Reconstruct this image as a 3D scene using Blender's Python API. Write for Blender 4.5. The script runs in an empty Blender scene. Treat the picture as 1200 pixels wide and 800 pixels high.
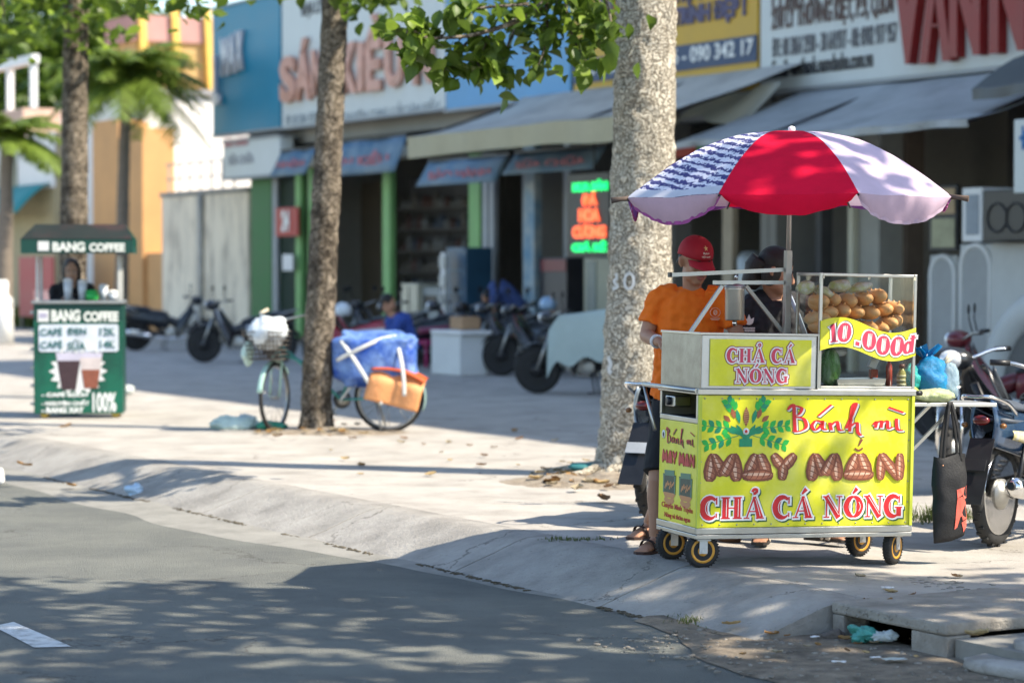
import bpy, math, random
import numpy as np
from mathutils import Vector, Matrix, noise, Euler

R = math.radians
PI = math.pi
SC = bpy.context.scene
COL = SC.collection
rnd = random.Random(7)

# ------------------------------------------------------------------ camera, sky, sun, exposure
CAM_H = 1.5
PITCH = R(1.76)
cam_d = bpy.data.cameras.new('camera')
cam_d.lens = 85.0; cam_d.sensor_width = 36.0
cam_d.clip_start = 0.1; cam_d.clip_end = 2000
cam_d.dof.use_dof = True; cam_d.dof.focus_distance = 12.1; cam_d.dof.aperture_fstop = 2.1
cam = bpy.data.objects.new('camera', cam_d); COL.objects.link(cam)
cam.location = (0, 0, CAM_H); cam.rotation_euler = (R(90) - PITCH, 0, 0)
SC.camera = cam

SUN_EL = R(47); SUN_AZ = R(107)       # azimuth clockwise from +Y: the sun stands to the right, a little behind the camera
sun_dir = Vector((math.sin(SUN_AZ) * math.cos(SUN_EL), math.cos(SUN_AZ) * math.cos(SUN_EL), math.sin(SUN_EL)))
w = bpy.data.worlds.new('World'); SC.world = w; w.use_nodes = True
wn = w.node_tree.nodes; wl = w.node_tree.links
bg = wn['Background']; bg.inputs['Strength'].default_value = 0.14
sky = wn.new('ShaderNodeTexSky'); sky.sky_type = 'NISHITA'; sky.sun_disc = False
sky.sun_elevation = SUN_EL; sky.sun_rotation = SUN_AZ
sky.air_density = 1.0; sky.dust_density = 0.6; sky.ozone_density = 0.7
wl.new(sky.outputs['Color'], bg.inputs['Color'])
sun_l = bpy.data.lights.new('sun', 'SUN'); sun_l.energy = 4.0; sun_l.angle = R(0.5); sun_l.color = (1.0, 0.90, 0.75)
sun_o = bpy.data.objects.new('sun', sun_l); COL.objects.link(sun_o)
sun_o.rotation_euler = sun_dir.to_track_quat('Z', 'Y').to_euler(); sun_o.location = (12, -4, 20)
SC.view_settings.view_transform = 'Standard'; SC.view_settings.look = 'None'
SC.view_settings.exposure = 1.25; SC.view_settings.gamma = 1.0
SC.view_settings.use_curve_mapping = False
SC.render.engine = 'CYCLES'
SC.cycles.use_denoising = True
SC.cycles.max_bounces = 8; SC.cycles.transparent_max_bounces = 24
SC.cycles.caustics_reflective = False; SC.cycles.caustics_refractive = False

# ------------------------------------------------------------------ geometry of the place
FPX = 2833.0
def ray(px, py):
    a = PITCH
    x = (px - 600) / FPX; y = (400 - py) / FPX
    return Vector((x, math.cos(a) + y * math.sin(a), -math.sin(a) + y * math.cos(a)))
def G(px, py, z=0.0):                     # point on the level z seen at a pixel of the photograph
    d = ray(px, py); k = (z - CAM_H) / d.z
    return Vector((d.x * k, d.y * k, z))
def P(px, py, Y):                         # point at a distance Y
    d = ray(px, py); k = Y / d.y
    return Vector((d.x * k, Y, CAM_H + d.z * k))
SA = R(29.5)
DS = Vector((-math.sin(SA), math.cos(SA), 0)); DT = Vector((math.cos(SA), math.sin(SA), 0))
def S(s, t, z=0.0):                       # along the street, across the street
    v = DS * s + DT * t; v.z = z; return v
def FP(px, py, t=20.0):                   # where a pixel meets the upright plane at t -> (s, z)
    d = ray(px, py); k = t / (d.x * DT.x + d.y * DT.y)
    p = Vector((d.x * k, d.y * k, 0)); return p.dot(DS), CAM_H + d.z * k
ROT_F = -(PI / 2 - SA)                    # local x runs right along the shopfronts, y into the shops

def sm(a, b, x):
    t = min(1, max(0, (x - a) / (b - a))); return t * t * (3 - 2 * t)
def pave_z(x, y):                         # the pavement sinks a little towards the drain
    return -0.027 * min(1, max(0, (x - 0.9) / 1.12))

# ------------------------------------------------------------------ mesh builder
class MB:
    def __init__(s):
        s.V = []; s.F = []; s.M = []; s.S = []; s.T = None
    def add(s, vs, fs, m=0, smooth=False):
        o = len(s.V)
        for v in vs:
            v = Vector(v)
            if s.T is not None: v = s.T @ v
            s.V.append(tuple(v))
        for f in fs:
            s.F.append(tuple(i + o for i in f)); s.M.append(m); s.S.append(smooth)
        return s
    def box(s, x0, x1, y0, y1, z0, z1, m=0):
        vs = [(x0,y0,z0),(x1,y0,z0),(x1,y1,z0),(x0,y1,z0),(x0,y0,z1),(x1,y0,z1),(x1,y1,z1),(x0,y1,z1)]
        return s.add(vs, [(0,3,2,1),(4,5,6,7),(0,1,5,4),(1,2,6,5),(2,3,7,6),(3,0,4,7)], m)
    def cbox(s, c, sz, m=0, rot=None):
        M = Matrix.Translation(Vector(c)) @ (rot.to_matrix().to_4x4() if rot is not None else Matrix.Identity(4))
        h = [q / 2 for q in sz]
        vs = [M @ Vector((a*h[0], b*h[1], c_*h[2])) for c_ in (-1,1) for a, b in ((-1,-1),(1,-1),(1,1),(-1,1))]
        return s.add(vs, [(0,3,2,1),(4,5,6,7),(0,1,5,4),(1,2,6,5),(2,3,7,6),(3,0,4,7)], m)
    def bar(s, a, b, wx, wy=None, m=0, up=(0,0,1)):       # square bar from a to b
        a = Vector(a); b = Vector(b); wy = wy or wx
        d = (b - a).normalized(); u = Vector(up)
        if abs(d.dot(u)) > .98: u = Vector((1,0,0)) if abs(d.x) < .9 else Vector((0,1,0))
        p = d.cross(u).normalized() * wx/2; q = d.cross(p).normalized() * wy/2
        vs = [a-p-q, a+p-q, a+p+q, a-p+q, b-p-q, b+p-q, b+p+q, b-p+q]
        return s.add(vs, [(0,3,2,1),(4,5,6,7),(0,1,5,4),(1,2,6,5),(2,3,7,6),(3,0,4,7)], m)
    def tube(s, pts, r, n=8, m=0, caps=True, smooth=True, sx=1.0, sy=1.0, ref=None, closed=False):
        pts = [Vector(p) for p in pts]; k = len(pts)
        rs = r if isinstance(r, (list, tuple)) else [r] * k
        vs = []; fs = []; prev = None
        for i, p in enumerate(pts):
            if closed: d = pts[(i+1) % k] - pts[i-1]
            else: d = pts[min(i+1, k-1)] - pts[max(i-1, 0)]
            d.normalize()
            u = Vector(ref) if ref is not None else prev
            if u is None or abs(u.dot(d)) > .97:
                u = Vector((0,0,1)) if abs(d.z) < .9 else Vector((1,0,0))
            a = (u - d * u.dot(d)).normalized(); b = d.cross(a); prev = a
            rr = rs[i]; ra, rb = (rr if isinstance(rr, (tuple, list)) else (rr*sx, rr*sy))
            for j in range(n):
                t = 2*PI*j/n
                vs.append(p + a * (math.cos(t)*ra) + b * (math.sin(t)*rb))
        kk = k if closed else k-1
        for i in range(kk):
            i2 = (i+1) % k
            for j in range(n):
                j2 = (j+1) % n
                fs.append((i*n+j, i*n+j2, i2*n+j2, i2*n+j))
        s.add(vs, fs, m, smooth)
        if caps and not closed:
            o = len(s.V) - len(vs)
            s.F.append(tuple(o+j for j in reversed(range(n)))); s.M.append(m); s.S.append(False)
            s.F.append(tuple(o+(k-1)*n+j for j in range(n))); s.M.append(m); s.S.append(False)
        return s
    def lathe(s, prof, c=(0,0,0), n=16, m=0, axis='z', smooth=True):   # prof = [(radius, height)]
        vs = []; fs = []
        c = Vector(c)
        for rr, h in prof:
            for j in range(n):
                t = 2*PI*j/n; x = math.cos(t)*rr; y = math.sin(t)*rr
                v = (x,y,h) if axis == 'z' else ((x,h,y) if axis == 'y' else (h,x,y))
                vs.append(c + Vector(v))
        for i in range(len(prof)-1):
            for j in range(n):
                j2 = (j+1) % n; f = (i*n+j, i*n+j2, (i+1)*n+j2, (i+1)*n+j)
                fs.append(f if axis != 'y' else f[::-1])
        s.add(vs, fs, m, smooth)
        o = len(s.V) - len(vs)
        for i in (0, len(prof)-1):
            if prof[i][0] > 1e-5:
                f = tuple(o+i*n+j for j in range(n))
                s.F.append(f if (i == 0) == (axis == 'y') else f[::-1]); s.M.append(m); s.S.append(False)
        return s
    def ell(s, c, r, n=12, k=8, m=0, rot=None, fn=None):
        M = rot.to_matrix() if rot is not None else Matrix.Identity(3)
        vs = []; fs = []
        for i in range(k+1):
            ph = PI*i/k
            for j in range(n):
                t = 2*PI*j/n
                v = Vector((math.sin(ph)*math.cos(t)*r[0], math.sin(ph)*math.sin(t)*r[1], math.cos(ph)*r[2]))
                if fn: v = fn(v)
                vs.append(Vector(c) + M @ v)
        for i in range(k):
            for j in range(n):
                j2 = (j+1) % n
                fs.append((i*n+j, (i+1)*n+j, (i+1)*n+j2, i*n+j2))
        return s.add(vs, fs, m, True)
    def prism(s, poly, y0, y1, m=0):        # outline in x,z pushed from y0 to y1 (front is y0)
        n = len(poly)
        vs = [(p[0], y0, p[1]) for p in poly] + [(p[0], y1, p[1]) for p in poly]
        fs = [tuple(range(n)), tuple(reversed(range(n, 2*n)))]
        for i in range(n):
            j = (i+1) % n; fs.append((i, i+n, j+n, j))
        return s.add(vs, fs, m)
    def grid(s, fn, nu, nv, m=0, smooth=True):
        vs = [fn(i/nu, j/nv) for j in range(nv+1) for i in range(nu+1)]
        fs = [(j*(nu+1)+i, j*(nu+1)+i+1, (j+1)*(nu+1)+i+1, (j+1)*(nu+1)+i) for j in range(nv) for i in range(nu)]
        return s.add(vs, fs, m, smooth)
    def mesh(s, name, mats):
        me = bpy.data.meshes.new(name)
        me.from_pydata(s.V, [], s.F)
        for q in (mats if isinstance(mats, (list, tuple)) else [mats]): me.materials.append(q)
        me.polygons.foreach_set('material_index', s.M)
        me.polygons.foreach_set('use_smooth', s.S)
        me.update()
        return me
    def build(s, name, mats, parent=None, bevel=0, solid=0, sub=0):
        return link(name, s.mesh(name, mats), parent, bevel, solid, sub)

def link(name, me, parent=None, bevel=0, solid=0, sub=0):
    o = bpy.data.objects.new(name, me); COL.objects.link(o)
    if parent is not None: o.parent = parent
    if solid:
        q = o.modifiers.new('solid', 'SOLIDIFY'); q.thickness = solid; q.offset = 0
    if sub:
        q = o.modifiers.new('sub', 'SUBSURF'); q.levels = sub; q.render_levels = sub
    if bevel:
        q = o.modifiers.new('bevel', 'BEVEL'); q.width = bevel; q.segments = 2; q.limit_method = 'ANGLE'; q.angle_limit = R(40)
    return o
def thing(name, label, cat, loc=(0,0,0), rz=0.0, group=None):
    o = bpy.data.objects.new(name, None); COL.objects.link(o)
    o.empty_display_size = .1
    o.location = loc; o.rotation_euler = (0, 0, rz)
    return tag(o, label, cat, group)
def tag(o, label=None, cat=None, group=None, kind=None):
    if label: o['label'] = label
    if cat: o['category'] = cat
    if group: o['group'] = group
    if kind: o['kind'] = kind
    return o
def one(o, loc, rz=0.0):
    o.location = loc; o.rotation_euler = (0, 0, rz); return o
def copy_tree(o, parent=None):
    c = o.copy(); COL.objects.link(c)
    if parent is not None: c.parent = parent
    for ch in list(o.children): copy_tree(ch, c)
    return c
TMP = bpy.data.scenes.new('scratch')           # a bare scene where modifiers and lettering are turned into meshes
def baked(o):
    TMP.collection.objects.link(o); vl = TMP.view_layers[0]; vl.update(); dg = vl.depsgraph
    me = bpy.data.meshes.new_from_object(o.evaluated_get(dg)); TMP.collection.objects.unlink(o); return me
def evald(mb, voxel=0.0, smooth=0, sub=0, disp=None):       # bake modifiers into a plain mesh
    me = mb.mesh('tmp', [])
    o = bpy.data.objects.new('tmp', me)
    if voxel:
        q = o.modifiers.new('r', 'REMESH'); q.mode = 'VOXEL'; q.voxel_size = voxel; q.use_smooth_shade = True
    if smooth:
        q = o.modifiers.new('s', 'SMOOTH'); q.factor = .5; q.iterations = smooth
    if sub:
        q = o.modifiers.new('u', 'SUBSURF'); q.levels = sub
    out = baked(o)
    bpy.data.objects.remove(o); bpy.data.meshes.remove(me)
    return out
def merged(mb, name, mat, parent, voxel=.007, smooth=3, disp=None):     # one continuous skin over overlapping lofts
    me = evald(mb, voxel, smooth); me.name = name
    me.materials.clear(); me.materials.append(mat)
    if disp:
        n_ = len(me.vertices); co = np.empty(n_*3); no = np.empty(n_*3)
        me.vertices.foreach_get('co', co); me.vertex_normals.foreach_get('vector', no)
        d_ = np.array([disp(Vector(c)) for c in co.reshape(n_, 3)])
        me.vertices.foreach_set('co', (co.reshape(n_, 3) + no.reshape(n_, 3)*d_[:,None]).reshape(-1))
    me.polygons.foreach_set('use_smooth', [True]*len(me.polygons))
    me.polygons.foreach_set('material_index', [0]*len(me.polygons)); me.update()
    return link(name, me, parent)

# ------------------------------------------------------------------ materials
MATS = {}
def mat(name, col, rough=.6, metal=0.0, var=.18, vs=4.0, col2=None, c2amt=.5, c2s=2.0, bump=0.0, bs=60.0, spec=.4,
        emit=None, es=0.0, stretch=None, cracks=0.0, trans=0.0, coat=0.0, sheen=0.0, alpha=1.0):
    if name in MATS: return MATS[name]
    m = bpy.data.materials.new(name); m.use_nodes = True; MATS[name] = m
    nt = m.node_tree; N = nt.nodes; L = nt.links
    b = N['Principled BSDF']
    b.inputs['Roughness'].default_value = rough; b.inputs['Metallic'].default_value = metal
    b.inputs['Specular IOR Level'].default_value = spec
    b.inputs['Coat Weight'].default_value = coat; b.inputs['Sheen Weight'].default_value = sheen
    tc = N.new('ShaderNodeTexCoord'); vec = tc.outputs['Object']
    if stretch:
        mp = N.new('ShaderNodeMapping'); mp.inputs['Scale'].default_value = stretch
        L.new(vec, mp.inputs['Vector']); vec = mp.outputs['Vector']
    def nz(scale, det=5, ro=.6):
        n = N.new('ShaderNodeTexNoise'); n.inputs['Scale'].default_value = scale
        n.inputs['Detail'].default_value = det; n.inputs['Roughness'].default_value = ro
        L.new(vec, n.inputs['Vector']); return n
    cur = None
    if col2 is not None:
        n = nz(c2s, 6, .65); rp = N.new('ShaderNodeValToRGB')
        rp.color_ramp.elements[0].position = c2amt - .12; rp.color_ramp.elements[1].position = c2amt + .12
        rp.color_ramp.elements[0].color = (*col2, 1); rp.color_ramp.elements[1].color = (*col, 1)
        L.new(n.outputs['Fac'], rp.inputs['Fac']); cur = rp.outputs['Color']
    if var > 0:
        n = nz(vs, 7, .68)
        mr = N.new('ShaderNodeMapRange'); mr.inputs['From Min'].default_value = .3; mr.inputs['From Max'].default_value = .7
        mr.inputs['To Min'].default_value = 1 - var; mr.inputs['To Max'].default_value = 1 + var
        L.new(n.outputs['Fac'], mr.inputs['Value'])
        mx = N.new('ShaderNodeMix'); mx.data_type = 'RGBA'; mx.blend_type = 'MULTIPLY'; mx.inputs['Factor'].default_value = 1
        if cur is None: mx.inputs[6].default_value = (*col, 1)
        else: L.new(cur, mx.inputs[6])
        L.new(mr.outputs['Result'], mx.inputs[7]); cur = mx.outputs[2]
        rr = N.new('ShaderNodeMapRange'); rr.inputs['To Min'].default_value = max(.02, rough-.12); rr.inputs['To Max'].default_value = min(1, rough+.12)
        L.new(n.outputs['Fac'], rr.inputs['Value']); L.new(rr.outputs['Result'], b.inputs['Roughness'])
    if cracks > 0:                             # thin broken crack lines and dark specks of dirt
        nw = nz(2.5, 5, .7); va = N.new('ShaderNodeVectorMath'); va.operation = 'MULTIPLY_ADD'; va.inputs[1].default_value = (.5,.5,.5)
        L.new(nw.outputs['Color'], va.inputs[0]); L.new(vec, va.inputs[2])
        vo = N.new('ShaderNodeTexVoronoi'); vo.feature = 'DISTANCE_TO_EDGE'; vo.inputs['Scale'].default_value = cracks; L.new(va.outputs['Vector'], vo.inputs['Vector'])
        n3 = nz(.9, 3, .5); m3 = N.new('ShaderNodeMapRange'); m3.inputs['From Min'].default_value = .46; m3.inputs['From Max'].default_value = .62; m3.inputs['To Min'].default_value = 0; m3.inputs['To Max'].default_value = .009*cracks; L.new(n3.outputs['Fac'], m3.inputs['Value'])
        lt = N.new('ShaderNodeMath'); lt.operation = 'LESS_THAN'; L.new(vo.outputs['Distance'], lt.inputs[0]); L.new(m3.outputs['Result'], lt.inputs[1])
        n4 = nz(34, 3, .6); g4 = N.new('ShaderNodeMath'); g4.operation = 'GREATER_THAN'; g4.inputs[1].default_value = .70; L.new(n4.outputs['Fac'], g4.inputs[0])
        mxm = N.new('ShaderNodeMath'); mxm.operation = 'MAXIMUM'; L.new(lt.outputs['Value'], mxm.inputs[0]); L.new(g4.outputs['Value'], mxm.inputs[1])
        sc_ = N.new('ShaderNodeMath'); sc_.operation = 'MULTIPLY'; sc_.inputs[1].default_value = .55; L.new(mxm.outputs['Value'], sc_.inputs[0])
        mc = N.new('ShaderNodeMix'); mc.data_type = 'RGBA'; L.new(sc_.outputs['Value'], mc.inputs['Factor']); L.new(cur, mc.inputs[6]); mc.inputs[7].default_value = (.06,.05,.04,1); cur = mc.outputs[2]
    if cur is None: b.inputs['Base Color'].default_value = (*col, 1)
    else: L.new(cur, b.inputs['Base Color'])
    if bump > 0:
        n = nz(bs, 6, .65); bp = N.new('ShaderNodeBump'); bp.inputs['Strength'].default_value = bump; bp.inputs['Distance'].default_value = .02
        L.new(n.outputs['Fac'], bp.inputs['Height']); L.new(bp.outputs['Normal'], b.inputs['Normal'])
    if emit is not None:
        b.inputs['Emission Color'].default_value = (*emit, 1); b.inputs['Emission Strength'].default_value = es
    if trans > 0:                              # thin leaf or cloth that lets light through
        tr = N.new('ShaderNodeBsdfTranslucent'); ms = N.new('ShaderNodeMixShader'); ms.inputs['Fac'].default_value = trans
        if cur is None: tr.inputs['Color'].default_value = (*[min(1, c*1.5) for c in col], 1)
        else: L.new(cur, tr.inputs['Color'])
        out = N['Material Output']; L.new(b.outputs['BSDF'], ms.inputs[1]); L.new(tr.outputs['BSDF'], ms.inputs[2]); L.new(ms.outputs['Shader'], out.inputs['Surface'])
    if alpha < 1:                              # clear film
        tp = N.new('ShaderNodeBsdfTransparent'); tp.inputs['Color'].default_value = (*[.55+.45*min(1, c*1.6) for c in col], 1)
        ms = N.new('ShaderNodeMixShader'); ms.inputs['Fac'].default_value = alpha
        out = N['Material Output']; src = out.inputs['Surface'].links[0].from_socket
        L.new(tp.outputs['BSDF'], ms.inputs[1]); L.new(src, ms.inputs[2]); L.new(ms.outputs['Shader'], out.inputs['Surface'])
    return m
def glass_mat(name, tint=(.9,.95,.95)):
    if name in MATS: return MATS[name]
    m = bpy.data.materials.new(name); m.use_nodes = True; MATS[name] = m
    N = m.node_tree.nodes; L = m.node_tree.links
    N.remove(N['Principled BSDF'])
    tp = N.new('ShaderNodeBsdfTransparent'); tp.inputs['Color'].default_value = (*tint, 1)
    gl = N.new('ShaderNodeBsdfGlossy'); gl.inputs['Roughness'].default_value = .03
    lw = N.new('ShaderNodeLayerWeight'); lw.inputs['Blend'].default_value = .5
    pw = N.new('ShaderNodeMath'); pw.operation = 'POWER'; pw.inputs[1].default_value = 4.5; L.new(lw.outputs['Facing'], pw.inputs[0])
    ad = N.new('ShaderNodeMath'); ad.operation = 'MULTIPLY_ADD'; ad.inputs[1].default_value = .6; ad.inputs[2].default_value = .025; L.new(pw.outputs['Value'], ad.inputs[0])
    ms = N.new('ShaderNodeMixShader'); L.new(ad.outputs['Value'], ms.inputs['Fac'])
    L.new(tp.outputs['BSDF'], ms.inputs[1]); L.new(gl.outputs['BSDF'], ms.inputs[2]); L.new(ms.outputs['Shader'], N['Material Output'].inputs['Surface'])
    return m
STEEL = mat('steel', (.46,.46,.44), .34, 1.0, .12, 6)
STEEL_D = mat('steel_dull', (.42,.42,.40), .45, .9, .2, 9)
CHROME = mat('chrome', (.75,.75,.75), .12, 1.0, .05)
BLACK = mat('black_plastic', (.02,.021,.023), .4, 0, .3, 8)
RUBBER = mat('rubber', (.022,.022,.022), .75, 0, .35, 12, bump=.15)
DARKM = mat('dark_metal', (.035,.035,.038), .4, .5, .3, 8)
WHITE = mat('white_paint', (.74,.74,.72), .5, 0, .06, 3)
LIME = mat('lime_print', (.71,.68,.018), .38, 0, .10, 5, col2=(.76,.72,.14), c2amt=.42, c2s=3.2, coat=.15, bump=.14, bs=7)  # paler second colour paints dappled sunlight into the print
GLASS = glass_mat('clear_glass', (.975,.985,.98))
INK_RED = mat('red_ink', (.62,.02,.025), .4, 0, .08, 12)
INK_WHITE = mat('white_ink', (.80,.80,.76), .4, 0, .04)
INK_GREEN = mat('dark_green_ink', (.02,.10,.04), .4, 0, .1)
INK_DARK = mat('dark_ink', (.03,.03,.035), .45, 0, .1)

# ------------------------------------------------------------------ lettering
def text_mesh(body, bold=0.0, ext=0.0):
    cu = bpy.data.curves.new('t', 'FONT'); cu.body = body; cu.size = 1.0; cu.offset = bold; cu.extrude = ext; cu.resolution_u = 4
    o = bpy.data.objects.new('t', cu)
    me = baked(o)
    bpy.data.objects.remove(o); bpy.data.curves.remove(cu)
    return me
def text(parent, name, body, x0, z0, wd, ht, y, m, depth=.003, bold=.015, base=None, T=None, jitter=0):
    """Lettering on an upright face looking along -y, fitted to a rectangle; it stands proud of y by depth."""
    me = text_mesh(body, bold, .5)
    n = len(me.vertices)
    if n == 0: return None
    co = np.empty(n*3); me.vertices.foreach_get('co', co); co = co.reshape(n, 3)
    mn = co.min(0); mx = co.max(0); sc = np.maximum(mx - mn, 1e-6)
    out = np.empty_like(co)
    out[:,0] = x0 + (co[:,0]-mn[0])/sc[0]*wd
    out[:,2] = z0 + (co[:,1]-mn[1])/sc[1]*ht
    out[:,1] = y - (co[:,2]-mn[2])/sc[2]*depth
    if T is not None:
        out = np.array([tuple(T @ Vector(v)) for v in out])
    me.vertices.foreach_set('co', out.reshape(-1)); me.materials.clear(); me.materials.append(m); me.name = name
    me.polygons.foreach_set('material_index', [0]*len(me.polygons)); me.update()
    return link(name, me, parent)

def arc(cx, cz, rx, rz, a0, a1, n=10):
    return [(cx + rx*math.cos(R(a0+(a1-a0)*i/n)), cz + rz*math.sin(R(a0+(a1-a0)*i/n))) for i in range(n+1)]
def cat(pts, n=6):                         # smooth path through points
    out = []
    p = [pts[0]] + list(pts) + [pts[-1]]
    for i in range(1, len(p)-2):
        for k in range(n):
            t = k/n; a, b, c, d = [np.array(q) for q in p[i-1:i+3]]
            out.append(tuple(.5*((2*b)+(-a+c)*t+(2*a-5*b+4*c-d)*t*t+(-a+3*b-3*c+d)*t**3)))
    out.append(tuple(pts[-1])); return out
def ribbon(mb, pts, hw, y, grow=0.0, T=lambda p: p, m=0):
    """A flat printed stroke: pts in x,z, hw half widths."""
    k = len(pts)
    hw = hw if isinstance(hw, list) else [hw]*k
    if len(hw) != k: hw = [float(np.interp(i/(k-1), np.linspace(0,1,len(hw)), hw)) for i in range(k)]
    pts = [np.array(p, float) for p in pts]
    if grow:
        d = pts[0]-pts[1]; pts[0] = pts[0] + d/np.linalg.norm(d)*grow
        d = pts[-1]-pts[-2]; pts[-1] = pts[-1] + d/np.linalg.norm(d)*grow
    vs = []
    for i in range(k):
        d = pts[min(i+1,k-1)] - pts[max(i-1,0)]; d = d/(np.linalg.norm(d)+1e-9)
        nrm = np.array((-d[1], d[0])); h = hw[i] + grow
        a = T(pts[i]+nrm*h); b = T(pts[i]-nrm*h)
        vs.append((a[0], y, a[1])); vs.append((b[0], y, b[1]))
    fs = [(2*i, 2*i+1, 2*i+3, 2*i+2) for i in range(k-1)]
    mb.add(vs, fs, m)
TH = .125; TN = .028
def stem(x, h=TH, z0=0, z1=1): return ([(x,z0),(x,z1)], h)
def serif(x, z, w_): return ([(x-w_, z), (x+w_, z)], TN)
FAT = {   # heavy display face: (advance, strokes)
 'C': (.92, [(arc(.47,.5,.35,.47,48,312,16), [.05,.08,.13,.155,.13,.07,.03]), ([(.76,.66),(.76,.98)], .035), ([(.76,.06),(.76,.26)], .03)]),
 'G': (1.0, [(arc(.47,.5,.35,.47,48,312,16), [.05,.08,.13,.155,.13,.07,.03]), ([(.76,.66),(.76,.98)], .035), stem(.74,.10,.03,.44), serif(.72,.45,.2)]),
 'H': (1.10, [stem(.24), stem(.82), ([(.24,.5),(.82,.5)], TN), serif(.24,.03,.22), serif(.24,.97,.22), serif(.82,.03,.22), serif(.82,.97,.22)]),
 'A': (1.0, [([(.14,.03),(.50,1.0)], .035), ([(.50,1.0),(.80,.03)], [.06,.13,.13]), ([(.24,.33),(.68,.33)], TN), serif(.14,.03,.14), serif(.80,.03,.2)]),
 'N': (1.08, [([(.20,.03),(.20,.97)], .035), ([(.17,1.0),(.84,0)], [.10,.125,.10]), ([(.86,.05),(.86,.97)], .035), serif(.20,.03,.15), serif(.14,.97,.14), serif(.86,.97,.15)]),
 'O': (1.0, [(arc(.49,.5,.34,.46,90,450,24), [.035,.10,.15,.10,.035,.10,.15,.10,.035])]),
 'Ả': None, 'Á': None, 'Ó': None, ' ': (.45, []),
}
HOOK = (cat([(.40,1.22),(.47,1.33),(.60,1.33),(.62,1.22),(.52,1.15),(.52,1.08)]), .05)
ACUTE = ([(.45,1.10),(.66,1.34)], [.04,.08])
for k_, b_, s_ in (('Ả','A',HOOK), ('Á','A',ACUTE), ('Ó','O',ACUTE)): FAT[k_] = (FAT[b_][0], FAT[b_][1] + [s_])
def fat_text(parent, body, x0, z0, h, xs, y, m_fill, layers, lean=0.0, space=.04, T=None, name='lettering', wt=1.0):
    """Layers: (material, grow, dx, dz) from the back; fill last."""
    for li, (m_, grow, dx, dz) in enumerate(layers + [(m_fill, 0, 0, 0)]):
        mb = MB(); x = 0.0; q = 0
        for ch in body:
            adv, st = FAT[ch]
            for pts, hw in st:
                def tr(p, x=x): 
                    r_ = (x0 + (x + p[0] + lean*p[1])*h*xs + dx, z0 + p[1]*h + dz)
                    return T(r_) if T else r_
                hw2 = [q_*wt if q_ > .04 else q_ for q_ in (hw if isinstance(hw, list) else [hw])]; hw2 = hw2 if len(hw2) > 1 else hw2[0]
                ribbon(mb, pts, hw2, y - .0012*(li+1) - .00004*q, grow/h, tr); q = (q+1) % 12
            x += adv + space
        mb.build(name, m_, parent)

# ------------------------------------------------------------------ ground, road, pavement, kerb
def structure(name, mb, m, label=None, **k):
    o = mb.build(name, m, None, **k); tag(o, label, None, None, 'structure'); return o
GROUND = mat('dusty_ground', (.20,.18,.15), .95, 0, .2, .4, bump=.3, bs=8)
ASPH = mat('asphalt', (.20,.205,.18), .92, 0, .13, .9, col2=(.15,.155,.142), c2amt=.47, c2s=1.3, bump=.95, bs=95, spec=.25, cracks=.35)
PAVE = mat('pavement_concrete', (.42,.395,.355), .93, 0, .17, 1.6, col2=(.33,.305,.27), c2amt=.44, c2s=2.3, bump=.35, bs=55, spec=.2, cracks=.55)
RAMP = mat('ramp_concrete', (.36,.34,.305), .93, 0, .14, 2.2, col2=(.255,.24,.215), c2amt=.47, c2s=3.1, bump=.6, bs=38, spec=.2, cracks=.8)
GUT = mat('lit_gutter_and_apron', (.27,.262,.235), .93, 0, .16, 3, col2=(.20,.195,.175), c2amt=.42, c2s=4, bump=.4, bs=60, spec=.2)  # apron concrete; on the road edge its paler tone stands for sunlit asphalt
DIRT = mat('dirt', (.29,.24,.18), .98, 0, .35, 9, col2=(.18,.155,.125), c2amt=.45, c2s=6, bump=1, bs=70, spec=.1)
g = MB(); g.add([(-900,-200,-.40),(900,-200,-.40),(900,1500,-.40),(-900,1500,-.40)], [(0,1,2,3)])
structure('ground', g, GROUND)
g = MB(); g.grid(lambda u, v: tuple(S(-30 + 170*u, -26 + 32.3*v, -.17)), 40, 20); structure('road', g, ASPH)
def crack(s, t, k=1.0): return noise.noise(Vector((s*k, t*k, 3.1)))
g = MB(); NS = 300
def gutf(u, v):
    s = 8.85 + 60*u**1.5; lo = 5.74 + .10*crack(s, 1, 1.3) + .44*sm(14.5, 11.0, s); t = lo + (6.25 - lo)*v
    p = S(s, t, -.1695 + min(1, v*2.5)*(.0045 + .004*crack(s, t, 3))); return tuple(p)
g.grid(gutf, NS, 4); structure('gutter', g, GUT)  # paler strip: the sunlit edge of the road put into the colour
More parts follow.
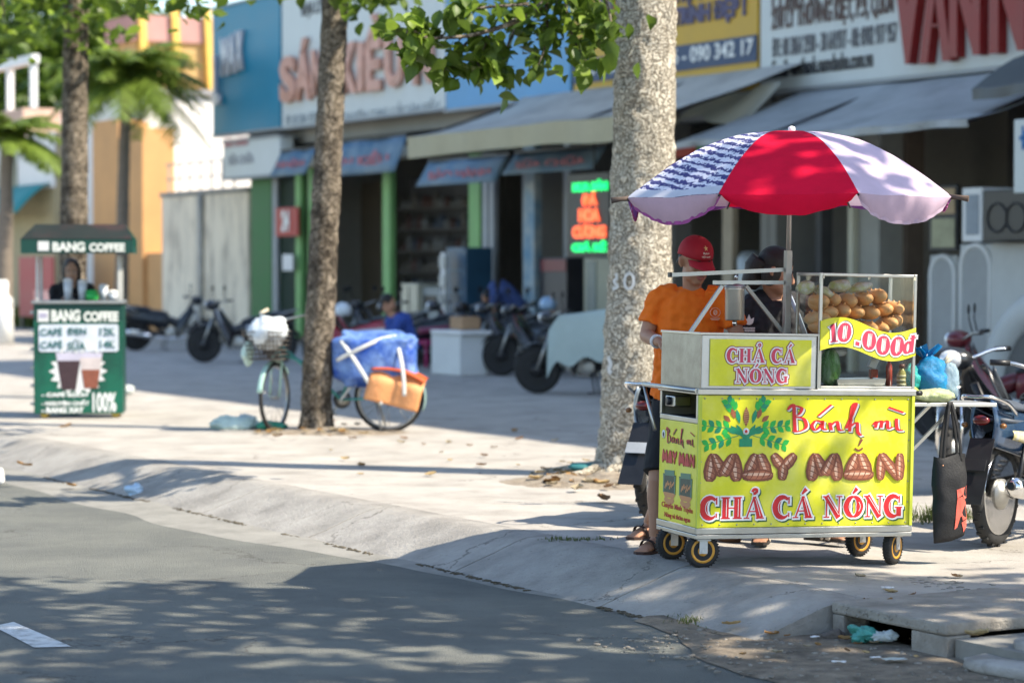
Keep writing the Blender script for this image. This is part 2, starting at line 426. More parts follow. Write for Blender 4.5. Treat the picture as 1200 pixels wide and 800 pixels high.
# kerb: sloping concrete blocks, each its own piece, with open joints
kerb = bpy.data.objects.new('kerb', None); COL.objects.link(kerb); kerb.location = S(8.8, 6.2, -.17); tag(kerb, None, None, None, 'structure')
def ramp_block(s0, s1, seed):
    mb = MB(); n = max(4, int((s1-s0)/.12))
    prof = [(.0,-.04),(.0,.0),(.13,.045),(.27,.095),(.40,.142),(.48,.165),(.55,.172),(.66,.170),(.66,-.04)]
    k = len(prof); vs = []
    for i in range(n+1):
        s = s0 + (s1-s0)*i/n
        for j, (dt, z) in enumerate(prof):
            e = .018*crack(s, dt*3, 2.2) + .008*crack(s, dt*3, 9)
            dz = (e*.55 if 1 < j < 7 else 0); ddt = (.035*crack(s, 7, 1.1) if j in (0,1) else 0)
            if j == 7: dz = -.001
            p = S(s, 6.2 + dt + ddt, -.17 + z + dz); p.z += pave_z(p.x, p.y) * min(1, max(0, z/.17))
            vs.append(p - kerb.location)
    fs = [(i*k+j, i*k+j+1, (i+1)*k+j+1, (i+1)*k+j) for i in range(n) for j in range(k-1)]
    fs += [tuple(range(k-1,-1,-1)), tuple(n*k+j for j in range(k))]
    mb.add(vs, fs, 0, True)
    o = mb.build('kerb_block', RAMP, kerb)
    q = o.modifiers.new('es', 'EDGE_SPLIT'); q.split_angle = R(50)
s = 8.80; i = 0
while s < 66:
    ln = [1.30, 1.55, 1.9, 1.7, 2.1][i % 5]
    ramp_block(s, s + ln - .014, i); s += ln; i += 1
# pavement sheet with a soft, uneven top
g = MB()
def pavf(u, v):
    t = 6.85 + (20.05 - 6.85) * v**1.6; s = -8 + 16.8*(u/.3) if u < .3 else 8.8 + 62*((u-.3)/.7)**1.5
    if t < 7.6 and s < 8.8: t = 7.62 - (7.6-t)*.01 + .05*crack(s, 2, 2.5)
    p = S(s, t, 0); p.z = pave_z(p.x, p.y) + (.006*crack(s, t, .9) - .004 if 7.4 < t < 19 else 0); return tuple(p)
g.grid(pavf, 150, 70)
n0 = len(g.V)
structure('pavement', g, PAVE)
g = MB()                                            # lower apron beside the drain, and the edge of the pavement above it
g.T = Matrix(((DS.x, DT.x, 0, 0), (DS.y, DT.y, 0, 0), (0, 0, 1, 0), (0, 0, 0, 1)))
g.box(-6, 7.955, 6.66, 7.7, -.4, -.075); structure('apron', g, GUT)
g = MB(); vs = []; N_ = 60
for i in range(N_+1):
    s = -6 + 14.78*i/N_; e = 7.585 + .05*crack(s, 2, 2.5) + .018*crack(s, 5, 9)
    for t_, z_ in ((e-.02, -.07), (e, -.035+.006*crack(s,1,7)), (e+.09, -.024), (e+.09,-.07)): 
        vs.append(S(s, t_, z_))
g.add(vs, [(i*4+j, (i+1)*4+j, (i+1)*4+j+1, i*4+j+1) for i in range(N_) for j in range(3)], 0, False); structure('pavement_edge', g, RAMP)
dr = thing('storm_drain', 'grey concrete storm drain slab with dark inlet opening below the cart', 'storm drain', S(8.77, 6.62, -.17), R(90)+SA+PI)
# local x: towards smaller s (right), local y: towards -t?  use explicit street matrix instead
dr.rotation_euler = (0, 0, ROT_F)
DRC = mat('drain_concrete', (.34,.31,.265), .93, 0, .16, 5, col2=(.25,.225,.19), c2amt=.45, c2s=6, bump=.7, bs=50, spec=.2)
m = MB(); m.box(0, .80, .0, .96, .108, .163); m.build('cover_slab', DRC, dr, bevel=.012)
m = MB(); m.box(0, .085, .006, .14, -.06, .106); m.build('side_block', DRC, dr, bevel=.008)
m = MB(); m.box(.56, .80, .006, .14, -.06, .106); m.build('side_block', DRC, dr, bevel=.008)
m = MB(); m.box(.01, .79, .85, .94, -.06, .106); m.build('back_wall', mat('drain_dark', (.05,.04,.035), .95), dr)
m = MB()
for q in range(30):
    x = rnd.uniform(.02,.78); y = rnd.choice((.006,.012)); m.ell((x, -.001, .135+rnd.uniform(-.02,.02)), (rnd.uniform(.004,.012), .004, rnd.uniform(.003,.008)), 5, 4)
tag(m.build('chipped_edge', DRC, dr), None, None, None, 'stuff')
STONE = mat('broken_concrete', (.37,.35,.32), .9, 0, .15, 6, col2=(.26,.24,.21), c2amt=.45, c2s=5, bump=.6, bs=40)
def lump(name, label, c, sz, rz, seed, m_=STONE, group=None):
    def fn(v):
        q = Vector([math.copysign(abs(c/z)**.6*z, c) for c, z in zip(v, sz)])
        return q*(1+.42*noise.noise(v*6+Vector((seed,0,0)))+.16*noise.noise(v*17+Vector((0,seed,0))))
    mb = MB(); mb.ell((0,0,0), sz, 26, 16, fn=fn)
    o = one(mb.build(name, m_), c, rz); return tag(o, label, 'rubble' if 'concrete' in label else 'debris', group)
lump('broken_kerb_stone', 'long pale lump of broken concrete kerb right of the drain', S(7.58,6.62,-.135), (.22,.09,.030), ROT_F+R(8), 3)
lump('broken_kerb_stone', 'grey flat concrete chunk lying behind the long pale kerb lump', S(7.55,6.80,-.07), (.15,.08,.04), R(-40), 14)
g = MB(); vs = []; NN = 70                                # dirt drifted along the gutter below the drain
for i in range(NN+1):
    s = -2 + 11.6*i/NN
    lo = 5.62 + .45*sm(7.6, 9.6, s) + .10*crack(s, 1, 1.7) + .04*crack(s, 1, 6) - .35*sm(7.5, 4, s)
    for j in range(9):
        t_ = lo + (6.70 - lo)*j/8; z = -.1655 + (.010*crack(s, t_, 2.5) + .007*crack(s, t_, 8) + .010) * (1 if 0 < j else 0)
        vs.append(S(s, t_, max(z, -.169)))
g.add(vs, [(i*9+j, (i+1)*9+j, (i+1)*9+j+1, i*9+j+1) for i in range(NN) for j in range(8)], 0, True); structure('dirt', g, DIRT)
g = MB(); g.add([G(*q, -.166) for q in ((-8,733),(16,728),(84,757),(40,758))], [(0,3,2,1)])
structure('road_marking', g, mat('road_paint', (.62,.63,.61), .8, 0, .15, 9, col2=(.27,.27,.25), c2amt=.41, c2s=14, bump=.5, bs=90))

# grass tufts and weeds in the joints
GRASS = mat('grass', (.10,.13,.03), .7, 0, .3, 6, trans=.3)
def tufts(spots, name, h=(.03,.08)):
    mb = MB()
    for (p, n, sx, sy) in spots:
        for _ in range(n):
            x = rnd.gauss(0, sx); y = rnd.gauss(0, sy); b = p + Vector((x, y, -.005)); a = rnd.uniform(0, 2*PI); hh = rnd.uniform(*h)
            d = Vector((math.cos(a), math.sin(a), 0)); l = d*hh*rnd.uniform(.2,.9); wv = Vector((-d.y, d.x, 0))*.004
            mb.add([b-wv, b+wv, b+l*.5+Vector((0,0,hh*.7))+wv*.7, b+l*.5+Vector((0,0,hh*.7))-wv*.7, b+l+Vector((0,0,hh))], [(0,1,2,3),(3,2,4)])
    return tag(mb.build(name, GRASS), None, None, None, 'stuff')
tufts([(G(668,634,-.005), 90, .05, .03), (G(690,633,-.005), 50, .03, .02), (G(648,632,-.005), 25, .04, .012), (G(708,633,-.005), 18, .05, .02)], 'grass_tuft', (.006,.034))
tufts([(G(822,731,-.165), 240, .07, .03), (G(800,726,-.165), 60, .05, .02), (G(880,737,-.165), 110, .09, .02)], 'grass_tuft', (.015,.05))
tufts([(G(1098,608,-.02), 220, .10, .10), (G(1122,606,-.02), 60, .08, .06)], 'weed_tuft', (.03,.10))
mb = MB()                                                  # dark grit lying in the joint between ramp and gutter
for _ in range(900):
    s_ = 9 + 9.5*rnd.random()**1.3; 
    if crack(s_, 0, 1.1) < -.12 : continue
    t_ = 6.19 + .035*crack(s_, 7, 1.1) + rnd.gauss(-.008, .012)
    p = S(s_, t_, -.163); r_ = rnd.uniform(.003,.011); mb.ell(p, (r_*rnd.uniform(1,2), r_, r_*.5), 5, 3)
tag(mb.build('joint_grit', mat('grit', (.09,.075,.05), .95, 0, .4, 20)), None, None, None, 'stuff')
mb = MB()
for _ in range(650):
    s_ = rnd.uniform(5.5, 9.2); t_ = rnd.uniform(5.5, 6.6)
    p = S(s_, t_, -.155 + .01*crack(s_, t_, 2.5)); r_ = rnd.uniform(.003,.012); mb.ell(p, (r_*rnd.uniform(1,2), r_, r_*.6), 5, 3)
for _ in range(500):
    s_ = rnd.uniform(6, 9.4); t_ = 7.5 + rnd.gauss(0,.12); p = S(s_, t_, -.03); r_ = rnd.uniform(.003,.012); mb.ell(p, (r_*2, r_, r_*.6), 5, 3)
tag(mb.build('gravel', mat('gravel', (.21,.19,.16), .95, 0, .6, 8)), None, None, None, 'stuff')

# ------------------------------------------------------------------ shop fronts
def fthing(name, label, cat_, px, t, z=0.0, group=None):
    s0 = FP(px, 313, t)[0]
    o = thing(name, label, cat_, S(s0, t, z), ROT_F, group); o['_s0'] = s0; o['_t0'] = t; return o
def U(o, px, t): return o['_s0'] - FP(px, 313, t)[0]      # local x of a pixel column on the plane t
def Z(px, py, t): return FP(px, py, t)[1]
def fbox(mb, o, pxl, pxr, t, z0, z1, depth, m=0):
    return mb.box(U(o,pxl,t), U(o,pxr,t), t - o['_t0'], t - o['_t0'] + depth, z0 - o.location.z, z1 - o.location.z, m)

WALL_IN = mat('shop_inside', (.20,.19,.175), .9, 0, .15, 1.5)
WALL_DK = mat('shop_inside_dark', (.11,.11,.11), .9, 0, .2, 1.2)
GREENP = mat('green_pillar', (.035,.16,.04), .6, 0, .12, 3)
GREENL = mat('light_green_paint', (.20,.42,.14), .55, 0, .12, 3)
GREYP = mat('grey_shutter', (.33,.35,.36), .55, .2, .1, 4)
CREAM = mat('cream_beam', (.58,.55,.42), .7, 0, .12, 2)
def shop(name, label, pl, pr, H, floorz=.10, back=26.0, wall_m=None, length=None):
    o = fthing(name, label, 'building', pl, 20.0)
    L = length or U(o, pr, 20.0); bk = back - 20.0
    wm = wall_m or mat('shop_wall', (.38,.37,.34), .85, 0, .12, .8)
    m = MB(); m.box(0, L, 0, .2, 3.95, H); m.build('wall', wm, o)
    m = MB(); m.box(.002, L-.002, -.25, bk+3, H+.002, H+.22); m.build('roof', mat('roof_slab', (.3,.29,.28), .9), o)
    m = MB(); m.box(0, .18, .205, bk, .0, H-.002); m.build('side_wall', wm, o)
    m = MB(); m.box(L-.18, L, .205, bk, .0, H-.002); m.build('side_wall', wm, o)
    m = MB(); m.box(0, L, bk+.003, bk+.2, 0, H-.002); m.build('back_wall', WALL_IN, o)
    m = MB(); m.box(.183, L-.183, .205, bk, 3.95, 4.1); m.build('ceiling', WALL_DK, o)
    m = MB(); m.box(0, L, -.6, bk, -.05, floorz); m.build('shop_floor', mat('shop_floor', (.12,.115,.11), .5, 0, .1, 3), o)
    return o, L
A, AL = shop('shop_building', 'low shop building with green pillars under the blue and pale signs', 292, 606, 7.1)
B, BL = shop('shop_building', 'shop building between the green pillared shop and the big right sign', 607, 886, 9.5)
Cc, CL = shop('shop_building', 'tall shop building at the right with dark open front under grey awning', 887, 1560, 14.2, length=27.0)
def post(o, pxl, pxr, t, z0, z1, m_, depth=.22, name='pillar', bevel=.01):
    mb = MB(); fbox(mb, o, pxl, pxr, t, z0, z1, depth); return mb.build(name, m_, o, bevel=bevel)
post(A, 294, 318, 19.78, 0, 3.5, GREENP)
for a_, b_ in ((346,352), (361,366), (448,457)): post(A, a_, b_, 19.78, 0, 3.42, GREENL, .12)
post(A, 549, 562, 19.78, 0, 3.42, GREENL, .16)
post(A, 565, 571, 19.80, 0, 3.42, GREYP, .1); post(A, 573, 578, 19.80, 0, 3.42, GREYP, .1)
post(A, 318, 324, 19.80, 0, 3.4, GREYP, .08)
mb = MB(); fbox(mb, A, 306, 446, 19.6, 3.44, 3.72, .35); mb.build('beam', CREAM, A, bevel=.02)
mb = MB(); fbox(mb, A, 447, 604, 19.66, 3.46, 3.66, .3); mb.build('beam', CREAM, A, bevel=.02)
mb = MB(); fbox(mb, A, 366, 446, 22.5, .1, 3.3, .1); mb.build('partition', mat('tan_wall', (.27,.22,.16), .85, 0, .1, 1), A)
mb = MB(); fbox(mb, A, 318, 350, 20.6, .1, 3.3, .08); mb.build('shutter', mat('shutter_green_grey', (.10,.15,.12), .6, .2, .15, 4), A)
post(B, 613, 626, 19.3, 0, 4.0, mat('blue_white_post', (.12,.26,.38), .6, 0, .1, 3, col2=(.42,.46,.45), c2amt=.5, c2s=2.2), .14)
post(B, 660, 668, 19.9, 0, 3.9, GREYP, .12)
post(B, 775, 790, 19.6, 0, 3.9, WALL_IN, .3); post(B, 846, 858, 19.2, 0, 3.3, mat('tan_post', (.42,.34,.24), .7, 0, .12, 4), .1)
mb = MB(); fbox(mb, B, 612, 884, 19.7, 3.62, 3.94, .3); mb.build('beam', GREYP, B, bevel=.02)
post(Cc, 1003, 1030, 20.0, 0, 3.9, mat('grey_pillar', (.36,.35,.31), .7, 0, .12, 3), .4)
post(Cc, 993, 999, 19.9, 0, 3.9, CREAM, .1); post(Cc, 1046, 1062, 20.4, 0, 3.9, mat('brown_pillar', (.16,.12,.09), .7), .3)
post(Cc, 955, 962, 20.2, 0, 3.9, WALL_DK, .2)
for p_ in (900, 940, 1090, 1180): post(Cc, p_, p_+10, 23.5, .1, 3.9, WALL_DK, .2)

# signs
SIGN_W = mat('pale_sign', (.60,.64,.62), .5, 0, .05, 1.5)
BLUE_S = mat('blue_sign', (.0,.20,.33), .45, 0, .08, 1)
def panel_sign(label, pl, pr, t, z0, z1, m_, depth=.16, name='shop_sign'):
    o = fthing(name, label, 'sign', pl, t, z0)
    mb = MB(); fbox(mb, o, pl, pr, t, z0, z1, depth); mb.build('panel', m_, o, bevel=.012)
    L = U(o, pr, t); h = z1 - z0
    for (x0, x1, a0, a1) in ((0,L,-.05,-.002),(0,L,h+.002,h+.05)):
        mb = MB(); mb.box(x0-.03, x1+.03, -.03, depth+.02, a0, a1); mb.build('frame_rail', GREYP, o)
    return o, L, h
o, L, h = panel_sign('square blue shop sign with raised pale letters at the left end', 250, 329, 19.5, 4.25, 6.86, BLUE_S)
LET_P = mat('pale_letters', (.62,.58,.60), .35, .1, .12, 8)
def letters(o, spec, y, m_, depth=.07, bold=.03):
    for ch, x0, z0, wd, ht in spec: text(o, 'letter', ch, x0, z0, wd, ht, y, m_, depth, bold)
letters(o, [('L', .22, .62, .30, 1.02), ('M', .62, 1.18, .36, .78), ('A', 1.02, 1.20, .36, .80), ('X', 1.40, 1.24, .32, .80)], -.02, LET_P)
o, L, h = panel_sign('long pale shop sign with worn salmon coloured raised capital letters', 331, 522, 19.5, 4.24, 6.95, SIGN_W)
SALM = mat('salmon_letters', (.66,.36,.27), .5, 0, .25, 3, col2=(.42,.17,.10), c2amt=.40, c2s=2.5)
k = L/192.0
def sx(px): return U(o, px, 19.5)
def szz(px, py): return Z(px, py, 19.5) - o.location.z
for ch, a_, b_, top, bot in (('S',333,351,66,121),('Á',351,369,45,118),('N',370,384,58,112),('K',405,423,50,110),('I',424,431,50,108),('Ề',434,451,17,107),('U',456,477,43,103),('N',489,511,40,99)):
    z0 = szz((a_+b_)/2, bot); z1 = szz((a_+b_)/2, top)
    text(o, 'letter', ch, sx(a_), z0, sx(b_)-sx(a_), z1-z0, -.02, SALM, .08, .045)
text(o, 'lettering', 'ĐẠI LÝ', sx(354), szz(366,21), sx(380)-sx(354), .36, -.004, INK_DARK, .01, .04)
text(o, 'lettering', 'ĐT: 08 3864 1977', sx(336), szz(355,145), sx(372)-sx(336), .20, -.004, mat('faded_ink', (.35,.40,.42), .6), .01, .01)
text(o, 'lettering', 'CHUYÊN CUNG CẤP SÁN KIỀU', sx(400), szz(450,136), sx(515)-sx(400), .22, -.004, MATS['faded_ink'], .01, .01)
o, L, h = panel_sign('plain light blue sign panel behind the hanging leaves', 523, 668, 19.5, 4.2, 6.6, mat('light_blue_sign', (.12,.34,.58), .5, 0, .08, 1))
o, L, h = panel_sign('yellow shop sign with dark blue lower band right of the thick tree', 672, 887, 19.5, 3.95, 6.6, mat('yellow_sign', (.60,.36,.03), .5, 0, .08, 1.2))
z_a = Z(887,41,19.5); z_b = Z(887,72,19.5)
mb = MB(); mb.box(0, L, -.022, -.002, z_b-3.95, z_a-3.95); mb.build('lower_band', mat('navy_band', (.03,.06,.13), .5, 0, .1, 2), o)
def sx(px): return U(o, px, 19.5)
NAVY = mat('navy_ink', (.07,.06,.14), .5)
text(o, 'lettering', 'CÔNG TRÌNH ĐẸP !', sx(742), Z(830,31,19.5)-3.95, sx(874)-sx(742), .40, -.004, NAVY, .02, .06)
text(o, 'lettering', 'XÂY DỰNG - TRANG TRÍ', sx(690), Z(830,4,19.5)-3.95, sx(880)-sx(690), .40, -.004, NAVY, .02, .05)
text(o, 'lettering', 'ĐT: 08 3742 6206 - 090 342 17', sx(690), Z(830,73,19.5)-3.95+.02, sx(884)-sx(690), .24, -.024, INK_WHITE, .01, .02)
o, L, h = panel_sign('large white shop sign with glossy dark red raised letters at top right', 890, 1330, 19.5, 3.92, 7.4, SIGN_W, .2)
RED3 = mat('glossy_red_letters', (.25,.012,.012), .3, 0, .1, 5, spec=.3)
def sx(px): return U(o, px, 19.5)
for ch, a_, b_, bot, ht in (('V',1052,1092,76,1.5),('Ă',1086,1123,74,1.62),('N',1121,1157,67,1.4),('N',1168,1210,62,1.4)):
    z0 = Z((a_+b_)/2, bot, 19.5) - 3.92
    ob = text(o, 'letter', ch, sx(a_), z0, sx(b_)-sx(a_), ht, -.004, RED3, .14, .05)
    q = ob.modifiers.new('bevel', 'BEVEL'); q.width = .045; q.segments = 3; q.limit_method = 'ANGLE'; q.angle_limit = R(50)
INK_BR = mat('brown_ink', (.09,.045,.035), .5)
text(o, 'lettering', '210 LÝ THƯỜNG KIỆT, P.9, Q.B.M', sx(904), Z(970,33,19.5)-3.92, sx(1046)-sx(904), .46, -.004, INK_BR, .012, .03)
text(o, 'lettering', 'ĐT: 08 3864 2930 - 38 641977 - 08: 0902 977 957', sx(905), Z(970,60,19.5)-3.92, sx(1050)-sx(905), .27, -.004, mat('grey_ink', (.14,.14,.15), .5), .012, .01)
text(o, 'lettering', 'Email: vanthanh.namdauhn.com.vn', sx(905), Z(960,86,19.5)-3.92, sx(1022)-sx(905), .24, -.004, INK_DARK, .012, .015)
text(o, 'lettering', 'CÔNG TY TNHH', sx(904), Z(970,5,19.5)-3.92, sx(1000)-sx(904), .34, -.004, INK_BR, .012, .03)
o, L, h = panel_sign('small white box sign hanging under the blue sign', 262, 328, 19.45, Z(295,206,19.45), Z(295,164,19.45), SIGN_W, .3)
text(o, 'lettering', 'BẢO HÀNH', .1, .62, 1.2, .26, -.004, mat('faded_red_ink', (.5,.2,.2), .6), .01, .03)
text(o, 'lettering', 'SỬA CHỮA', .3, .25, 1.3, .24, -.004, mat('faded_ink2', (.35,.36,.38), .6), .01, .03)

# awnings and banners
def slope_cloth(o, x0, x1, v0, z0, v1, z1, sag=.1, val=.3, nx=24, ny=8, seed=0, val_wave=.02):
    """A sheet from the wall (v0,z0) out to its front edge (v1,z1), plus the valance hanging from it."""
    top = MB(); top.grid(lambda a, b: (x0+(x1-x0)*a, v0+(v1-v0)*b, z0+(z1-z0)*b - sag*math.sin(PI*b)*(.6+.4*math.sin(a*9+seed)) + .03*noise.noise(Vector((a*6,b*3,seed)))), nx, ny)
    va = MB(); va.grid(lambda a, b: (x0+(x1-x0)*a, v1-.01+val_wave*math.sin(a*40+seed)*b, z1-.003-val*b*(1+.06*math.sin(a*7+seed)) + .03*noise.noise(Vector((a*6,3,seed)))*(1)), nx*3, 3)
    return top, va
TARP = mat('grey_tarp', (.54,.52,.46), .7, 0, .2, 1.2, col2=(.40,.38,.34), c2amt=.40, c2s=1.6, bump=.5, bs=5, trans=.12)
VAL = mat('cream_valance', (.52,.47,.31), .75, 0, .1, 1.5, trans=.15)
aw = fthing('awning', 'grey tarpaulin awning with a cream valance in the middle of the row', 'awning', 478, 17.4, 0)
tp, va = slope_cloth(aw, 0, U(aw,790,17.4), 2.1, 4.25, 0, 3.55, .12, .32, seed=2)
tp.build('canopy', TARP, aw); va.build('valance', VAL, aw)
mb = MB(); X1 = U(aw,790,17.4)
for f_ in (.02, .33, .66, .98): mb.tube([(X1*f_, .02, 3.5), (X1*f_, 2.1, 4.2)], .02, 6)
mb.tube([(0,.02,3.53),(X1,.02,3.53)], .022, 6); mb.build('frame', DARKM, aw)
aw = fthing('awning', 'plain grey awning sagging under the big white sign at right', 'awning', 792, 17.5, 0)
tp, va = slope_cloth(aw, 0, U(aw,1133,17.5), 2.0, 3.85, 0, 3.13, .10, .09, seed=5)
tp.build('canopy', mat('blue_grey_tarp', (.42,.44,.44), .6, 0, .2, 1.2, col2=(.31,.33,.33), c2amt=.40, c2s=1.5, bump=.5, bs=5, trans=.12), aw); va.build('valance', MATS['blue_grey_tarp'], aw)
mb = MB(); X1 = U(aw,1133,17.5)
for f_ in (.02, .3, .65, .98): mb.tube([(X1*f_, .02, 3.08), (X1*f_, 2.0, 3.78)], .02, 6)
mb.tube([(0,.02,3.09),(X1,.02,3.09)], .022, 6); mb.build('frame', DARKM, aw)
aw = fthing('awning', 'dark stretched awning with a curved end at the far right', 'awning', 1138, 17.9, 0)
tp, va = slope_cloth(aw, 0, U(aw,1420,17.9), 1.6, 3.85, 0, 3.5, -.25, .12, seed=8)
tp.build('canopy', mat('dark_tarp', (.09,.10,.10), .7, 0, .15, 1.5), aw); va.build('valance', mat('grey_edge', (.12,.13,.13), .6), aw)
aw = fthing('draped_tarp', 'loose cream cloth draped under the yellow sign', 'tarp', 790, 18.6, 0)
tp = MB(); W_ = U(aw,882,18.6)
tp.grid(lambda a, b: (W_*a, -.1+.5*(1-b)+.06*math.sin(a*14+b*3), 3.92 - (.34+.30*abs(a-.42)*1.5)*b + .05*math.sin(a*8)), 40, 10)
tp.build('cloth', mat('cream_cloth', (.58,.57,.47), .8, 0, .08, 2, trans=.2), aw)
BAN = mat('blue_banner', (.06,.14,.22), .6, 0, .2, 1.5, col2=(.17,.24,.29), c2amt=.5, c2s=1.4)
BANR = mat('banner_red_ink', (.40,.13,.16), .6)
def banner(label, pl, pr, t, y0, y1, txt, lean=.25):
    o = fthing('shop_banner', label, 'banner', pl, t, 0)
    z1 = Z((pl+pr)/2, y0, t); z0 = Z((pl+pr)/2, y1, t); W = U(o, pr, t)
    mb = MB(); mb.grid(lambda a, b: (W*a, -lean*(1-b)+.02*math.sin(a*12), z0+(z1-z0)*b), 14, 4); mb.build('cloth', BAN, o, solid=.006)
    text(o, 'lettering', txt, W*.12, z0+(z1-z0)*.25, W*.76, (z1-z0)*.42, -lean*.62-.02, BANR, .01, .03)
    mb = MB(); mb.box(0, W, -.02, .02, z1+.002, z1+.04); mb.build('rail', DARKM, o)
banner('faded blue awning banner behind the middle slim tree', 384, 478, 19.2, 164, 205, 'SÁN KIỀU')
banner('faded blue rounded banner left of the blue and white post', 503, 598, 18.9, 186, 216, 'BẢO HÀNH')
banner('narrow blue banner left of the middle slim tree', 330, 372, 19.2, 176, 206, 'NHẬN')
banner('dark blue banner strip under the cream valance', 604, 712, 18.8, 176, 202, 'SỬA CHỮA')

# things standing in and before the shops
def fobj(name, label, cat_, px, t, parts, group=None, z=0.0):
    o = fthing(name, label, cat_, px, t, z, group)
    for pn, pl, pr, dt, y0, y1, dep, m_ in parts:
        z1 = Z((pl+pr)/2, y0, t+dt); z0 = Z((pl+pr)/2, y1, t+dt)
        mb = MB(); fbox(mb, o, pl, pr, t+dt, max(z0, o.location.z), z1, dep); mb.build(pn, m_, o, bevel=.012)
    return o
RED_S = mat('red_sign', (.42,.04,.03), .5, 0, .1, 3)
o = fobj('door_sign', 'small square red sign on the green shop door', 'sign', 323, 19.6, [('panel',323,349,0,243,277,.05,RED_S)])
text(o, 'lettering', '24', .32, Z(336,271,19.6), .36, .42, -.005, INK_WHITE, .012, .05)
o = fobj('paper_notice', 'white paper notice below the red door sign', 'notice', 331, 19.62, [('sheet',331,343,0,298,317,.01,WHITE)])
o = fobj('cabinet', 'tall dark blue glass cabinet before the right green pillar', 'cabinet', 523, 18.9, [('body',523,546,0,290,399,.5,mat('blue_cabinet', (.03,.09,.16), .35, 0, .15, 3)), ('plinth',524,545,.02,399,406,.45,BLACK)])
for q in range(5):
    mb = MB(); mb.box(.06, U(o,546,18.9)-.06, -.02, -.003, .35+q*.36, .38+q*.36); mb.build('shelf_edge', mat('blue_edge', (.07,.17,.27), .4), o)
o = fobj('cooler', 'cream narrow cooler standing inside the green pillared shop', 'cooler', 470, 19.4, [('body',470,489,0,332,398,.5,mat('cream_enamel', (.52,.48,.36), .4)), ('door_gap',478,479,-.012,336,392,.01,BLACK)])
o = fobj('filing_box', 'grey square machine between cream cooler and blue cabinet', 'machine', 492, 19.5, [('body',492,516,0,337,398,.5,mat('grey_machine', (.28,.30,.29), .5)), ('screen',496,512,-.012,346,360,.01,BLACK)])
o = fobj('wall_stand', 'pale slim stand of white packets left of the blue cabinet', 'display stand', 514, 18.7, [('post',516,521,0,296,400,.06,WHITE)] + [('packet',514,521,-.08,300+22*q,314+22*q,.07,mat('packet', (.5,.5,.46), .5)) for q in range(4)])
# shelving with rows of goods
sh = fthing('shelving', 'dark wall shelving full of small goods inside the green pillared shop', 'shelving', 460, 22.2)
W_ = U(sh,556,22.2)
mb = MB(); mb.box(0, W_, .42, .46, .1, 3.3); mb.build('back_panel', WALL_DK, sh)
goods = [mat('goods_%d' % q, c, .5, 0, .2, 6) for q, c in enumerate([(.08,.075,.07),(.13,.115,.095),(.06,.075,.1),(.17,.17,.16),(.10,.05,.04)])]
for r_ in range(6):
    mb = MB(); mb.box(.02, W_-.02, 0, .418, .55+.42*r_, .575+.42*r_); mb.build('shelf', WALL_IN, sh)
    for q in range(14):
        x = .08 + (W_-.2)*q/14; hh = rnd.uniform(.14,.32); ww = (W_-.2)/14*rnd.uniform(.6,.92)
        mb = MB(); mb.lathe([(ww*.45,0),(ww*.5,.02),(ww*.5,hh*.7),(ww*.3,hh*.86),(ww*.28,hh)], (x+ww/2,.2,.577+.42*r_), 8); mb.build('jar', rnd.choice(goods), sh)
for lb, a_, b_, m_ in (('small red sign strip under the awning left of the umbrella', 788, 814, RED_S), ('small green sign strip above the left side of the umbrella', 815, 850, mat('vivid_green_sign', (.02,.32,.10), .5, 0, .1, 3))):
    fobj('sign_strip', lb, 'sign', a_, 18.7, [('panel', a_, b_, 0, 171, 184, .05, m_)], z=Z((a_+b_)/2,184,18.7))
# neon sign, letters that give light
ns = fthing('neon_sign', 'lit red and green letter sign hanging left of the thick tree', 'neon sign', 666, 18.4)
NG = mat('neon_green', (.0,.5,.12), .4, emit=(.0,.9,.18), es=.85, var=0); NR = mat('neon_red', (.7,.08,.03), .4, emit=(1.0,.13,.04), es=.95, var=0)
zt = Z(688,205,18.4); zb = Z(688,300,18.4)
mb = MB(); fbox(mb, ns, 664, 714, 18.45, zb-.02, zt+.03, .08); mb.build('back_board', BLACK, ns, bevel=.01)
for tx, a_, b_, y0, y1, m_ in (('MUA BÁN',669,709,211,224,NG),('ĐÁ',680,697,225,241,NR),('HOA',676,700,244,260,NR),('CƯƠNG',669,707,262,279,NR),('GIÁ RẺ',668,708,282,295,NG)):
    z1 = Z(688,y0,18.4); z0 = Z(688,y1,18.4)
    text(ns, 'lettering', tx, U(ns,a_,18.4), z0, U(ns,b_,18.4)-U(ns,a_,18.4), z1-z0, .045, m_, .02, .05)
mb = MB(); mb.bar((U(ns,690,18.4), .09, zt), (U(ns,690,18.4), .09, 3.6), .02); mb.build('hanger', DARKM, ns)
# machine, bottles, boxes in the middle shop
fobj('vending_machine', 'dark red and black machine left of the neon sign', 'machine', 632, 19.4, [('body',632,664,0,302,420,.6,mat('dark_machine', (.05,.05,.06), .4, 0, .2, 4)), ('top_panel',633,663,-.012,304,318,.01,mat('dim_red', (.2,.04,.05), .4))])
fobj('display_case', 'tall yellowish display case below the neon sign', 'display case', 684, 19.3, [('body',684,716,0,302,400,.4,mat('case_yellow', (.32,.33,.25), .4, 0, .15, 3)), ('door_glass',687,698,-.014,306,380,.01,mat('teal_glass', (.12,.2,.22), .15))])
o = fobj('foam_chest', 'white square chest standing on the pavement before the shops', 'chest', 505, 15.8, [('body',505,539,0,392.5,445,.46,mat('white_chest', (.66,.68,.67), .5, 0, .06, 3)), ('lid',504,540,-.02,387,392,.50,WHITE)])
o = fobj('cardboard_box', 'brown cardboard box resting on the white chest', 'box', 527, 15.95, [('body',527,541,0,371,386,.30,mat('cardboard', (.40,.25,.14), .8, 0, .1, 5))], z=Z(522,387,15.78)+.004)
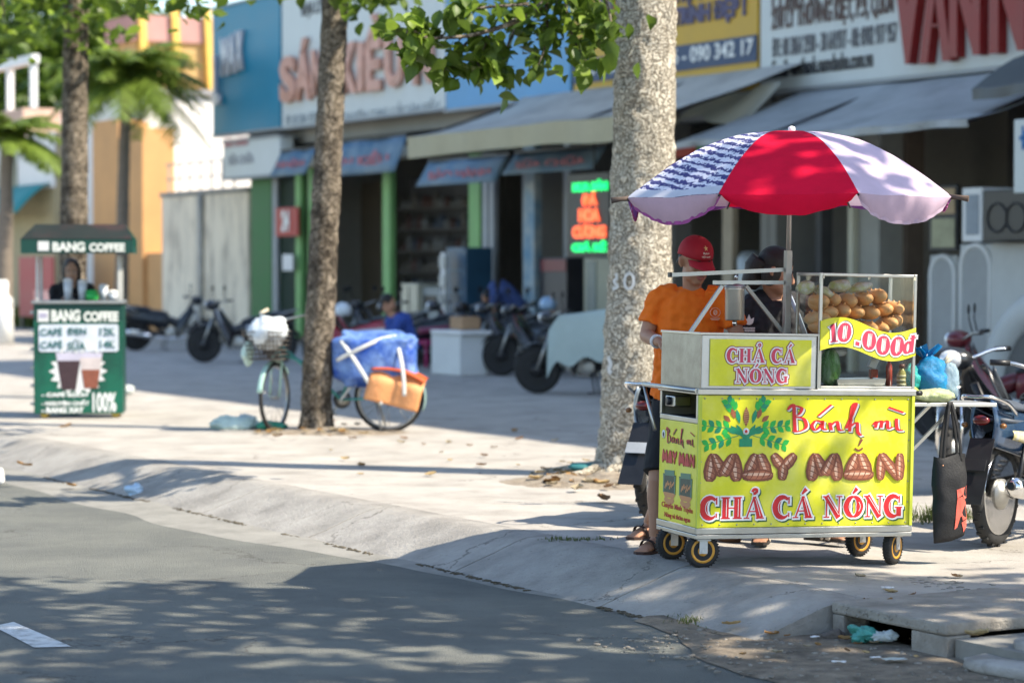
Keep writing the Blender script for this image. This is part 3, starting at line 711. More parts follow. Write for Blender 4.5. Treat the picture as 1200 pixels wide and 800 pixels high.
o = fobj('stool', 'magenta plastic stool beside the white chest', 'stool', 480, 16.6, [('seat',481,500,0,398,404,.35,mat('magenta', (.42,.03,.14), .4)), ('leg',482,484,.01,404,437,.04,MATS['magenta']), ('leg',497,499,.01,404,437,.04,MATS['magenta']), ('leg',483,485,.30,404,434,.04,MATS['magenta']), ('leg',497,499,.30,404,434,.04,MATS['magenta'])])
# stone arches and stove goods in the right hand shop
ARCH = mat('pale_stone', (.50,.51,.49), .55, 0, .08, 2.5)
def arch_panel(label, pl, pr, y0, y1, t):
    o = fthing('stone_arch', label, 'stone panel', pl, t, 0, 'pale arched stone panels in the right shop')
    W = U(o, pr, t); z1 = Z((pl+pr)/2, y0, t)
    mb = MB(); mb.box(0, W, .05, .35, 0, z1-.03); mb.build('slab', ARCH, o, bevel=.012)
    out = []; rx = W*.44; cx = W/2; zs = z1 - rx*1.05 - .03
    pts = [(cx-rx,.02)] + [(cx+rx*math.cos(a), zs+rx*math.sin(a)) for a in np.linspace(PI,0,16)] + [(cx+rx,.02)]
    mb = MB(); mb.tube([(p[0], .045, p[1]) for p in pts], .035, 8); mb.build('arch_moulding', WHITE, o)
    mb = MB(); mb.prism(pts, .035, .048); mb.build('arch_panel', mat('grey_stone', (.33,.34,.34), .5, 0, .1, 3), o)
arch_panel('narrow arched pale stone panel left of the taller arched one', 1086, 1118, 296, 430, 18.6)
arch_panel('taller arched pale stone panel under the black stove', 1121, 1160, 283, 430, 18.4)
mb = MB(); o = fthing('stone_block', 'plain grey stone block right of the arched panels', 'stone block', 1161, 18.3)
fbox(mb, o, 1161, 1260, 18.3, 0, Z(1180,284,18.3), .5); mb.build('slab', ARCH, o, bevel=.02)
mb = MB(); o = fthing('stone_ring', 'big grey round stone arch at the right edge behind red motorbike', 'stone arch', 1140, 17.6)
cx = U(o,1218,17.6); r_ = cx - U(o,1152,17.6)
mb.tube([(cx+r_*math.cos(a), .15, r_*1.15*math.sin(a)+.05) for a in np.linspace(0,PI,30)], .15, 10, sx=1.3, sy=.8); mb.build('rim', ARCH, o)
mb = MB(); mb.prism([(cx+(r_-.08)*math.cos(a), (r_*1.15-.08)*math.sin(a)+.03) for a in np.linspace(0,PI,24)], .12, .3); mb.build('disc', mat('dark_stone', (.09,.095,.1), .4, 0, .1, 3), o)
o = fobj('stove', 'black box shaped stove with white side on top of the arched panels', 'stove', 1127, 18.0, [('body',1151,1215,0,222,282,.5,mat('stove_black', (.028,.027,.027), .35, 0, .2, 5)), ('side_panel',1127,1150,0,220,283,.5,WHITE), ('side_inset',1131,1146,-.012,228,275,.01,mat('grey_blue', (.22,.26,.3), .4))], z=Z(1160,283,18.0))
mb = MB()
for cxp in (1168, 1190):
    c = (U(o,cxp,18.0), -.008, Z(cxp,255,18.0)-o.location.z)
    mb.tube([(c[0]+.16*math.cos(a), c[1], c[2]+.16*math.sin(a)) for a in np.linspace(0,2*PI,20)][:-1], .012, 6, closed=True)
mb.build('burner_ring', DARKM, o)
o = fobj('picture_frame', 'orange toned framed pictures hanging above the narrow arch', 'picture', 1088, 18.5, [('frame',1088,1121,0,217,294,.06,DARKM), ('upper_picture',1091,1118,-.012,221,251,.01,mat('amber_print', (.44,.30,.16), .5, 0, .3, 3)), ('lower_picture',1091,1118,-.012,256,290,.01,mat('olive_print', (.34,.33,.2), .5, 0, .3, 3))], z=Z(1104,294,18.5))
o = fobj('hanging_sign', 'white plastic sign hanging at the right edge under the awning', 'sign', 1187, 17.2, [('panel',1187,1225,0,139,226,.08,SIGN_W)], z=Z(1200,226,17.2))
text(o, 'lettering', 'Đ', .10, .45, .3, .25, -.004, mat('blue_ink', (.03,.16,.4), .5), .01, .04)
mb = MB(); mb.bar((.3,.04,1.02), (.3,.04,1.6), .02); mb.build('hanger', DARKM, o)
o = fobj('gas_cylinder', 'pale upright cylinder in the dark shop behind the cart bars', 'cylinder', 862, 19.0, [])
mb = MB(); mb.lathe([(.02,1.05),(.17,1.08),(.18,1.15),(.18,1.62),(.12,1.7),(.04,1.72)], (U(o,872,19.0), .1, 0), 14); mb.lathe([(.2,0),(.2,1.05)], (U(o,872,19.0), .1, 0), 12, 1); mb.build('body', [mat('pale_metal', (.36,.38,.38), .4, .3), WALL_DK], o)

# ------------------------------------------------------------------ left end: stained wall, white house, orange gate, far houses
o = fthing('stained_wall', 'grey rain stained garden wall behind the left parked motorbikes', 'wall', 190, 20.0)
zt = Z(240,228,20)
STW = mat('stained_plaster', (.86,.75,.58), .9, 0, .12, 2, col2=(.33,.28,.22), c2amt=.40, c2s=2.6, stretch=(1,1,.28), bump=.2, bs=20)
mb = MB(); mb.box(0, U(o,291,20), 0, .25, -.05, zt); mb.build('wall', STW, o, bevel=.01)
mb = MB(); mb.box(-.05, U(o,291,20), -.04, .29, zt+.002, zt+.1); mb.build('coping', mat('stained_coping', (.3,.29,.26), .9, 0, .2, 3), o)
mb = MB(); mb.tube([(U(o,238,20), -.06, .0), (U(o,238,20), -.06, zt)], .06, 8); mb.build('drain_pipe', mat('grey_pipe', (.45,.44,.41), .6), o)
mb = MB(); mb.ell((U(o,233,20), -.1, .42), (.30,.12,.42), 12, 8); mb.build('stone_foot', mat('pale_lime', (.55,.53,.48), .9), o)
for q in range(7):
    x = .15 + q*.62
    mb = MB(); mb.bar((x,.12,zt+.1),(x,.12,zt+.72), .035); mb.build('railing_post', GREYP, o)
mb = MB(); mb.bar((0,.12,zt+.735),(4.0,.12,zt+.735), .04); mb.bar((0,.12,zt+.4),(4.0,.12,zt+.4), .03); mb.build('railing', GREYP, o)
def solid(name, label, s0, s1, t0, t1, z1, m_, cat_='building'):
    o = thing(name, label, cat_, S(s0, t0, 0), ROT_F)       # s0 is the left (far) end
    L = s0 - s1; D = t1 - t0
    mb = MB(); mb.box(0, L, 0, D, -.05, z1); mb.build('wall', m_, o)
    return o, L, D
WH = mat('white_house', (.80,.78,.74), .85, 0, .04, .7)
OCH = mat('ochre_wall', (.50,.34,.14), .85, 0, .12, .8)
ORG = mat('orange_wall', (.62,.34,.14), .8, 0, .12, .8, bump=.1, bs=15)
o, L, D = solid('white_house', 'bright white house wall above the stained garden wall', 60, 54, 20.6, 26.5, 5.6, WH)
mb = MB(); mb.box(-.1, L+.12, -.1, D+.1, 5.602, 5.72); mb.build('roof', mat('grey_roof', (.3,.3,.3), .8), o)
for q in range(2):
    mb = MB(); mb.box(L+.002, L+.02, 1.9+q*1.9, 2.9+q*1.9, .9, 2.2); fr = mb.build('window', GREYP, o)
    mb = MB(); mb.box(L+.021, L+.026, 1.98+q*1.9, 2.82+q*1.9, .98, 2.12); mb.build('pane', mat('dark_pane', (.05,.07,.08), .1), fr)
o, L, D = solid('ochre_house', 'ochre house with yellow fins and pink parapet behind the white house', 64, 62, 23.4, 31, 7.6, OCH)
mb = MB(); mb.box(-.1, L+.1, -.1, D+.1, 7.602, 8.3); mb.build('parapet', mat('pink_parapet', (.45,.25,.22), .8, 0, .1, 2), o)
YEL = mat('yellow_fin', (.68,.45,.10), .7)
for q in range(4):
    mb = MB(); mb.bar((L+.12, .25+q*.95, 6.0), (L+.12, .1+q*.95, 8.6), .2); mb.build('fin', YEL, o)
mb = MB(); mb.box(L+.002, L+.16, .3, D-.3, 5.85, 6.0); mb.build('ledge', mat('grey_ledge', (.4,.38,.33), .8), o)
for q in range(3):
    mb = MB(); mb.box(L+.002, L+.05, .6+q*2.3, 1.9+q*2.3, 4.3, 5.4); fr = mb.build('window', mat('window_frame', (.5,.48,.42), .6), o)
    mb = MB(); mb.box(L+.051, L+.056, .7+q*2.3, 1.8+q*2.3, 4.4, 5.3); mb.build('pane', mat('dark_pane', (.05,.07,.08), .1), fr)
o = fthing('orange_gate', 'orange plastered gate wall behind the slim palm trunk', 'gate', 109, 20.0)
z1 = Z(130,140,20)
mb = MB(); mb.box(0, U(o,139,20), 0, .8, -.05, z1); mb.build('pillar', ORG, o, bevel=.02)
mb = MB(); mb.box(U(o,150,20), U(o,167,20), 0, .8, -.05, Z(160,150,20)); mb.build('pillar', ORG, o, bevel=.02)
mb = MB(); mb.box(U(o,167,20)+.003, U(o,190,20), .1, .5, -.05, Z(178,296,20)); mb.build('low_wall', ORG, o, bevel=.02)
mb = MB(); mb.box(U(o,139,20)+.003, U(o,150,20)-.003, .3, .42, -.05, 3.9); mb.build('door', mat('brown_door', (.07,.05,.04), .6, 0, .1, 3), o)
mb = MB(); mb.box(U(o,139,20)+.003, U(o,150,20)-.003, .25, .55, 3.905, z1-.1); mb.build('lintel', ORG, o)
o, L, D = solid('cream_house', 'cream house with teal awning and white rooftop frame at the left edge', 66.5, 58.7, 20.0, 27, 4.9, mat('cream_wall', (.44,.37,.22), .85, 0, .12, .8))
mb = MB(); mb.box(-.05, L+.05, -.06, -.003, Z(40,222,20), 4.9); mb.build('upper_wall', WH, o)
mb = MB(); mb.box(-.1, L-1.9, -.2, D, 4.903, 5.6); mb.build('parapet', mat('peach_parapet', (.62,.42,.32), .8), o)
for q in range(4):
    mb = MB(); mb.bar((.0+q*1.95, .1, 5.61), (.0+q*1.95, .1, 6.75), .16); mb.build('roof_frame_post', WHITE, o)
mb = MB(); mb.box(-.1, 6.05, .0, .2, 6.76, 6.98); mb.build('roof_frame_beam', WHITE, o)
mb = MB(); mb.grid(lambda a, b: (L*(.02+.96*a), -.05-.9*b, Z(40,219,20)+.05-.75*b**1.5), 10, 6); mb.build('awning', mat('teal_awning', (.03,.25,.25), .6, 0, .1, 2), o, solid=.02)
for q in range(3):
    c = .9+q*1.7
    mb = MB(); mb.prism([(c-.7, 3.55)] + [(c+.7*math.cos(a), 4.1+.6*math.sin(a)) for a in np.linspace(PI,0,10)] + [(c+.7, 3.55)], -.14, -.065); mb.build('arched_window', mat('arch_pane', (.30,.30,.22), .4), o)
mb = MB(); mb.box(2.0, 3.4, -.03, -.004, 0, 2.3); mb.build('door', mat('grey_door', (.16,.15,.13), .6), o)
o = fthing('red_board', 'dark red board leaning behind the coffee cart', 'board', 22, 18.6)
mb = MB(); fbox(mb, o, 22, 62, 18.6, .3, 1.75, .05); mb.build('panel', mat('maroon', (.34,.035,.04), .5, 0, .1, 2), o, bevel=.01)
mb = MB(); fbox(mb, o, 40, 60, 18.55, .5, .95, .03); mb.build('pale_patch', mat('pink_patch', (.75,.40,.36), .6), o)
mb = MB(); fbox(mb, o, 24, 26, 18.62, -.02, .3, .04); fbox(mb, o, 58, 60, 18.62, -.02, .3, .04); mb.build('leg', DARKM, o)
mb = MB()
for _ in range(2600):
    s_ = rnd.uniform(53, 68); t_ = rnd.uniform(18.9, 19.85); b = S(s_, t_, 0); hh = rnd.uniform(.15,.5); a = rnd.uniform(0,6.3)
    d = Vector((math.cos(a), math.sin(a), 0))*.05; mb.add([b-d, b+d, b+d*3+Vector((0,0,hh)), b+d*1.5+Vector((0,0,hh*1.05))], [(0,1,2,3)])
tag(mb.build('grass_strip', GRASS), None, None, None, 'stuff')

# ------------------------------------------------------------------ trees
def bark_mat(name, light, dark, cscale=14.0, thr=.5, ns=30):
    m = bpy.data.materials.new(name); m.use_nodes = True
    N = m.node_tree.nodes; L = m.node_tree.links; b = N['Principled BSDF']; b.inputs['Roughness'].default_value = .92
    b.inputs['Specular IOR Level'].default_value = .15
    tc = N.new('ShaderNodeTexCoord'); mp = N.new('ShaderNodeMapping'); mp.inputs['Scale'].default_value = (1,1,.8)
    L.new(tc.outputs['Object'], mp.inputs['Vector'])
    nw = N.new('ShaderNodeTexNoise'); nw.inputs['Scale'].default_value = 6; nw.inputs['Detail'].default_value = 4; L.new(mp.outputs['Vector'], nw.inputs['Vector'])
    ad = N.new('ShaderNodeVectorMath'); ad.operation = 'MULTIPLY_ADD'; ad.inputs[1].default_value = (.35,.35,.35)
    L.new(nw.outputs['Color'], ad.inputs[0]); L.new(mp.outputs['Vector'], ad.inputs[2])
    vo = N.new('ShaderNodeTexVoronoi'); vo.feature = 'DISTANCE_TO_EDGE'; vo.inputs['Scale'].default_value = cscale; L.new(ad.outputs['Vector'], vo.inputs['Vector'])
    rp = N.new('ShaderNodeValToRGB'); rp.color_ramp.elements[0].position = .0; rp.color_ramp.elements[1].position = .16
    rp.color_ramp.elements[0].color = (.30,.28,.25,1); rp.color_ramp.elements[1].color = (1,1,1,1); L.new(vo.outputs['Distance'], rp.inputs['Fac'])
    n2 = N.new('ShaderNodeTexNoise'); n2.inputs['Scale'].default_value = ns; n2.inputs['Detail'].default_value = 8; n2.inputs['Roughness'].default_value = .7; L.new(mp.outputs['Vector'], n2.inputs['Vector'])
    r2 = N.new('ShaderNodeValToRGB'); r2.color_ramp.elements[0].position = thr-.10; r2.color_ramp.elements[1].position = thr+.06
    r2.color_ramp.elements[0].color = (*dark,1); r2.color_ramp.elements[1].color = (*light,1); L.new(n2.outputs['Fac'], r2.inputs['Fac'])
    mx = N.new('ShaderNodeMix'); mx.data_type = 'RGBA'; mx.blend_type = 'MULTIPLY'; mx.inputs['Factor'].default_value = 1
    L.new(r2.outputs['Color'], mx.inputs[6]); L.new(rp.outputs['Color'], mx.inputs[7]); L.new(mx.outputs[2], b.inputs['Base Color'])
    bp = N.new('ShaderNodeBump'); bp.inputs['Strength'].default_value = .8; bp.inputs['Distance'].default_value = .02
    mm = N.new('ShaderNodeMath'); mm.operation = 'MULTIPLY_ADD'; mm.inputs[1].default_value = .7; L.new(n2.outputs['Fac'], mm.inputs[0]); L.new(rp.outputs['Color'], mm.inputs[2])
    L.new(mm.outputs['Value'], bp.inputs['Height']); L.new(bp.outputs['Normal'], b.inputs['Normal'])
    return m
BARK = bark_mat('bark_flaky', (.60,.55,.45), (.25,.215,.17), 30, .41, 24)
BARK2 = bark_mat('bark_grey', (.28,.235,.18), (.085,.07,.055), 18, .5, 7)  # broad pale patches paint sun dapple on to the slim trunks
LEAF = mat('leaf', (.10,.165,.02), .45, 0, .35, 1.6, spec=.35, trans=.42)
LEAF_B = mat('leaf_bright', (.24,.35,.04), .45, 0, .25, 2.2, spec=.35, trans=.45)
LEAF_FAR = mat('leaf_far', (.05,.095,.03), .6, 0, .4, .5, spec=.2, trans=.3)
LEAF_PALM = mat('palm_leaf', (.15,.22,.03), .5, 0, .3, 1.5, trans=.35)

def trunk(name, parent, pts, rad, m_, n=48, step=.05, rough=.012, flare=0.0, kn=0):
    """Tapered, uneven stem through points (relative to the thing)."""
    pts = [Vector(p) for p in pts]
    path = cat([tuple(p) for p in pts], 8); L_ = [0]
    for a, b in zip(path, path[1:]): L_.append(L_[-1] + (Vector(b)-Vector(a)).length)
    tot = L_[-1]; k = int(tot/step)
    prad = np.interp(np.linspace(0, 1, k+1), np.linspace(0, 1, len(rad)), rad)
    c = [Vector([float(np.interp(tot*i/k, L_, [q[d] for q in path])) for d in range(3)]) for i in range(k+1)]
    mb = MB(); vs = []; fs = []
    for i in range(k+1):
        h = c[i].z
        for j in range(n):
            a = 2*PI*j/n; d = Vector((math.cos(a), math.sin(a), 0))
            q = c[i] + d*prad[i]
            r_ = prad[i] + rough*noise.noise(q*26) + rough*1.1*noise.noise(q*9) + .018*noise.noise(q*2.2)*(prad[i]/.2)
            if flare: r_ += flare*math.exp(-h/.16)*(1+.75*math.sin(a*5+1.3)+.4*math.sin(a*3))
            vs.append(c[i] + d*r_)
    for i in range(k):
        for j in range(n):
            j2 = (j+1) % n; fs.append((i*n+j, i*n+j2, (i+1)*n+j2, (i+1)*n+j))
    mb.add(vs, fs, 0, True)
    return mb.build(name, m_, parent)

def leaf_cloud(name, parent, centers, per, spread, size, m_, seed=1, kind='stuff', flat=.55):
    """Many folded leaf blades clustered round twig ends."""
    rg = np.random.default_rng(seed); n = len(centers)*per
    C0 = np.repeat(np.array([tuple(c) for c in centers], float), per, 0) + rg.normal(0, 1, (n,3))*np.array(spread)
    nrm = rg.normal(0, 1, (n,3)); nrm[:,2] = np.abs(nrm[:,2]) + flat; nrm /= np.linalg.norm(nrm, axis=1)[:,None]
    ax = rg.normal(0, 1, (n,3)); ax[:,2] -= .35; ax -= nrm*(ax*nrm).sum(1)[:,None]; ax /= np.linalg.norm(ax, axis=1)[:,None]
    sd = np.cross(nrm, ax); sz = size*rg.uniform(.6, 1.25, n)[:,None]; fold = rg.uniform(.05,.3,n)[:,None]
    def pt(u, v, h): return C0 + ax*sz*u + sd*sz*v + nrm*sz*(h*fold)
    V = np.stack([pt(-.5,0,0), pt(-.05,.30,1), pt(.28,.27,1), pt(.55,0,-.3), pt(.28,-.27,1), pt(-.05,-.30,1), pt(.1,0,0)], 1).reshape(-1,3)
    base = (np.arange(n)*7)[:,None]
    tri = np.array([[0,6,1],[1,6,2],[2,6,3],[3,6,4],[4,6,5],[5,6,0]])
    F = (base[:,:,None] + tri[None]).reshape(-1,3)
    me = bpy.data.meshes.new(name); me.vertices.add(len(V)); me.vertices.foreach_set('co', V.reshape(-1))
    me.loops.add(len(F)*3); me.loops.foreach_set('vertex_index', F.reshape(-1).astype(np.int32))
    me.polygons.add(len(F)); me.polygons.foreach_set('loop_start', np.arange(len(F), dtype=np.int32)*3)
    me.update(calc_edges=True); me.validate()
    for q in (m_ if isinstance(m_, (list, tuple)) else [m_]): me.materials.append(q)
    if isinstance(m_, (list, tuple)):
        mi = np.repeat(rg.integers(0, len(m_), n), 6); me.polygons.foreach_set('material_index', mi.astype(np.int32))
    o = link(name, me, parent)
    if kind: tag(o, None, None, None, kind)
    return o

def crown_points(c, r, n, seed, hollow=.45, mask=-.12):
    rg = random.Random(seed); out = []
    while len(out) < n:
        v = Vector((rg.uniform(-1,1), rg.uniform(-1,1), rg.uniform(-1,1)))
        if not hollow < v.length < 1: continue
        if noise.noise(v*2.1 + Vector((seed,0,0))) < mask: continue
        out.append(Vector(c) + Vector((v.x*r[0], v.y*r[1], v.z*r[2])))
    return out

def street_tree(label, base, r0, top, cc, cr, nclump, per, seed, m_bark=BARK2, lean=(0,0), group=None, spread=.30, size=.19, mask=-.12, ax=(1,1,.75), extra=None, name='street_tree', flare=.0, mid=None):
    o = thing(name, label, 'tree', base, 0, group)
    H = top
    pts = [(0,0,-.25), (0,0,0)] + ([mid] if mid else [(lean[0]*.35, lean[1]*.35, H*.4)]) + [(lean[0], lean[1], H)]
    trunk('trunk', o, pts, [r0*1.04, r0*1.02, r0*.98, r0*.95, r0*.88, r0*.8], m_bark, 64 if r0 > .2 else 40, .03 if r0 > .2 else .045, .016 if r0 > .2 else .01, flare)
    cl = crown_points(cc, cr, nclump, seed, .45, mask)
    tipp = Vector((lean[0], lean[1], H-.1))
    rg = random.Random(seed); mb = MB()
    for q in range(9):
        e = cl[rg.randrange(len(cl))]; md = tipp.lerp(e, .45) + Vector((rg.uniform(-.3,.3), rg.uniform(-.3,.3), .35))
        mb.tube(cat([tuple(tipp - Vector((0,0,.4*rg.random()))), tuple(md), tuple(e)], 5), [r0*.42, r0*.33, r0*.3, r0*.26, r0*.22, r0*.18, r0*.15, r0*.1, r0*.08, r0*.05, .015], 8)
    lb = mb.build('branches', m_bark, o)
    mb = MB()
    for c in cl:
        if rg.random() < .4: mb.tube([tuple(tipp.lerp(c, .6) + Vector((rg.uniform(-.3,.3), rg.uniform(-.3,.3), .1))), tuple(c)], [.02,.006], 5)
    mb.build('twigs', m_bark, lb)
    leaf_cloud('crown', o, cl, per, (spread*ax[0], spread*ax[1], spread*ax[2]), size, [LEAF, LEAF, LEAF_B], seed)
    return o

# the three trees in the picture
b1 = G(738, 556); t1 = street_tree('thick pale barked tree with flaking bark close behind the food cart', b1, .230, 5.4, (-1.0,.6,8.6), (3.0,2.6,2.2), 150, 34, 11, BARK, (.16,.05), flare=.035, size=.22, mid=(.075,.0,1.6))
mb = MB()                                       # the number painted on the bark
cN = P(716.5, 331, b1.y-.30) - b1
bark_num = MB()
WN = mat('white_bark_paint', (.55,.56,.55), .85, 0, .2, 20)
def bark_glyph(pts, w_, off):
    path = cat(pts, 4)
    for i in range(len(path)-1): 
        pass
    return path
def on_trunk(x, z, r_=.252):      # painted point wrapped round the stem; x in metres along the girth
    a = -PI/2 - .62 + x/r_; cx = .075*min(1,z/1.6)
    return Vector((cx + math.cos(a)*r_, math.sin(a)*r_, z))
def painted(pts, hw, o, name='painted_number'):
    path = cat(pts, 4); mb = MB(); vs = []
    for i, p in enumerate(path):
        q = np.array(path[min(i+1,len(path)-1)]) - np.array(path[max(i-1,0)]); q = q/(np.linalg.norm(q)+1e-9); nn = (-q[1]*hw, q[0]*hw)
        vs += [on_trunk(p[0]+nn[0], p[1]+nn[1]), on_trunk(p[0]-nn[0], p[1]-nn[1])]
    mb.add(vs, [(2*i,2*i+1,2*i+3,2*i+2) for i in range(len(path)-1)]); return mb.build(name, WN, o)
painted([(.07+.035*math.cos(a), 1.40+.055*math.sin(a)) for a in np.linspace(.2,2*PI+.2,14)], .011, t1)
painted([(-.045,1.455),(-.03,1.42),(-.06,1.40),(-.02,1.36),(-.07,1.345)], .012, t1)
painted([(-.08,.86),(-.05,.80),(-.07,.77),(-.04,.74)], .018, t1)
# the low hanging branch of the thick tree, its leaves one by one
br = MB(); root = Vector((.1, .15, 4.6)); brp = []
def loc1(px, py, Y): return P(px, py, Y) - b1
limb = [tuple(root), tuple(loc1(735,-120,17.2)), tuple(loc1(690,-60,16.9)), tuple(loc1(630,10,16.6)), tuple(loc1(560,40,16.4)), tuple(loc1(500,45,16.3))]
br.tube(cat(limb,5), list(np.interp(np.linspace(0,1,26),[0,.3,1],[.06,.03,.008])), 7)
tw = [((690,-60),(715,20),(712,60)),((660,-25),(668,35),(690,78)),((640,0),(640,50),(625,88)),((610,20),(592,62),(588,100)),((580,32),(560,70),(565,80)),((560,40),(535,62),(520,85)),((520,42),(490,55),(488,70)),((500,45),(480,35),(474,48)),
      ((650,-10),(605,15),(575,12)),((620,5),(560,10),(530,15)),((690,-50),(650,10),(655,40)),((700,-40),(700,30),(672,55)),((660,-20),(690,10),(716,40))]
ends = []
for q in tw:
    Ys = 16.6 + rnd.uniform(-.5,.5)
    pp = [tuple(loc1(x, y, Ys)) for x, y in q]; br.tube(cat(pp,4), [.014,.012,.011,.01,.009,.007,.006,.005,.004], 5)
    path = cat(pp, 8)
    for i in range(len(path)//6, len(path)): ends.append(Vector(path[i]))
brn = br.build('low_branch', BARK2, t1)
def leaf_mesh(seed):
    r_ = random.Random(seed); mb = MB(); vs = []; n = 6
    wd = [0,.22,.33,.36,.28,.14,0]; 
    for i in range(n+1):
        u = i/n; cz = -.16*u*u + r_.uniform(-.01,.01)
        for sgn in (-1,0,1): vs.append((sgn*wd[i]*(1+.05*r_.uniform(-1,1)), u, cz + abs(sgn)*wd[i]*.28))
    mb.add(vs, [(i*3+j, i*3+j+1, i*3+j+4, i*3+j+3) for i in range(n) for j in (0,1)], 0, True)
    return mb
LM = [leaf_mesh(q).mesh('leaf', LEAF) for q in range(3)] + [leaf_mesh(9).mesh('leaf', LEAF_B)]
for q in range(300):
    e = ends[rnd.randrange(len(ends))] + Vector((rnd.gauss(0,.055), rnd.gauss(0,.09), rnd.gauss(0,.05)))
    lo = bpy.data.objects.new('leaf', LM[rnd.randrange(4)]); COL.objects.link(lo); lo.parent = brn
    s_ = rnd.uniform(.09,.17); lo.location = e; lo.scale = (s_, s_, s_)
    lo.rotation_euler = Euler((rnd.gauss(-.75,.5), rnd.gauss(0,.45), rnd.uniform(0,2*PI)))
leaf_cloud('low_leaves', t1, ends[::3], 6, (.07,.10,.06), .12, [LEAF], 77)
b2 = G(369, 504); t2 = street_tree('slim grey tree beside the loaded bicycle', b2, .132, 5.6, (-.9,.3,8.4), (2.4,2.2,2.0), 110, 30, 23, BARK2, (.28,.05), flare=.03, size=.21, mid=(.08,0,1.6))
b3 = P(83,313,27.8)*1; b3.z = 0; t3 = street_tree('dark trunked tree standing right behind the coffee cart', b3, .158, 5.8, (-.3,.3,8.2), (2.5,2.3,2.0), 110, 30, 37, BARK2, (.10,.05), flare=.03, size=.21, mid=(.03,0,1.6))
def low_leaves(o, base, pts, per, seed, sp=.17, Y=None, size=.18):
    leaf_cloud('low_leaves', o, [P(x, y, Y+rnd.uniform(-.5,.5)) - base for x, y in pts], per, (sp, sp*1.3, sp), size, [LEAF, LEAF_B, LEAF], seed)
low_leaves(t3, b3, [(5,5),(28,14),(50,-5),(14,32),(48,22),(62,4),(2,52),(104,12),(118,30),(140,6),(155,-8),(128,-4),(108,40),(0,20),(20,-15),(85,-20)], 16, 5, Y=27.2)
low_leaves(t2, b2, [(404,-6),(420,-2),(438,2),(452,8),(430,-14),(385,-25),(340,-20),(455,-8)], 15, 6, Y=21.6, sp=.11)
low_leaves(t2, b2, [(182,2),(198,-4),(222,0),(244,2),(262,-6),(165,-12)], 14, 8, Y=22.6, sp=.12)
mb = MB()
for (o_, b_, segs) in ((t3, b3, [((82,-120),(50,-60),(28,5)),((82,-120),(120,-40),(140,6)),((82,-130),(10,-40),(4,20))]), (t2, b2, [((395,-140),(420,-60),(438,0)),((395,-160),(300,-80),(222,-2))])):
    mb = MB()
    for q in segs:
        Yv = 27.2 if o_ is t3 else 22
        mb.tube(cat([tuple(P(x,y,Yv)-b_) for x, y in q], 5), [.035]*3 + [.02]*4 + [.01]*4, 6)
    mb.build('low_branches', BARK2, o_)
# trees of the same row standing nearer the camera than the frame shows; their crowns shade the road
TG = 'street trees further along the kerb'
street_tree('leafy street tree nearer than the food cart beyond the right edge', Vector((5.3,8.6,-.02)), .24, 4.6, (.2,.05,7.0), (3.3,2.28,1.5), 135, 32, 41, BARK, (.1,0), TG, size=.21, spread=.25, mask=-.05, ax=(2.0,.55,.5))
street_tree('leafy street tree beside the camera beyond the right edge', Vector((8.3,6.1,-.02)), .24, 4.4, (-.5,.35,6.5), (3.3,2.6,1.4), 112, 32, 43, BARK, (.1,0), TG, size=.21, spread=.25, mask=.0, ax=(2.0,.55,.5))

# fallen leaves, roots and litter round the trunks
MULCH = mat('root_soil', (.33,.28,.215), .95, 0, .25, 8, col2=(.20,.155,.11), c2amt=.45, c2s=9, bump=.9, bs=45)
def mound(c, rx, ry, h, seed):
    mb = MB(); mb.grid(lambda a, b: (lambda r_, th: (c.x+math.cos(th)*rx*r_, c.y+math.sin(th)*ry*r_, c.z-.006 + h*max(0,1-r_)**1.2*(1+.7*noise.noise(Vector((math.cos(th)*r_*4+seed, math.sin(th)*r_*4, 0)))) + .022*noise.noise(Vector((math.cos(th)*r_*9, math.sin(th)*r_*9, seed)))*max(0,1-r_**3)))(b*(1+.12*noise.noise(Vector((math.cos(a*2*PI)*2, math.sin(a*2*PI)*2, seed)))), a*2*PI), 60, 14)
    tag(mb.build('tree_bed', MULCH), None, None, None, 'structure')
mound(G(705,564), .78, .62, .07, 2); mound(G(385,506), .75, .5, .04, 5)
mb = MB(); 
for q in range(16):
    a = rnd.uniform(PI*.85, 2.2*PI); L_ = rnd.uniform(.3,.7); c = b1 + Vector((.02,0,.03)); d = Vector((math.cos(a), math.sin(a)*.8, 0)); pd = Vector((-d.y, d.x, 0))
    pts = [c + d*(.2+L_*i/5) + pd*(.05*math.sin(i*1.7+q)) + Vector((0,0,.05*(1-i/5)-.005*i)) for i in range(6)]
    mb.tube(cat([tuple(p) for p in pts],3), list(np.linspace(.035,.008,16)), 7)
mb.build('root', BARK, t1, 0).location = -b1
DRY = [mat('dry_leaf_%d' % q, c, .8, 0, .25, 12, trans=.15) for q, c in enumerate([(.30,.17,.06),(.42,.30,.14),(.20,.11,.05),(.36,.30,.20)])]
def curled(seed):
    r_ = random.Random(seed); mb = MB(); vs = []
    for i in range(6):
        u = i/5; wv = .36*math.sin(PI*min(1,max(.03,u)))**.7
        for sgn in (-1,-.4,.4,1): vs.append((sgn*wv, u-.5, .05+.16*abs(sgn)**1.5*r_.uniform(.7,1.4) + .25*(u-.5)**2))
    mb.add(vs, [(i*4+j, i*4+j+1, i*4+j+5, i*4+j+4) for i in range(5) for j in range(3)], 0, True); return mb
DL = [curled(q).mesh('fallen_leaf', DRY[q % 4]) for q in range(4)]
def drop(p, s_, group, label, mi=None):
    o = bpy.data.objects.new('fallen_leaf', DL[rnd.randrange(4) if mi is None else mi]); COL.objects.link(o)
    o.location = p; o.scale = (s_,)*3; o.rotation_euler = (rnd.uniform(-.2,.2), rnd.uniform(-.2,.2), rnd.uniform(0,6.3)); tag(o, label, 'leaf', group)
lbl = 'dry brown leaf lying in the root litter under the thick tree'
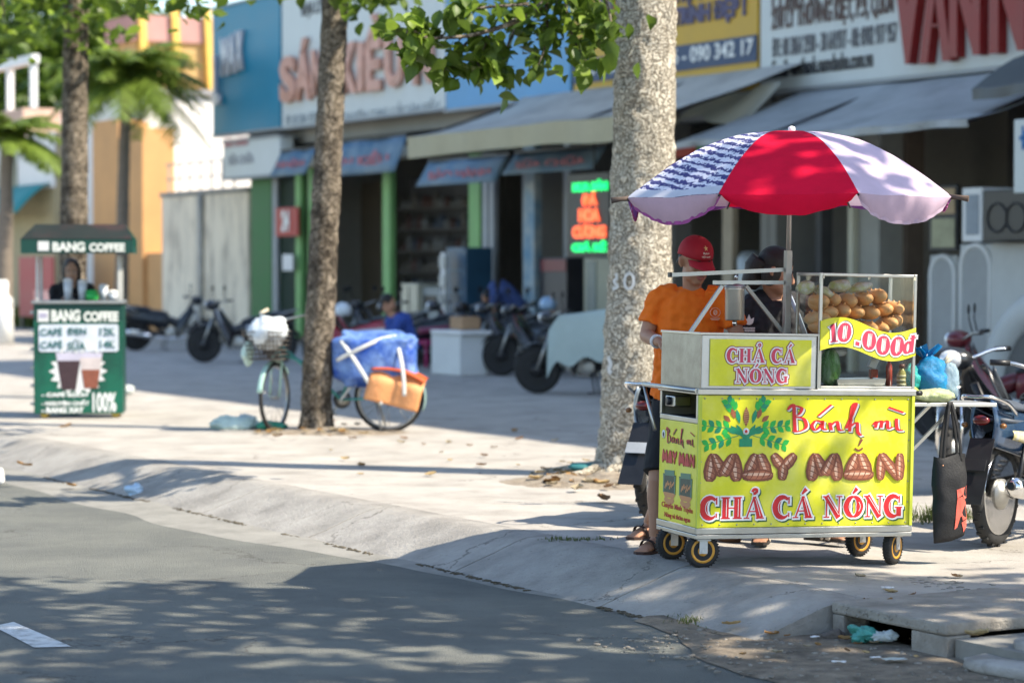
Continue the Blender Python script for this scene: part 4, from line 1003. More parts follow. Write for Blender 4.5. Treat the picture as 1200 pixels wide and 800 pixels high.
for q in range(34):
    p = G(rnd.uniform(622,735), 564+rnd.gauss(0,7)); drop(p+Vector((0,0,.012)), rnd.uniform(.07,.13), 'dry leaves under the thick tree', lbl)
for q in range(26):
    p = G(rnd.uniform(300,440), 507+rnd.gauss(0,5)); drop(p+Vector((0,0,.02)), rnd.uniform(.06,.11), 'dry leaves under the slim tree', 'dry leaf lying at the foot of the slim grey tree')
for q in range(24):
    p = G(rnd.uniform(380,690), rnd.uniform(505,560)); drop(p+Vector((0,0,.004)), rnd.uniform(.05,.09), 'dry leaves scattered on the pavement', 'dry leaf lying on the open sunlit pavement')
for q in range(22):
    x = rnd.uniform(845,1195); p = G(x, rnd.uniform(745,772), -.15); drop(p+Vector((0,0,.008)), rnd.uniform(.03,.07), 'dry leaves in the gutter dirt', 'dry leaf lying in the dirt along the drain')
for q in range(10):
    x = rnd.uniform(1000,1195); p = G(x, rnd.uniform(665,712), -.03); drop(p+Vector((0,0,.006)), rnd.uniform(.04,.07), 'dry leaves on the drain apron', 'dry leaf lying on the concrete behind the drain slab')
drop(P(1145,746,9.95)+Vector((0,0,.0)), .12, None, 'large tan leaf lying before the long broken kerb lump', 1)
drop(P(857,733,10.95), .09, None, 'tan curled leaf standing in the gutter grass', 1)
for x, y, l in ((28,548,'orange'),(83,572,'brown'),(78,502,'tan')): drop(G(x,y,-.02 if y<560 else -.16)+Vector((0,0,.01)), .12, None, l+' leaf lying on the kerb near the left edge', 0)
def crumple(name, label, c, sz, m_, seed, cat_='litter', rz=0.0, am=.42, n=40):
    mb = MB(); mb.ell((0,0,0), sz, n, n//2+2, fn=lambda v: v*(1+am*noise.noise(v*(1.6/max(sz))+Vector((seed,0,0)))+am*.75*abs(noise.noise(v*(4/max(sz))+Vector((0,seed,0))))-am*.45*abs(noise.noise(v*(9/max(sz))+Vector((seed,seed,0))))))
    o = one(mb.build(name, m_), c, rz); return tag(o, label, cat_)
TEALB = mat('teal_bag', (.10,.42,.36), .3, 0, .12, 6, trans=.3, bump=.4, bs=22)
PALEB = mat('pale_bag', (.66,.72,.70), .3, 0, .08, 8, trans=.3, bump=.5, bs=22)
crumple('plastic_bag', 'teal plastic bag dumped in the storm drain opening', P(1012,742,10.6), (.070,.05,.030), TEALB, 3, 'bag', 0, .75, 56)
crumple('plastic_bag', 'crumpled white paper beside the teal bag in the drain', P(1034,744,10.55), (.050,.03,.020), PALEB, 8, 'litter', 0, .75, 56)
crumple('stone', 'small dark rubble piece left of the teal bag', P(978,744,10.75), (.045,.03,.025), mat('dark_rubble', (.12,.10,.085), .95, 0, .3, 20), 5, 'stone')
crumple('plastic_bag', 'mint green plastic sheet lying by the bicycle front wheel', G(272,502)+Vector((0,0,.035)), (.22,.13,.07), mat('mint_bag', (.72,.86,.78), .35, 0, .2, 5, trans=.3, bump=.4, bs=16), 12, 'bag')
crumple('plastic_bag', 'pale plastic sheet on top of the mint green one', G(290,501)+Vector((0,0,.05)), (.13,.10,.07), PALEB, 17, 'bag')
crumple('plastic_bag', 'dark green bag lying against the foot of the slim tree', G(318,503)+Vector((0,0,.03)), (.14,.09,.05), mat('green_bag', (.03,.26,.16), .4, 0, .15, 6), 21, 'bag')
crumple('plastic_bag', 'teal cloth lying between roots left of the thick tree', G(688,557)+Vector((0,-.02,.06)), (.16,.07,.03), mat('teal_cloth', (.03,.16,.17), .7, 0, .15, 6), 25, 'bag')
crumple('litter', 'pale blue cup lying in the gutter at left', G(158,580,-.16)+Vector((0,0,.03)), (.06,.05,.05), mat('pale_blue', (.45,.60,.74), .4), 31, 'litter')
for i, (x, y, s_, zz) in enumerate(((1040,690,.03,-.02),(1073,730,.018,-.15),(1026,772,.022,-.15),(1048,774,.05,-.15),(983,777,.03,-.15),(1085,760,.03,-.15),(1178,762,.025,-.15),(955,748,.02,-.15))):
    lab = ['white scrap of paper on top of the drain slab','tiny white scrap right below the drain slab','pale scrap in the dirt under the drain','largest flat pale scrap in the dirt below the drain','pale scrap at the left of the dirt patch','pale scrap in the dirt right of the drain','small pale scrap near the right edge in the dirt','small pale scrap left of the drain opening'][i]
    p = G(x, y, zz); mb = MB(); mb.grid(lambda a, b: ((a-.5)*2*s_, (b-.5)*s_, .004+.006*noise.noise(Vector((a*3,b*3,i)))), 5, 4); tag(one(mb.build('paper_scrap', WHITE if i != 3 else PALEB, None, solid=.002), p+Vector((0,0,.006)), rnd.uniform(-.4,.4)), lab, 'litter')

# ------------------------------------------------------------------ palms and the far wood
PALMT = mat('palm_trunk', (.20,.165,.13), .9, 0, .2, 5, bump=.4, bs=12, stretch=(1,1,4))
def palm(label, base, H, r0, L_, nf, seed, lean=(0,0), white=False):
    o = thing('palm_tree', label, 'palm', base); rg = random.Random(seed)
    trunk('trunk', o, [(0,0,-.2),(0,0,0),(lean[0]*.4,lean[1]*.4,H*.5),(lean[0],lean[1],H)], [r0*1.3,r0*1.1,r0,r0*.9,r0*.85], PALMT, 24, .1, .008)
    if white:
        mb = MB(); mb.lathe([(r0*1.30,.0),(r0*1.22,.5),(r0*1.16,1.25)], (0,0,0), 20); mb.build('lime_wash', WHITE, o)
    for q in range(nf):
        a = 2*PI*q/nf + rg.uniform(-.25,.25); el = rg.uniform(-.15,1.2); d = Vector((math.cos(a), math.sin(a), 0)); ln = L_*rg.uniform(.8,1.15)
        pts = []
        for i in range(9):
            u = i/8; rr = ln*u*math.cos(el*(1-.4*u)); zz = ln*(math.sin(el)*u - .62*u*u*(1.15-.3*math.sin(el)))
            pts.append(Vector((lean[0],lean[1],H)) + d*rr + Vector((0,0,zz)))
        mb = MB(); mb.tube(pts, list(np.linspace(.03,.006,9)), 5)
        pp = cat([tuple(p) for p in pts], 4); side = Vector((-d.y, d.x, 0))
        for i in range(4, len(pp)-1):
            p = Vector(pp[i]); u = i/len(pp); tl = ln*.30*math.sin(PI*min(1,.12+u*.88))**.6; td = (Vector(pp[i+1])-p).normalized()
            for sg in (-1,1):
                e = p + side*sg*tl*.8 + td*tl*.5 - Vector((0,0,tl*rg.uniform(.25,.6))); wv = td*.022
                mb.add([p-wv, p+wv, p.lerp(e,.5)+wv*1.3+Vector((0,0,.03)), e, p.lerp(e,.5)-wv*1.3+Vector((0,0,.03))], [(0,1,2,4),(4,2,3)])
        mb.build('frond', LEAF_PALM, o)
    return o
palm('feathery palm in front of the orange gate', Vector((P(141,313,50).x, 50, 0)), 5.4, .13, 1.75, 44, 3, (.15,0))
palm('palm with lime washed trunk at the left edge', Vector((P(4,313,47).x, 47, 0)), 4.0, .15, 1.3, 26, 8, (.1,0), True)
def far_tree(label, px, Y, H, rx, rz, seed, m_=LEAF_FAR, n=130, size=.5):
    base = Vector((P(px,313,Y).x, Y, 0)); o = thing('far_tree', label, 'tree', base, 0, 'trees beyond the far houses')
    trunk('trunk', o, [(0,0,-.3),(0,0,0),(.1,0,H*.3),(0,0,H*.7)], [.3,.25,.22,.15], BARK2, 12, .4, .01)
    leaf_cloud('crown', o, crown_points((0,0,H-rz), (rx,rx,rz), n, seed, .3), 26, (rx*.13,)*3, size, [m_, m_, LEAF], seed)
far_tree('broad dark green tree rising behind the cream house', 40, 92, 13.5, 6, 5.0, 51, n=200)
far_tree('dark green tree at the far left behind the cream house', -60, 95, 15, 6, 6.5, 52, n=200)
far_tree('green tree filling the gap behind the feathery palm', 118, 84, 10.6, 3.6, 4.2, 53, LEAF)
far_tree('low green tree behind the white house', 70, 100, 11.5, 5, 5, 54, n=170)

# ------------------------------------------------------------------ the food cart
CA = G(815, 667); CA.z = 0; CROT = R(19); CTILT = R(1.25)
cart = thing('food_cart', 'lime yellow steel food cart with big red lettering under a patchwork umbrella', 'food cart', CA, 0)
cart.rotation_euler = (0, CTILT, CROT)
CM = Matrix.Translation(CA) @ Euler((0, CTILT, CROT)).to_matrix().to_4x4(); CI = CM.inverted()
def CP(px, py, yl):                         # pixel -> cart coordinates on the plane y = yl
    o = CI @ Vector((0,0,CAM_H)); d = CI.to_3x3() @ ray(px, py); k = (yl - o.y)/d.y
    return o + d*k
def cxz(px, py, yl=0): v = CP(px, py, yl); return v.x, v.z
L_, D_ = 1.19, .50
GREYF = mat('grey_sheet', (.50,.50,.48), .42, .85, .12, 4)
m = MB()
m.box(-.006, L_+.006, -.008, D_+.006, .150, .172); m.box(-.006, L_+.006, -.010, .0, .174, .206); m.box(-.008, -.0, .002, D_+.004, .174, .206); m.box(L_, L_+.008, .002, D_+.004, .174, .206)
m.build('bottom_rail', STEEL, cart, bevel=.003)
m = MB(); m.box(.004, L_-.004, .0, .012, .207, .866); m.build('front_panel', LIME, cart, bevel=.002)
m = MB(); m.box(.0, .010, .016, D_-.002, .207, .722); m.build('side_panel', LIME, cart, bevel=.002)
m = MB(); m.box(L_-.010, L_, .016, D_-.002, .207, .866); m.build('side_panel', mat('teal_panel', (.02,.26,.30), .4, 0, .1, 3), cart, bevel=.002)
m = MB(); m.box(.012, L_-.012, D_-.012, D_-.002, .207, .866); m.build('back_panel', GREYF, cart)
m = MB(); m.box(-.002, .02, .014, D_, .724, .748); m.box(-.002, .022, .0135, .034, .7485, .866); m.box(-.002, .02, D_-.02, D_+.002, .7485, .866); m.build('side_opening_frame', STEEL, cart, bevel=.002)
m = MB(); m.box(.022, .40, .036, D_-.022, .735, .745); m.box(.40, .41, .036, D_-.022, .735, .86); m.build('drawer_space', mat('drawer_inside', (.03,.028,.026), .8), cart)
m = MB(); m.box(.005, .10, D_-.17, D_-.05, .79, .845); m.build('drawer_box', STEEL, cart, bevel=.006)
m = MB(); m.lathe([(.013,0),(.022,.002),(.022,.02),(.013,.022)], (-.012, D_-.11, .818), 14, axis='x'); m.build('latch', DARKM, cart)
m = MB(); m.box(-.012, L_+.012, -.014, D_+.01, .868, .899); m.build('table_top', STEEL, cart, bevel=.004)
for x_ in (-.004, L_-.012):
    m = MB(); m.box(x_, x_+.016, -.012, .004, .2065, .867); m.build('corner_strip', mat('lime_edge', (.50,.55,.05), .4), cart)
# side handle rail
m = MB(); m.tube([(-.015,.0,.888),(-.015,.70,.888)], .012, 8); m.tube([(-.015,.69,.885),(-.015,.53,.66)], .010, 8); m.build('push_handle', STEEL, cart)
rv = MB()
for i in range(13):
    for z_ in (.222, .850): rv.lathe([(.0042,-.0016),(.0034,-.0034),(.001,-.0042)], (.03+1.13*i/12, 0, z_), 8, axis='y')
for i in range(1,6):
    for x_ in (.016, L_-.020): rv.lathe([(.0042,-.0016),(.0034,-.0034),(.001,-.0042)], (x_, 0, .222+.628*i/6), 8, axis='y')
tag(rv.build('rivets', STEEL_D, cart), None, None, None, 'stuff')
# casters
def caster(x, y, turn, zz=0):
    o = MB(); q = Matrix.Translation((x,y,.150)) @ Matrix.Rotation(turn, 4, 'Z'); o.T = q
    o.box(-.035, .035, -.04, .04, -.010, -.002); o.box(-.021, .021, -.032, -.027, -.075, -.0105); o.box(-.021, .021, .027, .032, -.075, -.0105)
    o.lathe([(.012,-.036),(.012,.036)], (.0,0,-.062), 10, axis='y')
    br_ = o.build('caster', mat('galvanised', (.50,.52,.53), .45, .8, .12, 12), cart)
    w_ = MB(); w_.T = q; c = (0,0,-.062)
    pr = [(.060,-.022),(.070,-.025),(.081,-.020),(.0865,-.010),(.0875,0),(.0865,.010),(.081,.020),(.070,.025),(.060,.022)]
    w_.lathe(pr, c, 32, axis='y'); 
    for k in range(64):                   # tread blocks
        a = 2*PI*k/64; w_.cbox((math.cos(a)*.0862, (.010 if k%2 else -.010), -.062+math.sin(a)*.0862), (.006,.018,.0055), 0, Euler((0,-a,0)))
    w_.build('tyre', RUBBER, br_)
    w_ = MB(); w_.T = q; w_.lathe([(.010,-.027),(.024,-.025),(.029,-.018),(.044,-.016),(.049,-.022),(.0615,-.0245),(.0615,.0245),(.049,.022),(.044,.016),(.029,.018),(.024,.025),(.010,.027)], c, 24, axis='y')
    for k in range(5):
        a = 2*PI*k/5; 
        for sg in (-1,1): w_.cbox((math.cos(a)*.033, sg*.018, -.062+math.sin(a)*.033), (.026,.006,.009), 0, Euler((0,-a,0)))
    w_.build('rim', mat('orange_rim', (.62,.30,.04), .45, 0, .15, 15), br_)
caster(.055, .055, R(-6)); caster(.05, .43, R(6)); caster(1.13, .07, R(38)); caster(1.12, .43, R(20))
# upper box and its sign
m = MB(); m.box(.0, .008, .0, D_, .900, 1.165); m.build('box_side', mat('steel_plate', (.36,.34,.29), .42, .75, .2, 3, col2=(.27,.25,.21), c2amt=.48, c2s=7), cart)
m = MB(); m.box(.0085, .636, .0, .010, .900, 1.165); m.build('box_front', GREYF, cart, bevel=.002)
m = MB(); m.box(.0085, .636, D_-.008, D_, .900, 1.10); m.build('box_back', GREYF, cart)
m = MB(); m.box(.0085, .636, .0105, D_-.0085, .900, .93); m.build('griddle', mat('griddle', (.08,.075,.07), .4, .6, .3, 8), cart)
m = MB(); m.box(-.006, .640, -.008, .003, 1.1655, 1.178); m.box(-.006, .004, .0035, D_+.004, 1.1655, 1.178); m.box(.640, .650, -.008, .003, .9005, 1.178); m.build('box_trim', STEEL, cart, bevel=.002)
m = MB(); m.box(.050, .606, -.006, -.0005, .913, 1.146); m.build('small_sign', LIME, cart, bevel=.001)
PINK_E = mat('maroon_outline', (.30,.02,.08), .5); PINK_F = mat('rose_ink', (.60,.05,.10), .45, 0, .1, 20)
lay = [(PINK_E, .0105, 0, 0), (INK_WHITE, .0065, 0, 0)]
fat_text(cart, 'CHẢ CÁ', .140, 1.030, .070, .96, -.0065, PINK_F, lay)
fat_text(cart, 'NÓNG', .188, .930, .070, .98, -.0065, PINK_F, lay)
# big front lettering
lay = [(INK_GREEN, .008, .010, -.008), (INK_WHITE, .008, .003, -.001)]
for body, x0, wd in (('CHẢ', .020, .345), ('CÁ', .418, .215), ('NÓNG', .690, .458)):
    adv = sum(FAT[c][0] + .04 for c in body) - .04
    fat_text(cart, body, x0, .250, .110, wd/(adv*.110), -.0005, INK_RED, lay, wt=1.25)
    mb = MB()                              # the white inline stripe through the heavy stems
    x = 0
    for ch in body:
        base = {'Ả':'A','Á':'A','Ó':'O'}.get(ch, ch); xs = wd/adv
        st = {'C':[arc(.50,.5,.29,.36,115,245,8)], 'H':[[(.27,.1),(.27,.9)],[(.85,.1),(.85,.9)]], 'A':[[(.55,.92),(.80,.12)]], 'N':[[(.24,.94),(.82,.14)]], 'O':[arc(.52,.5,.27,.33,130,230,8), arc(.47,.5,.37,.33,-40,40,8)], 'G':[arc(.50,.5,.29,.36,115,245,8)]}[base]
        for p in st: ribbon(mb, p, .014, -.0068, 0, lambda q, x=x: (x0 + (x+q[0])*xs, .250 + q[1]*.110))
        x += FAT[ch][0] + .04
    mb.build('lettering', INK_WHITE, cart)
# plaited bread letters
BRD = bpy.data.materials.new('plaited_bread_print'); BRD.use_nodes = True
N = BRD.node_tree.nodes; Lk = BRD.node_tree.links; tc = N.new('ShaderNodeTexCoord'); mp = N.new('ShaderNodeMapping'); mp.inputs['Rotation'].default_value = (0, R(32), 0)
Lk.new(tc.outputs['Object'], mp.inputs['Vector']); wv_ = N.new('ShaderNodeTexWave'); wv_.inputs['Scale'].default_value = 8.5; wv_.bands_direction = 'Z'; wv_.inputs['Distortion'].default_value = 1.2; wv_.inputs['Detail'].default_value = 2
Lk.new(mp.outputs['Vector'], wv_.inputs['Vector']); rp = N.new('ShaderNodeValToRGB'); e = rp.color_ramp.elements
e[0].color = (.13,.035,.02,1); e[0].position = .08; e[1].color = (.62,.36,.24,1); e[1].position = .9; q = rp.color_ramp.elements.new(.42); q.color = (.36,.12,.07,1)
Lk.new(wv_.outputs['Fac'], rp.inputs['Fac']); Lk.new(rp.outputs['Color'], N['Principled BSDF'].inputs['Base Color']); N['Principled BSDF'].inputs['Roughness'].default_value = .45
BR_E = mat('bread_edge', (.20,.06,.03), .5)
BL = {'M':[([(.10,.02),(.20,.98)],[.10,.17,.15,.08]), ([(.90,.02),(.80,.98)],[.10,.17,.15,.08]), ([(.22,.95),(.5,.22)],[.06,.14,.15]), ([(.78,.95),(.5,.22)],[.06,.14,.15])],
      'A':[([(.12,.06),(.45,.96)],[.08,.17,.12]), ([(.88,.06),(.55,.96)],[.08,.17,.12]), ([(.02,.22),(.98,.22)],[.06,.16,.17,.16,.06])],
      'Y':[([(.08,.95),(.48,.45)],[.10,.17,.12]), ([(.92,.95),(.48,.45)],[.10,.17,.12]), ([(.50,.58),(.44,.05)],[.12,.16,.10])],
      'N':[([(.12,.03),(.14,.97)],[.09,.15,.09]), ([(.14,.95),(.86,.05)],[.10,.15,.10]), ([(.88,.03),(.86,.97)],[.09,.15,.09])]}
def bread_word(par, spec, y, T=None, fill=BRD, edge=BR_E):
    if T is None and fill is BRD:
        ms = [MB() for _ in range(4)]; q = 0
        for ch, x0, z0, wd, ht in spec:
            for pts, hw in BL[ch]:
                n = 12; p0, p1 = np.array(pts[0]), np.array(pts[1]); pp = [tuple(p0+(p1-p0)*i/n) for i in range(n+1)]
                prof = [float(np.interp(i/n, np.linspace(0,1,len(hw)), hw)) * (1 if 0 < i < n else .45) for i in range(n+1)]
                tr = lambda p: (x0+p[0]*wd, z0+p[1]*ht); yq = y - .0012 - .0004*q; q += 1
                ribbon(ms[0], pp, [h+.03 for h in prof], yq, .02, tr)
                ribbon(ms[1], pp, [h*.86 for h in prof], yq-.0001, 0, tr)
                sh_ = np.array((-.02,.03)); ribbon(ms[2], [tuple(np.array(p)+sh_) for p in pp], [h*.42 for h in prof], yq-.0002, -.02, tr)
                d = (p1-p0)/np.linalg.norm(p1-p0); nn = np.array((-d[1], d[0])); k = max(3, int(np.linalg.norm(p1-p0)/.17))
                for i in range(k):
                    u = (i+.6)/(k+.2); c = p0+(p1-p0)*u; h = float(np.interp(u, np.linspace(0,1,n+1), prof))
                    ribbon(ms[3], [tuple(c-nn*h*.95-d*.07), tuple(c-nn*h*.3), tuple(c+nn*h*.3+d*.035), tuple(c+nn*h*.95+d*.07)], [.006,.016,.016,.006], yq-.0003, 0, tr)
        for mb, mt in zip(ms, (edge, mat('crust_ink', (.36,.125,.065), .5, 0, .25, 30), mat('crust_light_ink', (.68,.42,.29), .5, 0, .2, 40), mat('crust_seam_ink', (.16,.045,.025), .5))): mb.build('lettering', mt, par)
        return
    for g_, mt, yy in ((.035, edge, y-.0012), (0, fill, y-.0024)):
        mb = MB(); q = 0
        for ch, x0, z0, wd, ht in spec:
            for pts, hw in BL[ch]:
                n = 12; pp = [tuple(np.array(pts[0]) + (np.array(pts[1])-np.array(pts[0]))*i/n) for i in range(n+1)]
                h2 = [float(np.interp(i/n, np.linspace(0,1,len(hw)), hw)) * (1 if 0 < i < n else .45) for i in range(n+1)]
                def tr(p): 
                    r_ = (x0+p[0]*wd, z0+p[1]*ht); return T(r_) if T else r_
                ribbon(mb, pp, h2, yy - .00008*q, g_, tr); q += 1
        mb.build('lettering', mt, par)
zb = .437; hb = .140
bread_word(cart, [('M',.045,zb,.185,hb),('A',.240,zb,.170,hb),('Y',.395,zb,.145,hb),('M',.605,zb,.180,hb),('A',.800,zb,.170,hb),('N',.992,zb,.145,hb)], -.0005)
mb = MB(); ribbon(mb, cat([(.862,.600),(.885,.590),(.908,.602)]), .005, -.003); ribbon(mb, [(.884,.612),(.902,.648)], [.003,.008], -.0031); mb.build('lettering', BR_E, cart)
# handwritten "Bánh mì"
SCR = {'B':[[(.02,.86),(.10,.98),(.12,.55),(.14,.05)],[(.00,.80),(.10,.93),(.24,.86),(.20,.66),(.12,.58),(.28,.50),(.32,.22),(.20,.08),(.10,.12)]],
       'á':[[(.58,.40),(.48,.44),(.42,.26),(.48,.12),(.58,.30),(.60,.44),(.60,.18),(.68,.14)],[(.52,.60),(.74,.98)]],
       'n':[[(.72,.38),(.75,.12)],[(.75,.30),(.84,.42),(.88,.14),(.96,.12)]],
       'h':[[(1.00,.18),(1.16,.96),(1.10,.92),(1.06,.08)],[(1.07,.24),(1.18,.38),(1.20,.06),(1.26,-.06)]],
       'm':[[(1.46,.30),(1.52,.42),(1.50,.20)],[(1.51,.34),(1.60,.44),(1.60,.20)],[(1.61,.36),(1.70,.44),(1.72,.18),(1.80,.24)]],
       'i':[[(1.86,.52),(1.88,.16),(1.98,.12)]], 'g':[[(1.72,.90),(1.98,.72)]]}
def script(par, x0, z0, w_, h_, y, hw, fills, T=None):
    for li, (mt, grow, dx, dz) in enumerate(fills):
        mb = MB(); q = 0
        for ch, st in SCR.items():
            for p in st:
                pp = cat(p, 6); h2 = []
                for i in range(len(pp)):
                    d = np.array(pp[min(i+1,len(pp)-1)]) - np.array(pp[max(i-1,0)]); a = math.atan2(d[1], d[0]); h2.append(hw*(.45+.75*abs(math.sin(a-.5))))
                def tr(r_): 
                    v = (x0+r_[0]/2.0*w_+dx, z0+r_[1]*h_+dz); return T(v) if T else v
                ribbon(mb, pp, h2, y - .0012*(li+1) - .00005*q, grow, tr); q += 1
        mb.build('lettering', mt, par)
script(cart, .480, .675, .66, .150, -.0005, .026, [(INK_DARK, .012, .010, -.009), (mat('silver_ink', (.62,.60,.58), .35), .006, .007, -.006), (INK_RED, 0, 0, 0)])
# the leaf emblem
LG = mat('leaf_green_ink', (.02,.42,.06), .45, 0, .2, 25); LG2 = mat('deep_green_ink', (.01,.26,.12), .45, 0, .2, 25); BRN = mat('brown_ink2', (.32,.10,.04), .45, 0, .2, 25)
ex, ez = .256, .715
mg = [MB(), MB(), MB(), MB()]; qn = [0]
def lf(mb, x, z, a, l, w_):
    n = 8; pp = [(ex+x+math.cos(a)*l*i/n, ez+z+math.sin(a)*l*i/n) for i in range(n+1)]
    ribbon(mb, pp, [max(.0006, w_*math.sin(PI*i/n)) for i in range(n+1)], -.0015-.00005*(qn[0]%30)); qn[0] += 1
for sg in (-1,1):
    for (a0, L0, n, x0, z0) in ((.10,.165,4,.05,-.015),(-.32,.17,4,.04,-.05),(1.0,.085,3,.05,.055)):
        for i in range(n):
            u = (i+1)/n; px_ = sg*(x0+math.cos(a0)*L0*u); pz = z0+math.sin(a0)*L0*u*.8
            for s2 in (-1,1):
                a = a0 + s2*.75; aa = a if sg > 0 else PI-a; lf(mg[0 if (i+s2) % 3 else 1], px_, pz, aa, .050*(1.05-.2*u), .0135)
        st = [(ex+sg*x0, ez+z0), (ex+sg*(x0+math.cos(a0)*L0), ez+z0+math.sin(a0)*L0*.8)]
        ribbon(mg[1], st, .0018, -.0012)
    for i in range(3): lf(mg[1], sg*(.015+.012*i), -.06+.01*i, PI/2-sg*(.5+.35*i), .075, .013)
    lf(mg[2], sg*.062, .035, PI/2-sg*.35, .055, .013); lf(mg[2], sg*.085, .02, PI/2-sg*.9, .05, .012)
    lf(mg[1], sg*.035, .01, PI/2-sg*.25, .075, .012)
lf(mg[2], 0, -.005, PI/2, .10, .016)
for a in range(7): ribbon(mg[3], [(ex-.014, ez+.012+a*.011), (ex+.014, ez+.017+a*.011)], .0012, -.0045-.0001*a)
ribbon(mg[1], [(ex-.035, ez-.085),(ex+.035, ez-.085)], .020, -.0034); ribbon(mg[1], [(ex-.02, ez-.062),(ex+.02, ez-.062)], .020, -.0035)
for mb, mt in zip(mg, (LG, LG2, BRN, mat('tan_ink', (.6,.38,.16), .45))): mb.build('emblem', mt, cart)
mb = MB(); mb.lathe([(0,-.0052),(.017,-.0052),(.017,-.004)], (ex,0,ez-.028), 18, axis='y'); mb.lathe([(0,-.0058),(.008,-.0058),(.008,-.0053)], (ex,0,ez-.028), 14, 1, axis='y'); mb.build('emblem', [INK_WHITE, INK_RED], cart)
# left side print; T maps (depth from the front, height) on to the side face, read from back to front
ST = Matrix(((0,1,0,0),(-1,0,0,D_),(0,0,1,0),(0,0,0,1)))      # local x (reading) -> -y ; local y -> x
def side_mesh(fn):
    n0 = set(cart.children); fn(); 
    for o in set(cart.children) - n0: o.matrix_local = ST
SR = mat('side_red_ink', (.50,.03,.03), .45)
script_s = lambda: script(cart, .085, .600, .37, .085, -.0005, .022, [(INK_DARK, .006, .005, -.003), (SR, 0, 0, 0)]); side_mesh(script_s)
side_mesh(lambda: bread_word(cart, [('M',.045,.500,.07,.068),('A',.118,.500,.065,.068),('Y',.178,.500,.06,.068),('M',.262,.500,.07,.068),('A',.335,.500,.065,.068),('N',.405,.500,.06,.068)], -.0005, None, SR, mat('side_outline', (.25,.06,.03), .5)))
side_mesh(lambda: text(cart, 'lettering', 'Chuyên Minh Tuyên', .05, .265, .40, .035, -.0005, SR, .002, .01))
side_mesh(lambda: text(cart, 'lettering', 'Nóng và thơm ngon', .09, .218, .33, .032, -.0005, SR, .002, .01))
def rolls():
    mbs = [MB(), MB(), MB()]
    for x0 in (.06, .27):
        ribbon(mbs[0], [(x0+.085, .325),(x0+.085, .352)], [.055,.085], -.0012); ribbon(mbs[0], arc(x0+.085,.335,.06,.03,200,340), .016, -.0014)
        ribbon(mbs[1], [(x0+.085, .352),(x0+.085,.445)], [.075,.085], -.0018); ribbon(mbs[2], [(x0+.02,.45),(x0+.15,.455)], .014, -.0022); ribbon(mbs[2], [(x0+.012,.35),(x0+.012,.44)], .008, -.0023); ribbon(mbs[2], [(x0+.158,.35),(x0+.158,.44)], .008, -.0024)
        for k in range(6): lf2 = ribbon(mbs[0], [(x0+.03+.02*k,.37+.01*(k%3)),(x0+.05+.02*k,.40+.01*(k%2))], .006, -.0026-.0001*k)
    for mb, mt in zip(mbs, (mat('roll_crust_ink', (.55,.24,.09), .5), mat('roll_fill_ink', (.05,.07,.05), .5, 0, .4, 30), mat('roll_leaf_ink', (.10,.22,.14), .5))): mb.build('roll_print', mt, cart)
side_mesh(rolls)
mb = MB(); mb.lathe([(0,-.0022),(.022,-.0022),(.022,-.0008)], (.055,0,.645), 16, axis='y'); mb.lathe([(.0,-.003),(.011,-.003),(.011,-.0023)], (.055,0,.645), 12, 1, axis='y')
o = mb.build('emblem', [INK_WHITE, INK_DARK], cart); o.matrix_local = ST
# glass case
x0, x1, yb, zt = .646, L_+.004, .275, 1.487
mb = MB()
for x_ in (x0, x1-.016):
    for y_ in (-.006, yb-.016): mb.box(x_, x_+.016, y_, y_+.016, .900, zt)
for (y_) in (-.006, yb-.016):
    mb.box(x0+.0165, x1-.0165, y_+.001, y_+.015, zt-.016, zt-.001); mb.box(x0+.0165, x1-.0165, y_+.001, y_+.015, .901, .915)
for x_ in (x0, x1-.016):
    mb.box(x_+.001, x_+.015, .0105, yb-.0165, zt-.016, zt-.001); mb.box(x_+.001, x_+.015, .0105, yb-.0165, .901, .915)
mb.build('case_frame', STEEL, cart, bevel=.002)
for nm, b_ in (('pane',(x0+.017,x1-.017,.000,.004,.916,zt-.017)),('pane',(x0+.017,x1-.017,yb-.010,yb-.006,.916,zt-.017)),('pane',(x0+.006,x0+.010,.0107,yb-.017,.916,zt-.017)),('pane',(x1-.010,x1-.006,.0107,yb-.017,.916,zt-.017)),('pane',(x0+.0168,x1-.0168,.0107,yb-.017,zt-.012,zt-.007))):
    m = MB(); m.box(*b_); m.build(nm, GLASS, cart)
SHZ = 1.115
m = MB(); m.box(x0+.012, x1-.012, .012, yb-.018, SHZ-.006, SHZ); m.build('case_shelf', mat('shelf_steel', (.35,.35,.34), .4, .8), cart)
for x_ in (x0+.016, x1-.016, (x0+x1)/2): 
    m = MB(); m.box(x_-.006, x_+.006, -.009, -.0062, zt-.03, zt-.012); m.build('clip', CHROME, cart)
